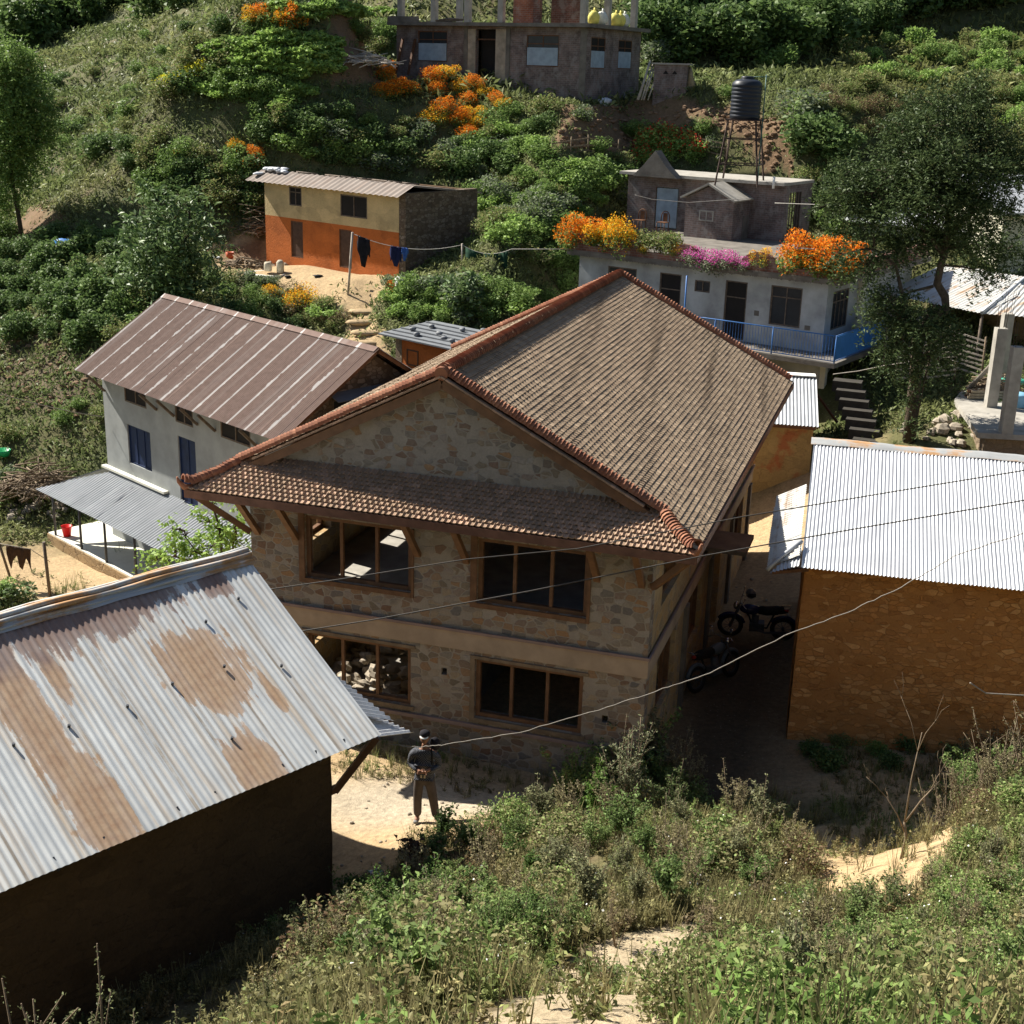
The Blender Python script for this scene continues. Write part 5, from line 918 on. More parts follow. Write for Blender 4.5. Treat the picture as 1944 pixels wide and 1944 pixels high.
# clothes line on the terrace
pA = P3(*hit(656, 556, 45)); m = MB(); m.tube([pA-(0,0,.2), pA+(.2,.05,2.35)], .045, 7); o = m.build('clothes_pole', M['fence_pale']); tag(o, 'leaning pale pole holding the washing line in front of the orange wall', 'pole')
A = pA+(.2,.05,2.3); B = P3(*at(872, 462, 51.5)); pB = P3(B[0], B[1], gz(B[0], B[1])); m = MB(); m.tube([pB-(0,0,.2), B+(0,0,.05)], .04, 6); o = m.build('clothes_pole', M['fence_pale']); tag(o, 'thin pole beside the green net behind the dark stone side wall', 'pole')
def sagline(A, B, s, n=14): return [A+(B-A)*k/n-P3(0,0,s*4*(k/n)*(1-k/n)) for k in range(n+1)]
LN = sagline(A, B, .35); m = MB(); m.tube(LN, .012, 4); o = m.build('washing_line', M['rope']); tag(o, 'washing line strung from the terrace pole past the house corner', 'rope')
Cc = P3(*at(965, 470, 51)); LN2 = sagline(B, Cc, .25); m = MB(); m.tube(LN2+[P3(*at(1100, 470, 50))], .012, 4); o = m.build('washing_line', M['rope']); tag(o, 'rope holding up the dark green net', 'rope')
m = MB(); n = 14; V = [tuple(LN2[k]-P3(0,0,1.15*j/6)+P3(0,.07*math.sin(k*1.3+j*.5),0)) for k in range(1, n) for j in range(7)]; m.add(V, [(i*7+j, (i+1)*7+j, (i+1)*7+j+1, i*7+j+1) for i in range(n-2) for j in range(6)], 0, True)
o = m.build('shade_net', M['net_green']); o.modifiers.new('s', 'SOLIDIFY').thickness = .01; tag(o, 'dark green net hanging from a rope behind the stone side wall', 'net')
def garment(px0, px1, top, h, mat, label, name, seed):
    rr = random.Random(seed); V = []; n = 6; k0 = (px0-668)/(872-668)*14; k1 = (px1-668)/(872-668)*14
    for i in range(n+1):
        k = k0+(k1-k0)*i/n; j = int(k); q = LN[j]+(LN[j+1]-LN[j])*(k-j); hh = h*(1 if 1 < i < 5 else rr.uniform(.45,.8))
        for s in range(5): V.append(tuple(q+P3(rr.uniform(-.02,.02), .05*math.sin(i*2+s), .02-hh*s/4)))
    m = MB(); m.add(V, [(i*5+s, (i+1)*5+s, (i+1)*5+s+1, i*5+s+1) for i in range(n) for s in range(4)], 0, True); o = m.build(name, M[mat]); o.modifiers.new('s', 'SOLIDIFY').thickness = .03; tag(o, label, 'clothes')
garment(677, 700, 0, 1.1, 'cloth_dark', 'long black garment hanging nearest the leaning pole', 'hanging_garment', 1); garment(738, 758, 0, .75, 'cloth_navy', 'navy garment hanging beside the small blue one', 'hanging_garment', 2); garment(759, 770, 0, .5, 'cloth_blue', 'small bright blue garment at the right end of the washing', 'hanging_garment', 3)
# left yard: post, hanging rag line, basin
pq = P3(*atz(94, 1118, -2.1)); m = MB(); m.tube([pq-(0,0,.2), pq+(-.05,0,1.55)], .05, 8); o = m.build('wooden_post', M['wood_grey']); tag(o, 'single grey wooden post standing in the sandy yard on the left', 'post')
p2 = P3(*atz(18, 1082, -2.1)); m = MB(); m.tube([p2-(0,0,.1), p2+(-.3,0,1.3)], .04, 8); o = m.build('wooden_post', M['wood_grey']); tag(o, 'leaning wooden post at the left edge below the brown rags', 'post')
a0, b0 = p2+P3(-.3,0,1.3), P3(*at(60, 1045, 38)); V = []
for i in range(9):
    q = at(12+45*i/8, 1028+8*i/8, 36.6)
    for s in range(5): V.append(tuple(q-P3(0,.06*math.sin(i*2.2+s),(.5+.22*math.sin(i*1.7))*s/4)))
m = MB(); m.add(V, [(i*5+s, (i+1)*5+s, (i+1)*5+s+1, i*5+s+1) for i in range(8) for s in range(4)], 0, True); o = m.build('hanging_rags', M['cloth_brown']); o.modifiers.new('s', 'SOLIDIFY').thickness = .02; tag(o, 'brown rags hanging over the sandy yard at the left edge', 'clothes')
m = MB(); m.tube([at(-30, 1020, 36.4), at(12, 1028, 36.6), at(57, 1036, 36.6), at(94, 1060, 37)], .012, 4); o = m.build('washing_line', M['rope']); tag(o, 'thin line carrying the brown rags at the left edge', 'rope')
# power cables and strings
def cable(pts, rad, mat, label, Ys, wob=0):
    P = [P3(*at(x, y, Y)) for (x, y), Y in zip(pts, Ys)]; rr = random.Random(3); Q = []
    for i in range(len(P)-1):
        for k in range(8):
            q = P[i]+(P[i+1]-P[i])*k/8; Q.append(q+P3(0,0,rr.uniform(-wob,wob)))
    Q.append(P[-1]); m = MB(); m.tube(Q, rad, 5); o = m.build('power_cable', M[mat]); tag(o, label, 'cable')
cable([(500,1113),(640,1093),(880,1055),(1090,1035),(1400,975),(1700,925),(1990,878)], .011, 'cable', 'upper dark cable crossing the top windows of the stone building', [21.6,21.5,21.4,21.3,21.1,20.9,20.7])
cable([(560,1192),(700,1170),(1000,1115),(1330,1048),(1600,1000),(1990,934)], .012, 'cable', 'lower dark cable crossing the stone wall under the top windows', [21.3,21.2,21.1,21,20.8,20.6])
cable([(725,1403),(790,1410),(840,1405),(980,1382),(1130,1340),(1250,1300),(1340,1270),(1480,1200),(1600,1155),(1700,1108),(1800,1050),(1990,985)], .0075, 'wire_pale', 'pale wavy cable running in front of the man and across the alley', [18.9,18.9,18.8,18.7,18.6,18.5,18.5,18.4,18.3,18.2,18.1,18], .012)
cable([(-30,735),(60,760),(140,778),(193,786)], .014, 'wire_pale', 'thin cable from the left edge to the corner of the grey house', [39,39.3,39.6,40.1])
cable([(1572,706),(1620,700),(1668,690),(1735,680)], .014, 'wire_pale', 'thin cable from the yellow building to the small tree', [41,40.4,39.8,39])
cable([(1198,368),(1230,376),(1300,382),(1420,374)], .012, 'rope', 'white clothes string across the roof top brick room', [51.5,51.5,51.8,52]); cable([(1500,468),(1540,470)], .02, 'rope', 'short white string between the roof flower boxes', [44.6,44.5]); cable([(1462,383),(1600,388),(1660,385)], .012, 'rope', 'string from the brick room to the trees on the right', [53,50,48])
cable([(1830,1288),(1860,1308),(1932,1312),(1990,1315)], .010, 'wire_pale', 'short pale twig like wire in front of the ochre wall', [17,17,17,17])

# ------------------------------------------------------------------ vegetation
def unit(n, g): v = g.normal(size=(n, 3)); return v/np.linalg.norm(v, axis=1)[:, None]
def leaves(c, ln, g, asp=.45, up=.25, out=None):
    n = len(c); a = unit(n, g)
    if out is not None: a = a+out*.9; a /= np.linalg.norm(a, axis=1)[:, None]
    a[:, 2] = a[:, 2]*(1-up)+up*.3; nrm = unit(n, g); nrm[:, 2] = np.abs(nrm[:, 2])+.35; b = np.cross(a, nrm); b /= np.linalg.norm(b, axis=1)[:, None]+1e-9
    ln = np.broadcast_to(ln, n)[:, None]*g.uniform(.6, 1.3, (n, 1)); f = np.cross(b, a)*ln*.12
    return np.stack([c-a*ln/2, c+b*ln*asp/2+f, c+a*ln/2, c-b*ln*asp/2+f], 1)
def crown_pts(n, r, g, lumps=14, lr=.5, shell=.35, zmin=-.5):
    L = unit(lumps, g)*g.uniform(.35, 1, (lumps, 1))*(1-lr*.7); L[:, 2] = np.maximum(L[:, 2], zmin); k = g.integers(0, lumps, n); u = unit(n, g); rad = lr*(1-shell*g.random(n)**1.6)*g.uniform(.75, 1.05, n)
    p = L[k]+u*rad[:, None]*g.uniform(.6, 1.1, lumps)[k][:, None]; return p*np.array(r), u
_tpl = {}
def bush_tpl(kind, var):
    key = (kind, var)
    if key in _tpl: return _tpl[key]
    g = np.random.default_rng(abs(hash(kind)) % 1 + sum(map(ord, kind))*31+var*977)
    n, ln, r, mats, ff, lumps = {
        'dark': (1500, .17, (1,1,.8), ['leaf_dark'], 0, 16), 'mid': (1500, .15, (1,1,.8), ['leaf_mid'], 0, 16), 'light': (1300, .17, (1,1,.7), ['leaf_light','leaf_mid'], .35, 14), 'olive': (1400, .13, (1,1,.75), ['leaf_olive','leaf_mid'], .3, 18),
        'grey': (1500, .14, (1,1,.85), ['leaf_grey','leaf_mid'], .3, 14), 'shiny': (1300, .2, (1,1,.9), ['leaf_shiny','leaf_grey'], .25, 12), 'forest': (2600, .2, (1,1,1.1), ['leaf_dark','leaf_mid'], .12, 26),
        'marigold': (2800, .12, (1,1,.8), ['leaf_mid','petal_orange','petal_deep'], .64, 16), 'marigold_yellow': (2700, .12, (1,1,.8), ['leaf_mid','petal_yellow','petal_orange'], .6, 16),
        'canna': (900, .2, (1,1,1), ['leaf_light','petal_red','petal_red'], .16, 16), 'crop': (900, .24, (1,1,.3), ['leaf_light','leaf_mid'], .12, 16), 'mustard': (800, .12, (1,1,.5), ['petal_mustard','leaf_light'], .2, 12), 'fore_olive': (3000, .085, (1,1,.8), ['leaf_fo','leaf_fg'], .25, 22), 'fore_green': (2800, .10, (1,1,.8), ['leaf_fg','leaf_fo'], .3, 20), 'dry': (900, .12, (1,1,.8), ['leaf_dry','leaf_olive'], .4, 12)}[kind]
    c, u = crown_pts(n, r, g, lumps); Q = leaves(c, ln, g, .5, out=u*.6); mi = np.zeros(n, int)
    if ff:
        if kind in ('marigold', 'marigold_yellow', 'canna'):
            s = (c[:, 2]/r[2]+np.linalg.norm(c[:, :2], axis=1)*.5+g.normal(size=n)*.4); th = np.quantile(s, 1-ff); w_ = s > th; mi[w_] = 1; mi[w_ & (g.random(n) < .35)] = 2
            Q[w_] = (Q[w_]-c[w_][:, None])*np.array([.75])+c[w_][:, None]; 
        else: mi[g.random(n) < ff] = 1
    o = qmesh('bush_template', Q, [M[m] for m in mats], mi=mi); me = o.data; bpy.data.objects.remove(o); _tpl[key] = me; return me
_rb = random.Random(11)
def bush(kind, p, rad, label, group=None, name='shrub', cat='shrub', squash=1., lift=.35):
    o = bpy.data.objects.new(name, bush_tpl(kind, _rb.randrange(3))); C.objects.link(o); o.location = (p[0], p[1], p[2]+rad*lift); o.rotation_euler = (0, 0, _rb.uniform(0, 6.28)); o.scale = (rad*_rb.uniform(.9, 1.15), rad*_rb.uniform(.9, 1.15), rad*squash*_rb.uniform(.85, 1.1)); return tag(o, label, cat, group)
ADJ = {'dark':'dark green','mid':'green','light':'bright green','olive':'olive green','grey':'grey green','shiny':'glossy green','forest':'dark leafy','marigold':'deep orange','marigold_yellow':'golden yellow','canna':'red flowered','crop':'broad leaved','mustard':'yellow','dry':'dry brown','fore_olive':'olive grey','fore_green':'fresh green'}
def bushes(kinds, pts, rad, noun, place, group, y0=44, **k):
    """label = colour + noun + where in its patch + place"""
    P = np.array(pts, float); x0, y0_ = P.min(0); x1, y1 = P.max(0)
    for i, (px, py) in enumerate(pts):
        p = hit(px, py, y0); kd = kinds[i % len(kinds)]; u = (px-x0)/(x1-x0+1e-6); v = (py-y0_)/(y1-y0_+1e-6)
        if len(pts) > 5: pos = ('upper ' if v < .34 else 'lower ' if v > .67 else 'middle ' if .34 <= u <= .67 else '')+('left' if u < .34 else 'right' if u > .67 else ('part' if v < .34 or v > .67 else ''))
        else: pos = ['left', 'right', 'middle', 'second left', 'second right'][i] if len(pts) == 5 else (['left', 'right'] if x1-x0 > y1-y0_ else ['upper', 'lower'])[i] if len(pts) == 2 else ['first', 'second', 'third', 'fourth'][i]
        lb = '%s %s, %s, %s' % (ADJ[kd], noun, pos.strip(), place) if len(pts) > 1 else '%s %s, %s' % (ADJ[kd], noun, place)
        if 'name' not in k: nm = 'bush' if 'bush' in noun.split() else 'scrub' if noun == 'scrub' else 'shrub'; kk = dict(k, name=nm, cat=nm)
        else: kk = k
        bush(kd, p, _rb.uniform(*rad)*(1 if cat_ok(k) else .88), lb, group, **kk)
def cat_ok(k): return 'flowers' in k.get('cat', '')
def scatter_poly(poly, n, seed):
    rr = random.Random(seed); P = np.array(poly, float); out = []
    best = []
    while len(out) < n:
        cand = []
        for _ in range(12):
            x, y = rr.uniform(P[:, 0].min(), P[:, 0].max()), rr.uniform(P[:, 1].min(), P[:, 1].max())
            if inpoly(np.array([x]), np.array([y]), poly)[0]: cand.append((min([9e9]+[(x-a)**2+((y-b)*1.6)**2 for a, b in out]), x, y))
        if cand: _, x, y = max(cand); out.append((x, y))
    return out
SC = scatter_poly
bushes(['dark','mid','olive','grey','mid','light'], SC([(480,190),(600,205),(690,215),(760,225),(870,280),(960,215),(1060,205),(1035,255),(1030,300),(970,335),(800,330),(640,312),(490,290),(470,240)], 52, 1), (.7,1.25), 'shrub', 'in the thicket below the unfinished house', 'shrubs in the thicket below the unfinished house', 50)
bushes(['dark'], [(560,240),(590,260),(700,270),(760,300),(930,310),(880,330)], (1.0,1.4), 'rounded shrub', 'in the hollow above the terrace house roof', 'dark shrubs in the hollow', 50)
bushes(['mid','olive','grey','light','mid'], SC([(890,345),(1000,335),(1180,310),(1180,380),(1095,400),(1090,520),(1000,500),(900,450),(895,380)], 46, 2), (.7,1.15), 'shrub', 'on the slope right of the orange house', 'shrubs right of the terrace house', 46)
bushes(['light','mid'], [(1075,330),(1110,345),(1130,365),(1080,360)], (.9,1.2), 'bushy shrub', 'left of the roof top brick room', 'bright shrubs left of the brick room', 46)
bushes(['mid','grey','light','mid'], SC([(735,540),(800,535),(870,550),(1000,550),(1095,535),(1090,570),(960,600),(900,612),(760,608),(725,590)], 26, 3), (.6,.95), 'bush', 'on the bank above the slate grey shed', 'shrubs on the bank above the slate shed', 42)
bush('shiny', hit(878,585,40), 1.25, 'large glossy rounded shrub behind the slate roofed shed'); bush('shiny', hit(835,560,40), .95, 'pale leaved shrub left of the large glossy shrub'); bush('mid', hit(775,565,42), .95, 'green shrub at the right end of the terrace beside the white bag')
bushes(['olive','mid','dry','dark','grey'], SC([(395,520),(470,520),(560,555),(645,600),(655,640),(600,650),(500,625),(390,580)], 26, 4), (.45,.75), 'scrub', 'on the bank behind the brown roof', 'scrub on the bank behind the brown roof', 40)
bush('marigold_yellow', hit(514,560,40), .55, 'yellow flowering bush on the bank above the brown tin roof', name='flower_bush', cat='flowers'); bush('marigold_yellow', hit(572,582,40), .85, 'tall yellow flowering bush left of the earth steps', name='flower_bush', cat='flowers'); bush('light', hit(610,605,40), .8, 'bright green shrub beside the tall yellow flowering bush'); bush('marigold', hit(745,548,40), .45, 'small orange flowering bush at the right end of the terrace', name='flower_bush', cat='flowers')
bushes(['dark','olive','mid'], SC([(240,300),(330,290),(500,330),(490,400),(420,400),(400,380),(260,390)], 26, 5), (.8,1.2), 'shrub', 'on the bank left of the orange house', 'shrubs left of the terrace house', 46)
bushes(['olive','mid','dark','olive'], SC([(90,130),(330,60),(520,60),(380,150),(330,200),(300,280),(240,300),(120,330),(80,230)], 44, 6), (.7,1.4), 'low bush', 'on the open grassy hillside', 'shrubs on the open hillside', 60)
bushes(['forest'], SC([(-40,-20),(440,-15),(330,15),(180,35),(60,80),(-40,85)], 26, 7), (3.2,4.6), 'tree', 'on the shaded far slope', 'dark trees on the far top left slope', 100, name='forest_tree', cat='tree')
bushes(['forest','dark','dark'], SC([(-20,440),(180,450),(240,510),(250,600),(190,650),(60,650),(-20,620)], 32, 8), (.85,1.3), 'bush', 'in the shaded thicket at the left edge', 'bushes in the shaded thicket on the left', 44)
bushes(['dark','olive','mid'], SC([(250,540),(330,560),(390,600),(270,640),(190,660),(210,600)], 14, 9), (.7,1.1), 'bush', 'on the bank left of the brown roof', 'bushes on the bank left of the brown roof', 40)
bushes(['forest','dark','forest'], SC([(1215,-10),(1940,-10),(1940,20),(1700,40),(1640,90),(1500,120),(1400,120),(1215,110)], 48, 10), (1.8,2.9), 'tree', 'in the wood behind the unfinished house', 'dark trees in the wood on the right', 66, name='forest_tree', cat='tree', lift=.7)
bushes(['grey'], [(1228,60),(1240,120)], (1.7,1.9), 'leafy tree', 'beside the unfinished house wall', 'grey green trees beside the unfinished house', 62, name='leafy_tree', cat='tree')
bush('mid', hit(1465,135,58), 1.5, 'rounded light green bush standing alone above the black water tank'); bush('grey', hit(1512,225,50), 1.5, 'grey green bush just right of the black water tank'); bush('dark', hit(1530,285,48), 1.7, 'very dark bush below the grey green one right of the tank'); bush('dark', hit(1580,300,48), 1.5, 'dark bush in the shade between the tank and the large tree')
bushes(['olive','light','mid'], SC([(1580,110),(1700,80),(1932,70),(1940,260),(1860,200),(1760,160),(1620,170)], 36, 11), (.8,1.3), 'sunlit shrub', 'on the terraces above the large tree', 'shrubs on the upper right terraces', 54)
bushes(['dry','olive'], SC([(1540,170),(1700,150),(1680,260),(1580,270),(1540,240)], 22, 12), (.5,.9), 'stalky shrub', 'on the terrace right of the tank', 'dry shrubs right of the tank', 50)
bushes(['mid','olive','grey'], SC([(1500,340),(1600,330),(1660,430),(1600,450),(1510,420)], 16, 13), (.6,1.), 'shrub', 'between the roof top room and large tree', 'shrubs right of the roof top room', 46)
bushes(['crop'], SC([(400,85),(520,66),(635,78),(630,130),(560,145),(440,122)], 42, 14), (.9,1.2), 'vegetable plant', 'in the middle terrace bed', 'vegetables in the middle terrace bed', 60, name='vegetable_plant', cat='vegetables', lift=.1)
bushes(['crop','mid'], SC([(350,168),(405,128),(500,142),(598,168),(570,185),(425,182)], 34, 15), (.8,1.1), 'vegetable plant', 'in the lower terrace bed', 'vegetables in the lower terrace bed', 55, name='vegetable_plant', cat='vegetables', lift=.1)
bushes(['crop'], SC([(515,14),(640,12),(750,20),(742,32),(600,32),(525,34)], 26, 16), (.9,1.2), 'vegetable plant', 'in the topmost terrace bed', 'vegetables in the top terrace bed', 65, name='vegetable_plant', cat='vegetables', lift=.1)
bushes(['crop'], SC([(198,438),(260,433),(270,468),(207,474)], 12, 17), (.5,.7), 'vegetable plant', 'in the small plot by the leafy tree', 'vegetables in the small left plot', 48, name='vegetable_plant', cat='vegetables', lift=.1)
bushes(['mustard'], [(333,164),(345,158),(358,151),(370,144),(380,140)], (.9,1.1), 'mustard plant', 'at the lower terrace bed end', 'mustard plants', 55, name='mustard_plant', cat='flowers', lift=.2)
bushes(['marigold'], [(742,140),(760,150),(790,150),(722,150),(742,180),(722,182),(768,178)], (.65,.95), 'marigold bush', 'below the unfinished house left window', 'deep orange marigolds below the left window', 50, name='marigold_bush', cat='flowers')
bushes(['marigold','marigold_yellow'], [(820,158),(838,150),(825,178)], (.7,.95), 'marigold bush', 'below the dark doorway', 'marigolds below the doorway', 50, name='marigold_bush', cat='flowers')
bushes(['marigold_yellow','marigold'], [(870,175),(895,170),(912,182),(882,200),(900,225),(870,232),(885,245),(838,215),(820,235),(935,195),(945,205),(885,268)], (.6,.9), 'marigold bush', 'on the slope under the unfinished house', 'golden marigolds on the slope', 50, name='marigold_bush', cat='flowers')
bushes(['marigold_yellow','marigold'], [(480,42),(500,40),(525,48),(545,50)], (.8,1.1), 'flowering bush', 'at the top terrace bed end', 'orange flowers by the top bed', 60, name='marigold_bush', cat='flowers')
bushes(['marigold'], [(478,320),(485,300)], (.55,.7), 'flowering bush', 'above the orange house left end', 'orange flowers above the terrace house', 48, name='marigold_bush', cat='flowers'); bushes(['marigold_yellow'], [(340,298),(445,282)], (.45,.6), 'flowering bush', 'on the bank above the leafy tree', 'yellow flowers on the bank', 48, name='marigold_bush', cat='flowers')
bushes(['canna'], SC([(1190,265),(1280,255),(1330,290),(1310,312),(1200,312)], 12, 18), (.6,.85), 'canna plant', 'behind the pointed gablet', 'red flowering plants behind the gablet', 50, name='canna_plant', cat='flowers')
bushes(['mid'], [(1190,255),(1215,262)], (.8,1.), 'shrub', 'by the red flowering plants', 'green shrubs by the red flowers', 50); bushes(['mid','grey'], [(1330,250),(1345,280),(1370,185),(1100,225),(1130,290)], (.6,.9), 'small shrub', 'on the bare earth bank', 'shrubs on the earth bank', 50)
bushes(['mid','olive'], SC([(660,60),(740,60),(745,100),(690,95)], 6, 19), (.9,1.2), 'round bush', 'left of the unfinished house', 'bushes left of the unfinished house', 55)
bushes(['mid','olive'], [(150,770),(190,790),(120,800),(20,830)], (.5,.8), 'shrub', 'at the bank foot left of the grey house', 'shrubs left of the grey house', 34)
bushes(['grey'], [(15,905)], (.6,.7), 'shrub', 'by the path at the left edge', None, 30); bushes(['olive'], [(0,950),(22,945)], (.8,.9), 'weedy bush', 'by the sandy yard at the left edge', 'weedy bushes at the left edge', 30)
# roof garden of the balcony house
for (x0, x1, n, kind, rad, lb, g) in [(-10.1,-9.5,2,'marigold',.85,'russet orange flowering plant in the box at the left corner of the balcony house roof','flowers at the left roof corner'), (-9.0,-7.9,3,'marigold_yellow',.85,'bright golden orange flowering plant second from the left along the balcony house roof','golden flowers second from left'), (-6.9,-5.9,3,'olive',.62,'feathery olive plant in the roof box under the pale blue door','feathery plants in the roof box'),
    (-1.0,.7,5,'marigold',.95,'big bright orange marigold plant at the right end of the balcony house roof','marigolds at the right end of the roof')]:
    for i in range(n): x = x0+(x1-x0)*i/max(1, n-1); p = BW(x, -.25+.25*(i % 2), 2.8); bush(kind, p, rad*_rb.uniform(.9, 1.1), lb, g, name='roof_flower_plant', cat='flowers', lift=.45, squash=1.25)
p = BW(-6.9,-.35,2.75); bush('marigold_yellow', p, .34, 'small golden flower clump at the left of the feathery roof plant', name='roof_flower_plant', cat='flowers'); p = BW(-5.6,-.3,2.8); bush('marigold_yellow', p, .4, 'small golden flower clump at the right of the feathery roof plant', name='roof_flower_plant', cat='flowers')
p = BW(-2.35,-.3,2.85); bush('marigold_yellow', p, .5, 'yellow orange flower clump right beside the magenta flowers', name='roof_flower_plant', cat='flowers')
g = np.random.default_rng(5); c, u = crown_pts(1500, (1,1,.7), g, 12); Q = leaves(c, .11, g, .6); mi = (c[:, 2]+g.normal(size=1500)*.2 > -.05).astype(int); Q[mi > 0] = (Q[mi > 0]-c[mi > 0][:, None])*.8+c[mi > 0][:, None]; o = qmesh('x', Q, [M['leaf_grey'], M['petal_magenta']], mi=mi); mg = o.data; bpy.data.objects.remove(o)
for x, r_ in ((-4.8,.75),(-4.1,.9),(-3.5,.8),(-2.9,.62)):
    o = bpy.data.objects.new('roof_flower_plant', mg); C.objects.link(o); p = BW(x, -.35, 2.72+_rb.uniform(-.05, .15)); o.location = p; o.scale = (r_,)*3; tag(o, 'magenta flowering plant trailing over the middle of the balcony house roof edge', 'flowers', 'magenta flowers on the roof')
# --- trees
def tree(name, label, base, pts, limbs, clumps, mat, r0, leaf, n_per, seed, cat='tree', asp=.3):
    """pts: trunk polyline; limbs: list of polylines; clumps: (centre, radii) in world coordinates"""
    b = P3(*base); r = root(name, label, cat, b); m = MB(); T = [P3(*p)-b for p in pts]; k = len(T); m.tube(T, [r0*(1-.55*i/(k-1)) for i in range(k)], 10, jit=.08)
    for L_ in limbs: Lp = [P3(*p)-b for p in L_[:-1]]; q = L_[-1]; m.tube(Lp, [q*(1-.7*i/(len(Lp)-1)) for i in range(len(Lp))], 7, jit=.06)
    m.build('trunk', M['bark'], r); g = np.random.default_rng(seed); QQ = []; tw = MB(); rr = random.Random(seed)
    ends = [P3(*p)-b for L_ in limbs for p in L_[:-1][1:]]+T[-2:]
    for c, rad in clumps:
        c = P3(*c)-b; rad = P3(*rad); e = min(ends, key=lambda q: np.linalg.norm(q-c)); mid = (e+c)/2+P3(rr.uniform(-.1,.1), rr.uniform(-.1,.1), .05); tw.tube([e, mid, c], [.045,.03,.012], 5)
        for _ in range(5): v = unit(1, g)[0]*rad*.8; tw.tube([c+v*.05, c+v*.6+(0,0,.03), c+v], [.016,.011,.005], 4)
        n = int(n_per*rad[0]*rad[1]*4)+60
        # feathery sprays: leaflets strung along drooping sprigs
        ns = max(8, n//14); s0 = unit(ns, g); o0 = c+s0*rad*g.uniform(.35, 1, (ns, 1)); d = s0*.6+unit(ns, g)*.5; d[:, 2] -= .15; d /= np.linalg.norm(d, axis=1)[:, None]; tt = np.linspace(0, 1, 14); sl_ = leaf*4.2*g.uniform(.6, 1.3, ns)
        P_ = (o0[:, None]+d[:, None]*(tt[None, :, None]*sl_[:, None, None])); P_[:, :, 2] -= (tt**2)[None]*sl_[:, None]*.3; P_ = P_.reshape(-1, 3)+g.normal(size=(ns*14, 3))*leaf*.35; QQ.append(leaves(P_, leaf, g, asp, out=np.repeat(d, 14, 0)*.5))
    tw.build('branches', M['bark'], r); qmesh('crown', np.concatenate(QQ), M[mat], r); return r
def A3(px, py, Y): return tuple(at(px, py, Y))
rr = random.Random(21)
def cl(px, py, Y, rpx, dz=.7): R_ = .74*rpx*Y/2542; return (A3(px, py, Y), (R_, R_*1.1, R_*dz))
tb = at(1716,828,39); tb[2] = gz(tb[0], tb[1])
clumps = [cl(x, y, Y, r_) for x, y, Y, r_ in [(1640,370,40.6,55),(1600,360,40,45),(1680,330,39.6,50),(1730,300,39.4,55),(1700,250,40.4,50),(1760,240,39.6,58),(1820,220,40.4,55),(1750,190,40.8,45),(1830,170,41,40),(1870,260,40,58),(1890,330,39.8,55),(1850,330,38.8,60),(1790,300,38.6,60),(1880,400,39.8,50),(1820,400,38.8,55),(1760,370,38.6,55),(1700,390,39,52),(1650,430,39.4,48),(1800,450,39.8,48),(1850,470,40.6,45),(1740,450,40.2,45),(1690,470,39.8,42),(1610,320,40.8,38),(1900,470,40.6,38),(1860,515,40.2,30),(1920,300,40.4,40),(1560,390,40.4,30),(1640,500,39.2,32),(1590,480,39.2,26),(1790,360,39.2,55),(1720,340,40,50),(1770,420,39.6,50)]]
clumps += [cl(x, y, Y, r_) for x, y, Y, r_ in [(1680,570,38.8,38),(1700,610,38.4,42),(1740,630,38.2,46),(1690,650,38.5,38),(1780,620,39,40),(1740,590,39.4,34),(1720,690,38.6,34),(1675,690,38.5,22),(1800,650,39.4,32),(1730,795,38.7,20),(1715,760,38.8,14),(1650,600,39,22),(1660,560,39,28),(1770,680,39.4,30)]]
tree('feathery_tree', 'large dark feathery leaved tree with bent trunk in front of the cream house, right', tb, [tb-(0,0,.3), A3(1722,760,39), A3(1727,700,39.1), A3(1732,640,39.2), A3(1750,600,39.4), A3(1785,585,39.5), A3(1783,560,39.6), A3(1768,535,39.6), A3(1775,500,39.6), A3(1785,470,39.6)],
     [[A3(1736,640,39.2), A3(1712,590,39), A3(1700,545,39.1), A3(1690,500,39.3), A3(1650,470,39.4), .09], [A3(1780,480,39.6), A3(1740,430,39.4), A3(1700,390,39.6), A3(1640,370,40), .08], [A3(1783,470,39.6), A3(1790,400,39.5), A3(1800,320,39.5), A3(1790,240,39.8), .1], [A3(1783,460,39.6), A3(1830,400,39.6), A3(1870,340,39.9), .08], [A3(1790,400,39.5), A3(1850,320,40), A3(1850,230,40.3), .07], [A3(1725,700,39.1), A3(1760,650,39.3), A3(1790,630,39.4), .06], [A3(1760,540,39.6), A3(1720,550,39.4), A3(1680,570,39), .05]], clumps, 'leaf_tree', .2, .15, 1150, 3)
lb = hit(42,445,44); L0 = P3(*lb)
def up(px, py, dy=0): return A3(px, py, L0[1]+dy)
cl2 = [(up(x, y, dy), (r_*L0[1]/2542,)*3) for x, y, r_, dy in [(20,110,34,0),(50,130,30,.5),(10,170,42,-.5),(55,190,36,0),(85,230,26,.5),(30,240,44,-.3),(0,290,45,0),(50,300,32,.6),(15,350,38,0),(45,160,30,1),(-15,130,35,0),(-10,220,40,.5),(-20,400,35,0),(30,210,34,-.8),(70,270,24,0)]]
tree('slender_tree', 'tall slender leafy tree with thin bare lower trunk at the left edge', lb, [L0-(0,0,.3), up(34,400), up(24,350), up(18,300), up(20,220), up(25,140)], [[up(20,300), up(-5,250), up(-12,200), .05], [up(20,260), up(55,210), up(70,180), .05]], cl2, 'leaf_mid', .11, .17, 750, 4, asp=.45)
mb = hit(322,578,40); M0 = P3(*mb); upm = lambda x, y, dy=0: A3(x, y, M0[1]+dy)
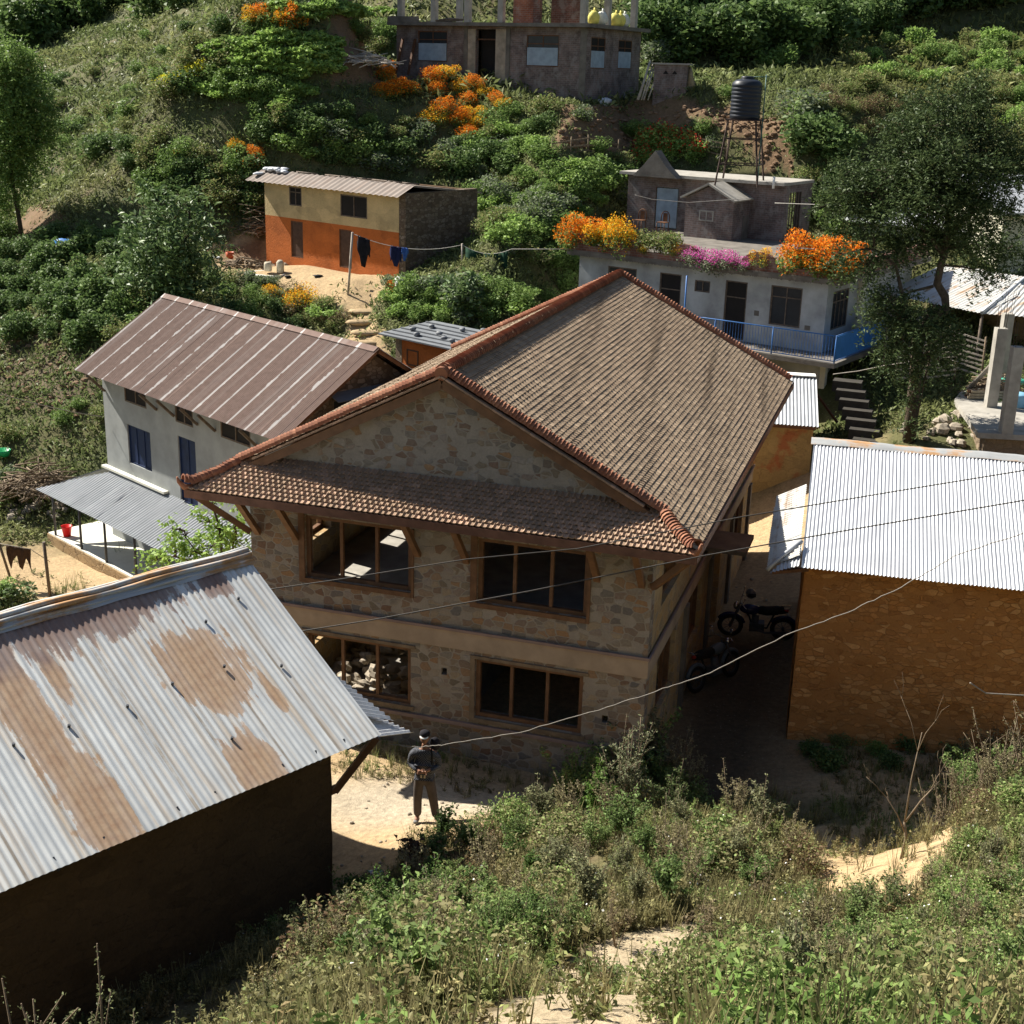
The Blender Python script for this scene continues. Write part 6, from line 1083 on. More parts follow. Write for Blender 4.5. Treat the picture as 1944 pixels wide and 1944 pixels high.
cl3 = [(upm(x, y, dy), (r_*M0[1]/2542,)*3) for x, y, r_, dy in [(300,400,34,0),(340,390,30,0),(345,375,20,.4),(285,430,36,0),(325,430,42,-.5),(360,440,32,0),(300,470,42,-.5),(345,480,40,-.6),(370,490,24,0),(290,510,36,0),(335,520,40,-.6),(370,530,22,0),(300,545,32,-.2),(345,555,28,-.4),(270,470,22,.3),(330,460,34,.8),(310,500,34,.8),(260,420,20,.2)]]
tree('leafy_fruit_tree', 'rounded tree with large glossy leaves left of the sunny terrace', mb, [M0-(0,0,.3), upm(322,540), upm(325,480), upm(325,420)], [[upm(322,520), upm(300,470), upm(295,420), .05], [upm(324,500), upm(350,450), upm(360,420), .05]], cl3, 'leaf_shiny', .1, .3, 190, 5, asp=.32)
sb = hit(442,1085,28); S0 = P3(*atz(430,1100,-1.7)); S0[1] = 29.5; S0 = P3(*at(425,1120,29.8)); S0[2] = gz(S0[0], S0[1]); ups = lambda x, y, dy=0: A3(x, y, S0[1]+dy)
cl4 = [(ups(x, y, dy), (r_*S0[1]/2542,)*3) for x, y, r_, dy in [(400,955,16,0),(395,985,20,0),(420,1000,26,0),(445,1020,26,0),(400,1030,26,0),(440,1050,28,0),(350,1010,20,0),(330,1030,18,0),(310,1045,16,0),(290,1055,12,0),(360,1045,22,0),(330,1000,12,0),(420,1060,26,.3),(385,1060,24,.3),(455,985,14,0)]]
tree('bright_leafy_shrub', 'bright green leafy young tree between the porch roof and the stone building corner', S0, [S0-(0,0,.3), ups(420,1060), ups(415,1000), ups(400,950)], [[ups(415,1060), ups(370,1040), ups(340,1000), .03], [ups(415,1050), ups(445,1010), .03], [ups(400,1070), ups(330,1050), ups(295,1055), .03]], cl4, 'leaf_light', .05, .13, 420, 6, asp=.55)
p = P3(*atz(25,1150,-1.9)); bush('shiny', p, .72, 'glossy dense shrub at the left edge in front of the sandy yard'); bush('light', (p[0]-.3, p[1]+.2, p[2]+.3), .55, 'bright tuft on top of the glossy shrub at the left edge')

# --- ground cover (uncountable): hillside grass and herbs, foreground weeds
def in_view(x, y, m=6.): return np.abs(x) < (y+3)*.40*1.0+m
def cover(name, n, yr, size, seed, tone, keep, per=5, hgt=1.2):
    g = np.random.default_rng(seed); y = yr[0]+(yr[1]-yr[0])*g.random(n)**.9; x = g.uniform(-1, 1, n)*((y+3)*.42+4); k = keep(x, y); x, y = x[k], y[k]; n = len(x); z = ground(x, y)
    base = np.stack([x, y, z], 1); c = np.repeat(base, per, 0)+g.normal(size=(n*per, 3))*np.array([.16,.16,.07])*size/.2; c[:, 2] += size*.35; a = unit(n*per, g); Q = leaves(c, size, g, .32, up=-.2)
    col = tone(np.repeat(x, per), np.repeat(y, per), g); o = qmesh(name, Q, M['leaf_fore'], col=col); o['kind'] = 'stuff'; return o
def tone_hill(x, y, g):
    n = fbm(x*.25, y*.25, 51); m = fbm(x*1.3, y*1.3, 61); a = np.array([.15,.195,.07]); b = np.array([.25,.265,.11]); d = np.array([.09,.135,.045]); c = a+(b-a)*np.clip(n*3-1, 0, 1)[:, None]; c = c+(d-c)*np.clip(m*4-2, 0, 1)[:, None]*.8
    r_ = np.clip((x-12)/6, 0, 1)*np.clip((y-50)/6, 0, 1); c = c+(np.array([.17,.17,.055])-c)*r_[:, None]*.6; return c*g.uniform(.7, 1.3, (len(x), 1))
def zfree(x, y):
    k = ~inmain(x, y, .4); s = np.zeros(x.shape, bool)
    for z in [Z_terr]+Z_earth: s |= inpoly(x, y, z)
    return k & ~(s & (fbm(x*3, y*3, 77) < .62))
kh = lambda x, y: zfree(x, y) & (flatness(x, y) < .5) & ~((x > 5) & (x < 11) & (y < 62) & (y > 43))
cover('grass', 62000, (40, 72), .20, 1, tone_hill, kh); cover('hillside_grass', 80000, (66, 180), .42, 2, tone_hill, kh, 4)
def tone_fg(x, y, g):
    n = fbm(x*.7, y*.7, 71); m = fbm(x*2.2, y*2.2, 81); a = np.array([.24,.225,.10]); b = np.array([.16,.25,.065]); d = np.array([.27,.185,.10]); c = a+(b-a)*np.clip((n-.45)*6, 0, 1)[:, None]; c = c+(d-c)*np.clip((m-.55)*6, 0, 1)[:, None]*.8; return c*g.uniform(.6, 1.35, (len(x), 1))
# weed templates: upright stems with small leaves
def weed(g, h, nl, leaf, spread, droop=.2, grass=False):
    Q = []; ns = g.integers(2, 5)
    for s in range(ns):
        d = np.array([g.normal()*spread, g.normal()*spread, 1.]); d /= np.linalg.norm(d); hh = h*g.uniform(.6, 1.1); t_ = g.uniform(.12, 1, nl); P_ = d[None]*hh*t_[:, None]; side = unit(nl, g)*np.array([1,1,.4]); P_ = P_+side*leaf*.7; P_[:, 2] -= droop*0
        Q.append(leaves(P_, leaf, g, .42, out=side*.8)); w_ = .004; b = np.cross(d, unit(1, g)[0]); b = b/np.linalg.norm(b)*w_; Q.append(np.array([[-b, b, d*hh+b*.4, d*hh-b*.4]]))
    return np.concatenate(Q)
def blades(g, h, n):
    a = g.uniform(0, 6.28, n); d = np.stack([np.cos(a)*.35, np.sin(a)*.35, np.ones(n)], 1)*g.uniform(.5, 1.1, (n, 1))*h; b = np.stack([-np.sin(a), np.cos(a), np.zeros(n)], 1)*.006; o = g.normal(size=(n, 3))*np.array([.05,.05,0]); return np.stack([o-b, o+b, o+d+b*.3, o+d-b*.3], 1)
def merge(name, tpls, n, xy, seed, tone, sc_=(.7, 1.3), kind='stuff', lift=0.):
    g = np.random.default_rng(seed); x, y = xy; n = len(x); z = ground(x, y)+lift; k = g.integers(0, len(tpls), n); a = g.uniform(0, 6.28, n); s = g.uniform(*sc_, n); QQ = []; CC = []
    tn = tone(x, y, g)
    for i, T in enumerate(tpls):
        q = np.where(k == i)[0]
        if not len(q): continue
        ca, sa = np.cos(a[q]), np.sin(a[q]); X = T[None, ..., 0]; Y = T[None, ..., 1]; W = np.empty((len(q),)+T.shape); W[..., 0] = (X*ca[:, None, None]-Y*sa[:, None, None])*s[q][:, None, None]+x[q][:, None, None]; W[..., 1] = (X*sa[:, None, None]+Y*ca[:, None, None])*s[q][:, None, None]+y[q][:, None, None]; W[..., 2] = T[None, ..., 2]*s[q][:, None, None]+z[q][:, None, None]
        QQ.append(W.reshape(-1, 4, 3)); CC.append(np.repeat(tn[q], len(T), 0)*g.uniform(.75, 1.25, (len(q)*len(T), 1)))
    o = qmesh(name, np.concatenate(QQ), M['leaf_fore'], col=np.concatenate(CC)); o['kind'] = kind; return o
g = np.random.default_rng(9)
tw = [weed(g, .42, 22, .05, .3) for _ in range(6)]+[weed(g, .3, 18, .042, .5) for _ in range(4)]; tg = [blades(g, .34, 16) for _ in range(4)]; tsm = [weed(g, .16, 10, .045, .7) for _ in range(5)]
def spots(n, y0, y1, seed, dens):
    g = np.random.default_rng(seed); y = g.uniform(y0, y1, n); x = g.uniform(-1, 1, n)*((y+2)*.42+1.5); k = dens(x, y, g); return x[k], y[k]
def inhut(x, y):
    u = np.array([math.cos(R(46)), math.sin(R(46))]); dx, dy = x+1.93, y-18.45; lx = u[0]*dx+u[1]*dy; ly = -u[1]*dx+u[0]*dy; return (lx < -.5) & (ly > .2) & (ly < 6.8)
Z_open = zone([(628,1700),(632,1440),(900,1480),(930,1510),(800,1560),(745,1640),(640,1720)], 12)
def dfg(th):
    def f(x, y, g):
        k = ~inhut(x, y) & ~inmain(x, y, .3) & (y < 19.4+.9*(fbm(x*1.1, y*1.1, 91)-.3)+.28*np.clip(x, 0, 3)); k &= ~inpoly(x, y, Z_track) | (g.random(len(x)) < .025); k &= ~inpoly(x, y, Z_sand2) | (g.random(len(x)) < .10); k &= ~inpoly(x, y, Z_open)|(g.random(len(x)) < .02); k &= fbm(x*1.5, y*1.5, 95) > th; return k
    return f
merge('weeds', tw, 0, spots(9000, 3.8, 20.6, 1, dfg(.45)), 1, tone_fg, (.6, 1.35)); merge('grass_blades', tg, 0, spots(7000, 3.8, 20.5, 2, dfg(.38)), 2, lambda x, y, g: np.array([.30,.27,.13])*g.uniform(.6, 1.2, (len(x), 1)), (.6, 1.3)); merge('low_herbs', tsm+tw[6:8], 0, spots(20000, 3.8, 20.5, 3, dfg(.33)), 3, tone_fg, (.6, 1.3))
# weeds with dusty grass around the building feet and in the shade right of the alley
def dy_(x, y, g):
    lx = mc_*(x-MX)+ms_*(y-MY); ly = -ms_*(x-MX)+mc_*(y-MY); a = (ly > -2.1+.4*fbm(x*2, y*2, 4)) & (ly < -.15) & (lx > 1) & (fbm(x*2, y*2, 6) > .43); b = (((x-6.)/2.4)**2+((y-21.9)/1.3)**2 < 1) & (fbm(x*2, y*2, 7) > .36); c = (x > 6.5) & (y < 24.6) & (y > 19); return (a | b | c) & ~inmain(x, y, .1)
merge('yard_weeds', tsm+tg[:2], 0, spots(5000, 19.5, 25, 4, dy_), 4, tone_fg, (.5, 1.1))
merge('yard_grass', tsm+tg[:1], 0, spots(5000, 26, 44, 5, lambda x, y, g: ((x < -12) & (fbm(x*.6, y*.6, 8) > .55)) | ((x > 9) & (fbm(x, y, 12) > .5) & (y > 37))), 5, tone_hill, (.7, 1.5))
# single foreground plants
def fplant(name, label, p, h, nst, nl, leaf, spread, tint, mat='leaf_fore', seed=1, asp=.42, group=None, bare=False, cat='plant'):
    g = np.random.default_rng(seed); r = root(name, label, cat, p, 0, group); QQ = []; m = MB(); rr = random.Random(seed)
    for s in range(nst):
        a = rr.uniform(0, 6.28); l = rr.uniform(0, spread); hh = h*rr.uniform(.6, 1.05); tip = P3(math.cos(a)*l*hh, math.sin(a)*l*hh, hh); mid = tip*.5+P3(rr.uniform(-.05,.05), rr.uniform(-.05,.05), 0)*hh; m.tube([P3(0,0,-.1), mid, tip], [.009*h, .006*h, .002*h], 5); tr = [(mid, tip)]
        for q in range(3 if not bare else 4):
            b0 = mid+(tip-mid)*rr.uniform(-.4, .7); a2 = rr.uniform(0, 6.28); b1 = b0+P3(math.cos(a2)*.22, math.sin(a2)*.22, .28)*h*.6; m.tube([b0, b1], [.005*h, .002*h], 4); tr.append((b0, b1))
        for A_, B_ in tr:
            n = max(1, nl//len(tr)); t_ = g.random((n, 1)); P_ = A_+(B_-A_)*t_; sd = unit(n, g)*np.array([1,1,.5]); QQ.append(leaves(P_+sd*leaf*.8, leaf, g, asp, out=sd))
    m.build('stem', M['twig'], r)
    if nl: Q = np.concatenate(QQ); qmesh('foliage', Q, M[mat], r, col=np.array(tint)*g.uniform(.6, 1.3, (len(Q), 1)) if mat == 'leaf_fore' else None)
    return r
def bare_sapling():
    p = hit(1700,1620,14); r = root('bare_sapling', 'bare forked sapling standing in the sunny gap on the right', 'sapling', p); rr = random.Random(3); m = MB()
    m.tube([P3(0,0,-.1), P3(.03,0,.3), P3(-.02,0,.55)], [.028,.022,.018], 7)
    def br(a, d, l, w, k):
        b = a+d*l; mid = (a+b)/2+P3(rr.uniform(-.03,.03), 0, .02); m.tube([a, mid, b], [w, w*.75, w*.45], 5)
        if k:
            for _ in range(rr.choice([1,2,2])): e = d+P3(rr.uniform(-.6,.6), rr.uniform(-.5,.5), rr.uniform(0,.3)); br(mid+(b-mid)*rr.random(), e/np.linalg.norm(e), l*rr.uniform(.4,.65), w*.5, k-1)
    br(P3(-.02,0,.5), P3(.05,0,1), 1.35, .014, 2); br(P3(-.02,0,.53), P3(.55,.1,.8), .75, .014, 2); br(P3(.0,0,.4), P3(-.5,0,.85), .6, .012, 2)
    m.build('branches', M['twig'], r)
def G(px, py, Y): q = at(px, py, Y); return (q[0], q[1], gz(q[0], q[1]))
fplant('tall_grey_shrub', 'pale leaved shrub with upright sprigs in front of the stone building corner', G(1185,1480,19.6), 1.75, 16, 120, .055, .42, (.20,.22,.12), seed=1); fplant('green_shrub', 'bright green leafy shrub just left of the pale sprigged shrub', G(1120,1520,19.4), 1.0, 12, 110, .07, .6, (.11,.2,.04), seed=2)
fplant('green_shrub', 'green shrub right of the pale sprigged shrub at the edge of the shaded alley', G(1260,1520,19.3), .95, 12, 90, .055, .6, (.12,.16,.06), seed=3); bare_sapling()
fplant('dark_leaved_plant', 'plant with dark brownish leaves in front of the orange sand', hit(775,1668,12), .95, 6, 40, .12, .35, (.05,.03,.02), 'leaf_brown', seed=6, asp=.6); fplant('green_shrub', 'dark green leafy plant at the feet of the standing man', G(835,1580,19.2), .7, 8, 80, .08, .5, (.06,.10,.03), seed=7)
for i, (px, ty, Y) in enumerate([(110,1840,9.6),(60,1870,9.),(135,1900,9.),(240,1905,9.6),(20,1900,9.4),(170,1880,10.2),(330,1890,10.4)]):
    q = at(px, ty, Y); z_ = gz(q[0], q[1]); fplant('feathery_weed', 'tall feathery weed silhouetted against the dark hut wall at the bottom left corner', (q[0], q[1], z_), max(.8, q[2]-z_), 5, 230, .04, .16, (.19,.21,.10), seed=10+i, group='feathery weeds at the bottom left')
for i, (px, py, Y, h) in enumerate([(430,1900,11,.95),(520,1850,12.5,1.0),(590,1790,14,1.0),(470,1932,9.8,.8)]): fplant('feathery_weed', 'arching pale green weed along the foot of the dark hut wall', G(px, py, Y), h, 8, 150, .04, .5, (.19,.2,.09), seed=20+i, group='arching weeds along the hut')
for i, (px, py, Y, h) in enumerate([(1800,1440,18.5,1.5),(1850,1450,17.8,1.6),(1900,1430,17.4,1.6),(1880,1520,16,1.2),(1930,1500,15.8,1.4),(1820,1530,17,1.0),(1780,1500,18.3,1.2),(1925,1400,17.6,1.2)]): fplant('dry_weed', 'tall straggly brown stemmed weed in front of the ochre wall, right edge', G(px, py, Y), h, 9, 70, .045, .45, (.17,.15,.08), seed=30+i, group='tall straggly weeds at the right edge')
rr = random.Random(44)
for i in range(26): px = rr.uniform(1050,1900); Y = rr.uniform(9, 14.5); x = (px-966)/2542*Y*1.1; fplant('flowering_weed', ['branching green weed on the near bank left of the sandy track','branching green weed on the near bank at the right'][px > 1500], (x, Y, gz(x, Y)), rr.uniform(.5,.85), 5, 60, .045, .4, (.15,.2,.07) if i % 3 else (.2,.16,.09), seed=50+i, group='branching weeds on the near bank')
for i in range(16): px = rr.uniform(620,1050); Y = rr.uniform(12, 18.3); x = (px-966)/2542*Y*1.1; fplant('leafy_weed', ['leafy green weed low on the bank below the man','leafy green weed high on the bank below the man'][Y > 15], (x, Y, gz(x, Y)), rr.uniform(.5,.85), 6, 80, .06, .5, (.10,.17,.045), seed=80+i, group='leafy weeds below the man')
g = np.random.default_rng(77); x, y = spots(900, 7, 18, 8, dfg(.3)); z = ground(x, y)+g.uniform(.25, .45, len(x)); o = qmesh('weed_flowers', leaves(np.stack([x, y, z], 1), .028, g, .9), M['white_paint']); o['kind'] = 'stuff'

bushes(['dark','olive','mid','dark'], [(1530,1425),(1590,1410),(1650,1425),(1715,1415),(1780,1420),(1850,1405),(1910,1400),(1560,1450),(1680,1450)], (.3,.5), 'weedy bush', 'in the shade at the ochre wall foot', 'weedy bushes at the ochre wall foot', 14)
# crumbly clods on the bare earth banks
g = np.random.default_rng(31); CL = MB(); k_ = 0
for z in Z_earth[:2]+[Z_bank]:
    P = np.array(z); n = 0
    while n < 170:
        x, y = g.uniform(P[:, 0].min(), P[:, 0].max()), g.uniform(P[:, 1].min(), P[:, 1].max())
        if not inpoly(np.array([x]), np.array([y]), z)[0]: continue
        n += 1; q = g.uniform(.05, .16); CL.blob((x, y, gz(x, y)+q*.2), (q, q*.8, q*.55), int(n+k_), 4, 0, .3, False)
    k_ += 500
o = CL.build('earth_clods', plain('clod', (.22,.14,.085), .95, .35, 3, .6, 20)); o['kind'] = 'stuff'

Y0_ = 5
bushes(['fore_olive','fore_olive','fore_green','dry'], SC([(650,1740),(760,1670),(900,1590),(1060,1530),(1250,1510),(1400,1520),(1520,1600),(1545,1660),(1420,1700),(1280,1750),(1100,1790),(900,1880),(720,1920),(600,1900),(600,1800)], 26, 61), (.3,.85), 'bush', 'in the scrub mass below the man', 'bushes in the scrub mass below the man', Y0_)
bushes(['fore_green','fore_olive','fore_green'], SC([(1330,1850),(1450,1760),(1600,1720),(1750,1700),(1800,1620),(1935,1520),(1935,1940),(1250,1940)], 34, 62), (.32,.55), 'weedy bush', 'on the near slope at the lower right', 'weedy bushes on the near right slope', Y0_)
bushes(['fore_olive','dry','fore_olive'], SC([(1780,1480),(1935,1400),(1935,1520),(1800,1560)], 10, 63), (.35,.55), 'weedy bush', 'below the ochre wall at the right edge', 'weedy bushes at the right edge', 9)
bushes(['fore_green','mid','fore_olive'], [(1120,1490),(1165,1470),(1215,1475),(1250,1500),(1085,1515),(1180,1510),(1300,1520),(1140,1440),(1190,1430)], (.6,.85), 'bush', 'in front of the stone building corner', 'bushes at the stone building corner', 14)

# ragged sprigged shrubs: four kinds, copied
def sprigs():
    T = []
    for k, (h, ns, nl, lf, sp, tint) in enumerate([(1.0,11,150,.045,.5,(.24,.25,.13)), (.9,12,170,.055,.55,(.17,.25,.08)), (1.1,9,120,.04,.4,(.27,.24,.13)), (.8,10,130,.06,.6,(.2,.28,.09))]):
        T.append(fplant('sprigged_shrub', 'x', (0,0,-50), h, ns, nl, lf, sp, tint, seed=200+k, cat='shrub'))
    names = ['grey green sprigged shrub', 'leafy green sprigged shrub', 'straw coloured sprigged shrub', 'bright green sprigged shrub']; used = set()
    def put_(px, py, k, s, where, grp, y0=5):
        p = hit(px, py, y0); lb = '%s, %s' % (names[k], where)
        o = T[k] if k not in used else copy_tree(T[k]); used.add(k); o.location = tuple(p); o.rotation_euler = (0, 0, _rb.uniform(0, 6.28)); o.scale = (s*_rb.uniform(.8, 1.15), s*_rb.uniform(.8, 1.15), s); o['label'] = lb; o['group'] = grp
    for poly, n, sd, sc_, wh, grp in [([(620,1760),(760,1670),(900,1590),(1060,1540),(1250,1520),(1400,1530),(1520,1610),(1420,1700),(1280,1730),(1000,1800),(860,1900),(620,1920)], 58, 71, (.55,1.15), 'scrub mass below the man', 'sprigged shrubs below the man'), ([(1380,1850),(1500,1740),(1700,1700),(1800,1620),(1935,1500),(1935,1935),(1330,1935)], 40, 72, (.4,.8), 'near slope at the lower right', 'sprigged shrubs at the lower right'), ([(1780,1470),(1935,1390),(1935,1500),(1800,1560)], 12, 73, (.7,1.2), 'right edge below the ochre wall', 'sprigged shrubs at the right edge')]:
        P = np.array(poly, float); x0, y0_ = P.min(0); x1, y1 = P.max(0)
        for px, py in SC(poly, n, sd):
            u, v = (px-x0)/(x1-x0), (py-y0_)/(y1-y0_); pos = ('upper ' if v < .34 else 'lower ' if v > .67 else 'middle ')+('left' if u < .34 else 'right' if u > .67 else 'centre'); put_(px, py, _rb.randrange(4), _rb.uniform(*sc_), pos+' of the '+wh, grp)
    for i, (px, py, k, s) in enumerate([(1110,1500,3,1.5),(1150,1480,0,1.9),(1190,1475,1,2.0),(1225,1480,0,1.8),(1265,1500,2,1.4),(1080,1520,1,1.3),(1300,1520,2,1.2),(1170,1500,3,1.6),(1240,1510,1,1.3)]):
        put_(px, py, k, s, ['first','second','third','fourth','fifth','sixth','seventh','eighth','ninth'][i]+' by the stone building corner', 'tall shrubs at the building corner', 12)
sprigs()

# ------------------------------------------------------------------ the man
def skinned(name, V, E_, rads, mat, parent, sub=2, root_i=0, seed=0):
    me = bpy.data.meshes.new(name); me.from_pydata([tuple(map(float, v)) for v in V], E_, []); o = bpy.data.objects.new(name, me); C.objects.link(o)
    mod = o.modifiers.new('skin', 'SKIN'); sv = me.skin_vertices[0].data
    for i, r_ in enumerate(rads): sv[i].radius = r_ if hasattr(r_, '__len__') else (r_, r_); sv[i].use_root = (i == root_i)
    mod.use_smooth_shade = True; ss = o.modifiers.new('sub', 'SUBSURF'); ss.levels = sub; ss.render_levels = sub
    dg = bpy.context.evaluated_depsgraph_get(); me2 = bpy.data.meshes.new_from_object(o.evaluated_get(dg)); me2.name = name; bpy.data.objects.remove(o); me2.materials.clear(); me2.materials.append(mat)
    for p in me2.polygons: p.material_index = 0; p.use_smooth = True
    o = bpy.data.objects.new(name, me2); C.objects.link(o); o.parent = parent; return o
def man():
    q = atz(800, 1550, 0); X, Y = q[0], q[1]; z = gz(X, Y); r = root('person', 'man in cap, dark checked shirt and dark trousers standing with arms folded on the yard', 'person', (X, Y, z), R(-6))
    # faces the camera: local -y is forward, +x is the camera's right
    Vv = [(0,0,.93),(0,.0,1.10),(0,.0,1.28),(0,.01,1.35),(0,.01,1.48),(0,-.01,1.56), (-.09,0,.9),(-.11,-.02,.5),(-.12,.02,.10),(-.13,-.10,.035), (.09,0,.9),(.15,-.01,.5),(.21,.03,.10),(.25,-.08,.035),
        (-.19,.01,1.38),(-.24,.02,1.13),(-.04,-.17,1.07), (.19,.01,1.38),(.24,.02,1.12),(.05,-.19,1.10)]
    Ee = [(0,1),(1,2),(2,3),(3,4),(4,5),(0,6),(6,7),(7,8),(8,9),(0,10),(10,11),(11,12),(12,13),(3,14),(14,15),(15,16),(3,17),(17,18),(18,19)]
    Rr = [(.14,.10),(.135,.095),(.14,.09),(.09,.07),(.05,.05),(.055,.055),(.085,.085),(.055,.06),(.04,.042),(.04,.035),(.085,.085),(.055,.06),(.04,.042),(.04,.035),.06,.042,.028,.06,.042,.028]
    skinned('body', Vv, Ee, Rr, M['skin'], r)
    # head with face
    m = MB(); hv = []; n = 12; hz = 1.65
    for i in range(n+1):
        th = math.pi*i/n
        for k in range(16):
            a = 2*math.pi*k/16; x = .077*math.sin(th)*math.cos(a); y = .095*math.sin(th)*math.sin(a); zz = .118*math.cos(th)
            if zz < -.03: x *= 1-.28*(-zz-.03)/.09
            if y < 0 and abs(x) < .02 and -.045 < zz < .02: y -= .016
            if y < 0 and .02 < zz < .045: y -= .004
            hv.append((x, y-.005, hz+zz))
    m.add(hv, [(i*16+k, (i+1)*16+k, (i+1)*16+(k+1) % 16, i*16+(k+1) % 16) for i in range(n) for k in range(16)], 0, True)
    for s in (-1, 1): m.blob((s*.078,.0,hz-.005), (.012,.02,.03), 1, 5, 0, .05)
    hd = m.build('head', M['skin'], r)
    m = MB()
    for s in (-1, 1): m.blob((s*.03,-.088,hz+.012), (.011,.006,.007), 2, 5, 0, 0)
    m.blob((0,-.086,hz-.052), (.024,.008,.006), 2, 5, 0, 0); m.build('facial_feature', M['hair'], hd)
    m = MB(); m.blob((0,.018,hz+.02), (.083,.092,.09), 3, 8, 0, .04); m.build('hair', M['hair'], r)
    m = MB(); m.lathe([(.088,0),(.09,.03),(.08,.065),(.045,.088),(0,.095)], (0,.0,hz+.045), 18); cp = m.build('cap', M['cloth_dark'], r)
    m = MB(); V = [(.075*math.cos(a), -.06-.055*abs(math.sin(a)), hz+.052-.02*abs(math.sin(a))) for a in np.linspace(math.pi, 2*math.pi, 12)]; m.add([(0,-.04,hz+.06)]+V+[(x, y, zz-.012) for x, y, zz in V], [(0,k,k+1) for k in range(1,12)]+[(k,k+12,k+13,k+1) for k in range(1,12)], 0, True); m.build('cap_brim', M['white_paint'], cp)
    # shirt
    Vs = [(0,0,.90),(0,0,1.02),(0,0,1.16),(0,.0,1.30),(0,.01,1.385),(0,.01,1.43), (-.20,.01,1.37),(-.255,.02,1.13),(-.10,-.14,1.08), (.20,.01,1.37),(.255,.02,1.12),(.12,-.15,1.09)]
    skinned('shirt', Vs, [(0,1),(1,2),(2,3),(3,4),(4,5),(4,6),(6,7),(7,8),(4,9),(9,10),(10,11)], [(.165,.115),(.17,.118),(.172,.118),(.178,.118),(.15,.10),(.066,.062),.082,.062,.046,.082,.062,.046], M['flannel'], r, root_i=1)
    skinned('trousers', [(0,0,.97),(0,0,.90),(-.095,0,.82),(-.115,-.02,.5),(-.12,.02,.09),(.095,0,.82),(.155,-.01,.5),(.21,.03,.09)], [(0,1),(1,2),(2,3),(3,4),(1,5),(5,6),(6,7)], [(.16,.115),(.165,.12),(.10,.10),(.082,.085),(.072,.075),(.10,.10),(.082,.085),(.072,.075)], M['trousers'], r, root_i=1)
    for s, a, b in ((-1, (-.12,.04,.05), (-.135,-.14,.035)), (1, (.215,.05,.05), (.26,-.12,.035))): skinned('shoe', [a, tuple((P3(*a)+P3(*b))/2), b], [(0,1),(1,2)], [(.045,.045),(.048,.042),(.042,.032)], M['shoe_grey'], r)
    # hands: palm and five fingers, closed on the opposite arm
    for s, w0, d in ((-1, P3(-.05,-.165,1.075), P3(.8,-.35,.12)), (1, P3(.06,-.185,1.105), P3(-.85,-.2,-.1))):
        d = d/np.linalg.norm(d); up_ = P3(0,0,1); sd = np.cross(d, up_); sd /= np.linalg.norm(sd); upv = np.cross(sd, d); V = [w0, w0+d*.045, w0+d*.085]; E2 = [(0,1),(1,2)]; RR = [(.024,.02),(.038,.018),(.036,.016)]
        for f, (o_, l) in enumerate(((-.027,.062),(-.009,.072),(.009,.068),(.026,.054))):
            b_ = len(V); p0 = w0+d*.09+upv*o_; V += [p0, p0+d*l*.5-sd*.008*s, p0+d*l-sd*.028*s]; E2 += [(2,b_),(b_,b_+1),(b_+1,b_+2)]; RR += [.0095,.0088,.0075]
        b_ = len(V); V += [w0+d*.035+upv*.03, w0+d*.065+upv*.052]; E2 += [(1,b_),(b_,b_+1)]; RR += [.011,.009]; skinned('hand', V, E2, RR, M['skin'], r, 1)
    m = MB(); m.box(-.05,-.02,-.125,-.118,.93,.99); m.box(.01,.04,-.125,-.118,.93,.99); m.build('belt_tag', M['pot'], r)
    c, s = math.cos(R(-6)), math.sin(R(-6)); b = root('shoulder_bag', 'black rounded bag carried on the shoulder of the standing man', 'bag', (X+c*.15, Y+s*.15+.05, z+1.40), R(-6)); m = MB(); m.blob((.02,.03,.10),(.095,.08,.13),5,9,0,.05); m.build('body', M['cloth_dark'], b); m = MB(); m.tube([(-.02,-.09,.1),(.0,-.125,-.05),(.0,-.14,-.25),(.02,-.05,-.4)], .014, 6); m.build('strap', M['rubber'], b)
man()
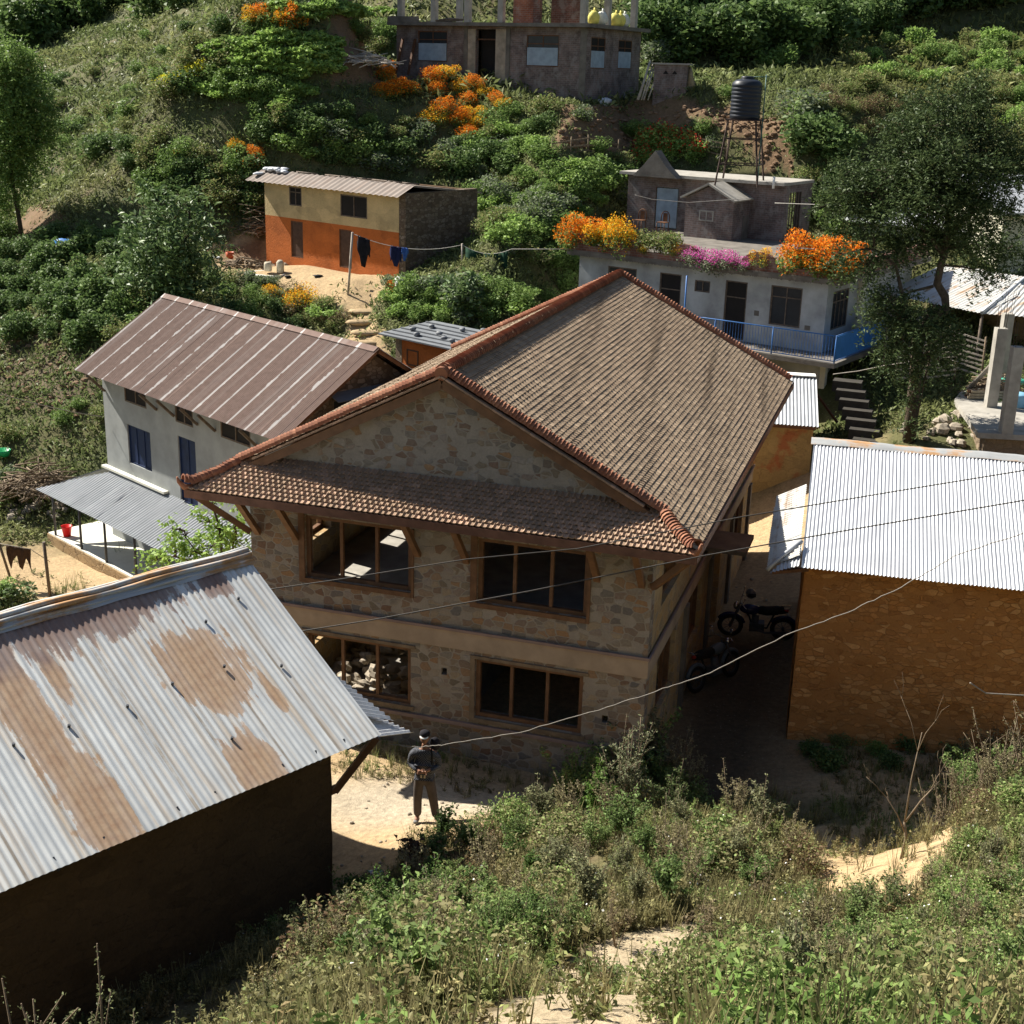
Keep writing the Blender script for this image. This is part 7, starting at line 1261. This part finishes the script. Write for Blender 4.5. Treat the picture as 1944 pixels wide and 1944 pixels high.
# ------------------------------------------------------------------ motorcycles in the shaded alley
def motorcycle(label, loc, yaw, paint, tank2, lean=.16):
    r = root('motorcycle', label, 'motorcycle', loc, yaw, None); r.rotation_euler = (lean, 0, yaw)
    for x, nm in ((-.64, 'wheel'), (.64, 'wheel')):
        m = MB(); m.v = []; P_ = [(x+.27*math.cos(a), 0, .31+.27*math.sin(a)) for a in np.linspace(0, 2*math.pi, 29)]; m.tube(P_, .048, 8, cap=False); w_ = m.build(nm, M['rubber'], r)
        m = MB(); P_ = [(x+.215*math.cos(a), 0, .31+.215*math.sin(a)) for a in np.linspace(0, 2*math.pi, 25)]; m.tube(P_, .014, 5, cap=False)
        for k in range(10): a = k*math.pi/5; m.tube([(x,0,.31),(x+.21*math.cos(a),0,.31+.21*math.sin(a))], .006, 4)
        m.tube([(x,-.06,.31),(x,.06,.31)], .035, 8); m.build('rim', M['steel_post'], w_)
        m = MB(); P_ = [(x+.33*math.cos(a), 0, .31+.33*math.sin(a)) for a in np.linspace(.3, 2.6, 10)]; m.tube(P_, .05, 6); m.build('mudguard', paint, r)
    m = MB(); m.blob((-.18,0,.80),(.27,.13,.13),1,10,0,.0); m.build('fuel_tank', tank2, r); m = MB(); m.tube([(.02,0,.80),(.2,0,.79),(.45,0,.83),(.62,0,.87)], [.10,.12,.12,.06], 8); m.build('seat', M['rubber'], r)
    m = MB(); m.tube([(-.42,0,.88),(-.2,0,.6),(-.1,0,.3),(.25,0,.3),(.4,0,.72)], .025, 6); m.tube([(-.3,0,.72),(.5,0,.74),(.72,0,.8)], .022, 6); m.build('frame', M['rubber'], r)
    m = MB(); m.box(-.18,.18,-.11,.11,.24,.46); m.lathe([(.09,0),(.09,.2),(.0,.22)], (-.05,0,.44), 12); m.tube([(-.1,-.14,.35),(.2,-.16,.26),(.72,-.17,.3)], [.025,.03,.045], 8); m.build('engine', M['steel_post'], r)
    for s in (-.07,.07): m = MB(); m.tube([(-.64,s,.31),(-.44,s,.92)], .022, 6); m.build('fork', M['steel_post'], r)
    m = MB(); m.tube([(-.3,-.36,1.0),(-.42,-.18,1.04),(-.44,0,.98),(-.42,.18,1.04),(-.3,.36,1.0)], .014, 6); m.build('handlebar', M['chrome'], r)
    m = MB(); m.blob((-.54,0,.88),(.07,.1,.1),2,8,0,0); m.build('headlight', M['chrome'], r)
    for s in (-1, 1):
        m = MB(); m.tube([(-.41,s*.22,1.03),(-.36,s*.28,1.2)], .007, 4); m.blob((-.36,s*.29,1.23),(.02,.055,.035),3,6,0,0); m.build('mirror', M['chrome'], r)
    m = MB(); m.blob((.68,0,.84),(.06,.06,.04),3,6,0,0); m.build('tail_light', M['bike_red'], r); m = MB(); m.tube([(.55,-.09,.9),(.76,-.09,.95),(.78,.09,.95),(.55,.09,.9)], .012, 5); m.build('grab_rail', M['chrome'], r)
    return r
p = atz(1425,1205,-.6); motorcycle('dark blue motorcycle parked across the shaded alley beside the ochre hut', (p[0], p[1], gz(p[0], p[1])), R(-8), M['bike_blue'], M['bike_blue'])
p = atz(1352,1290,-.6); b2 = motorcycle('grey motorcycle with orange red tail parked beside the stone building wall', (p[0]-.05, p[1], gz(p[0], p[1])), R(225), M['bike_grey'], M['bike_grey'])
m = MB(); m.blob((0,0,0),(.13,.15,.13),1,9,0,.02); o = m.build('helmet', M['helmet_grey']); a = atz(1425,1205,-.6); o.location = (a[0]-.1, a[1]+.55, gz(a[0], a[1]+.55)+.95); 
m2 = MB(); m2.box(-.1,.1,-.155,-.12,-.04,.04); v_ = m2.build('visor', M['pane'], o); tag(o, 'grey helmet perched on the handlebar of the dark blue motorcycle', 'helmet')
# any top-level object left untagged is part of the setting
for o in bpy.data.objects:
    if o.parent is None and o.type in ('MESH', 'EMPTY') and 'label' not in o and 'kind' not in o: print('UNTAGGED', o.name)
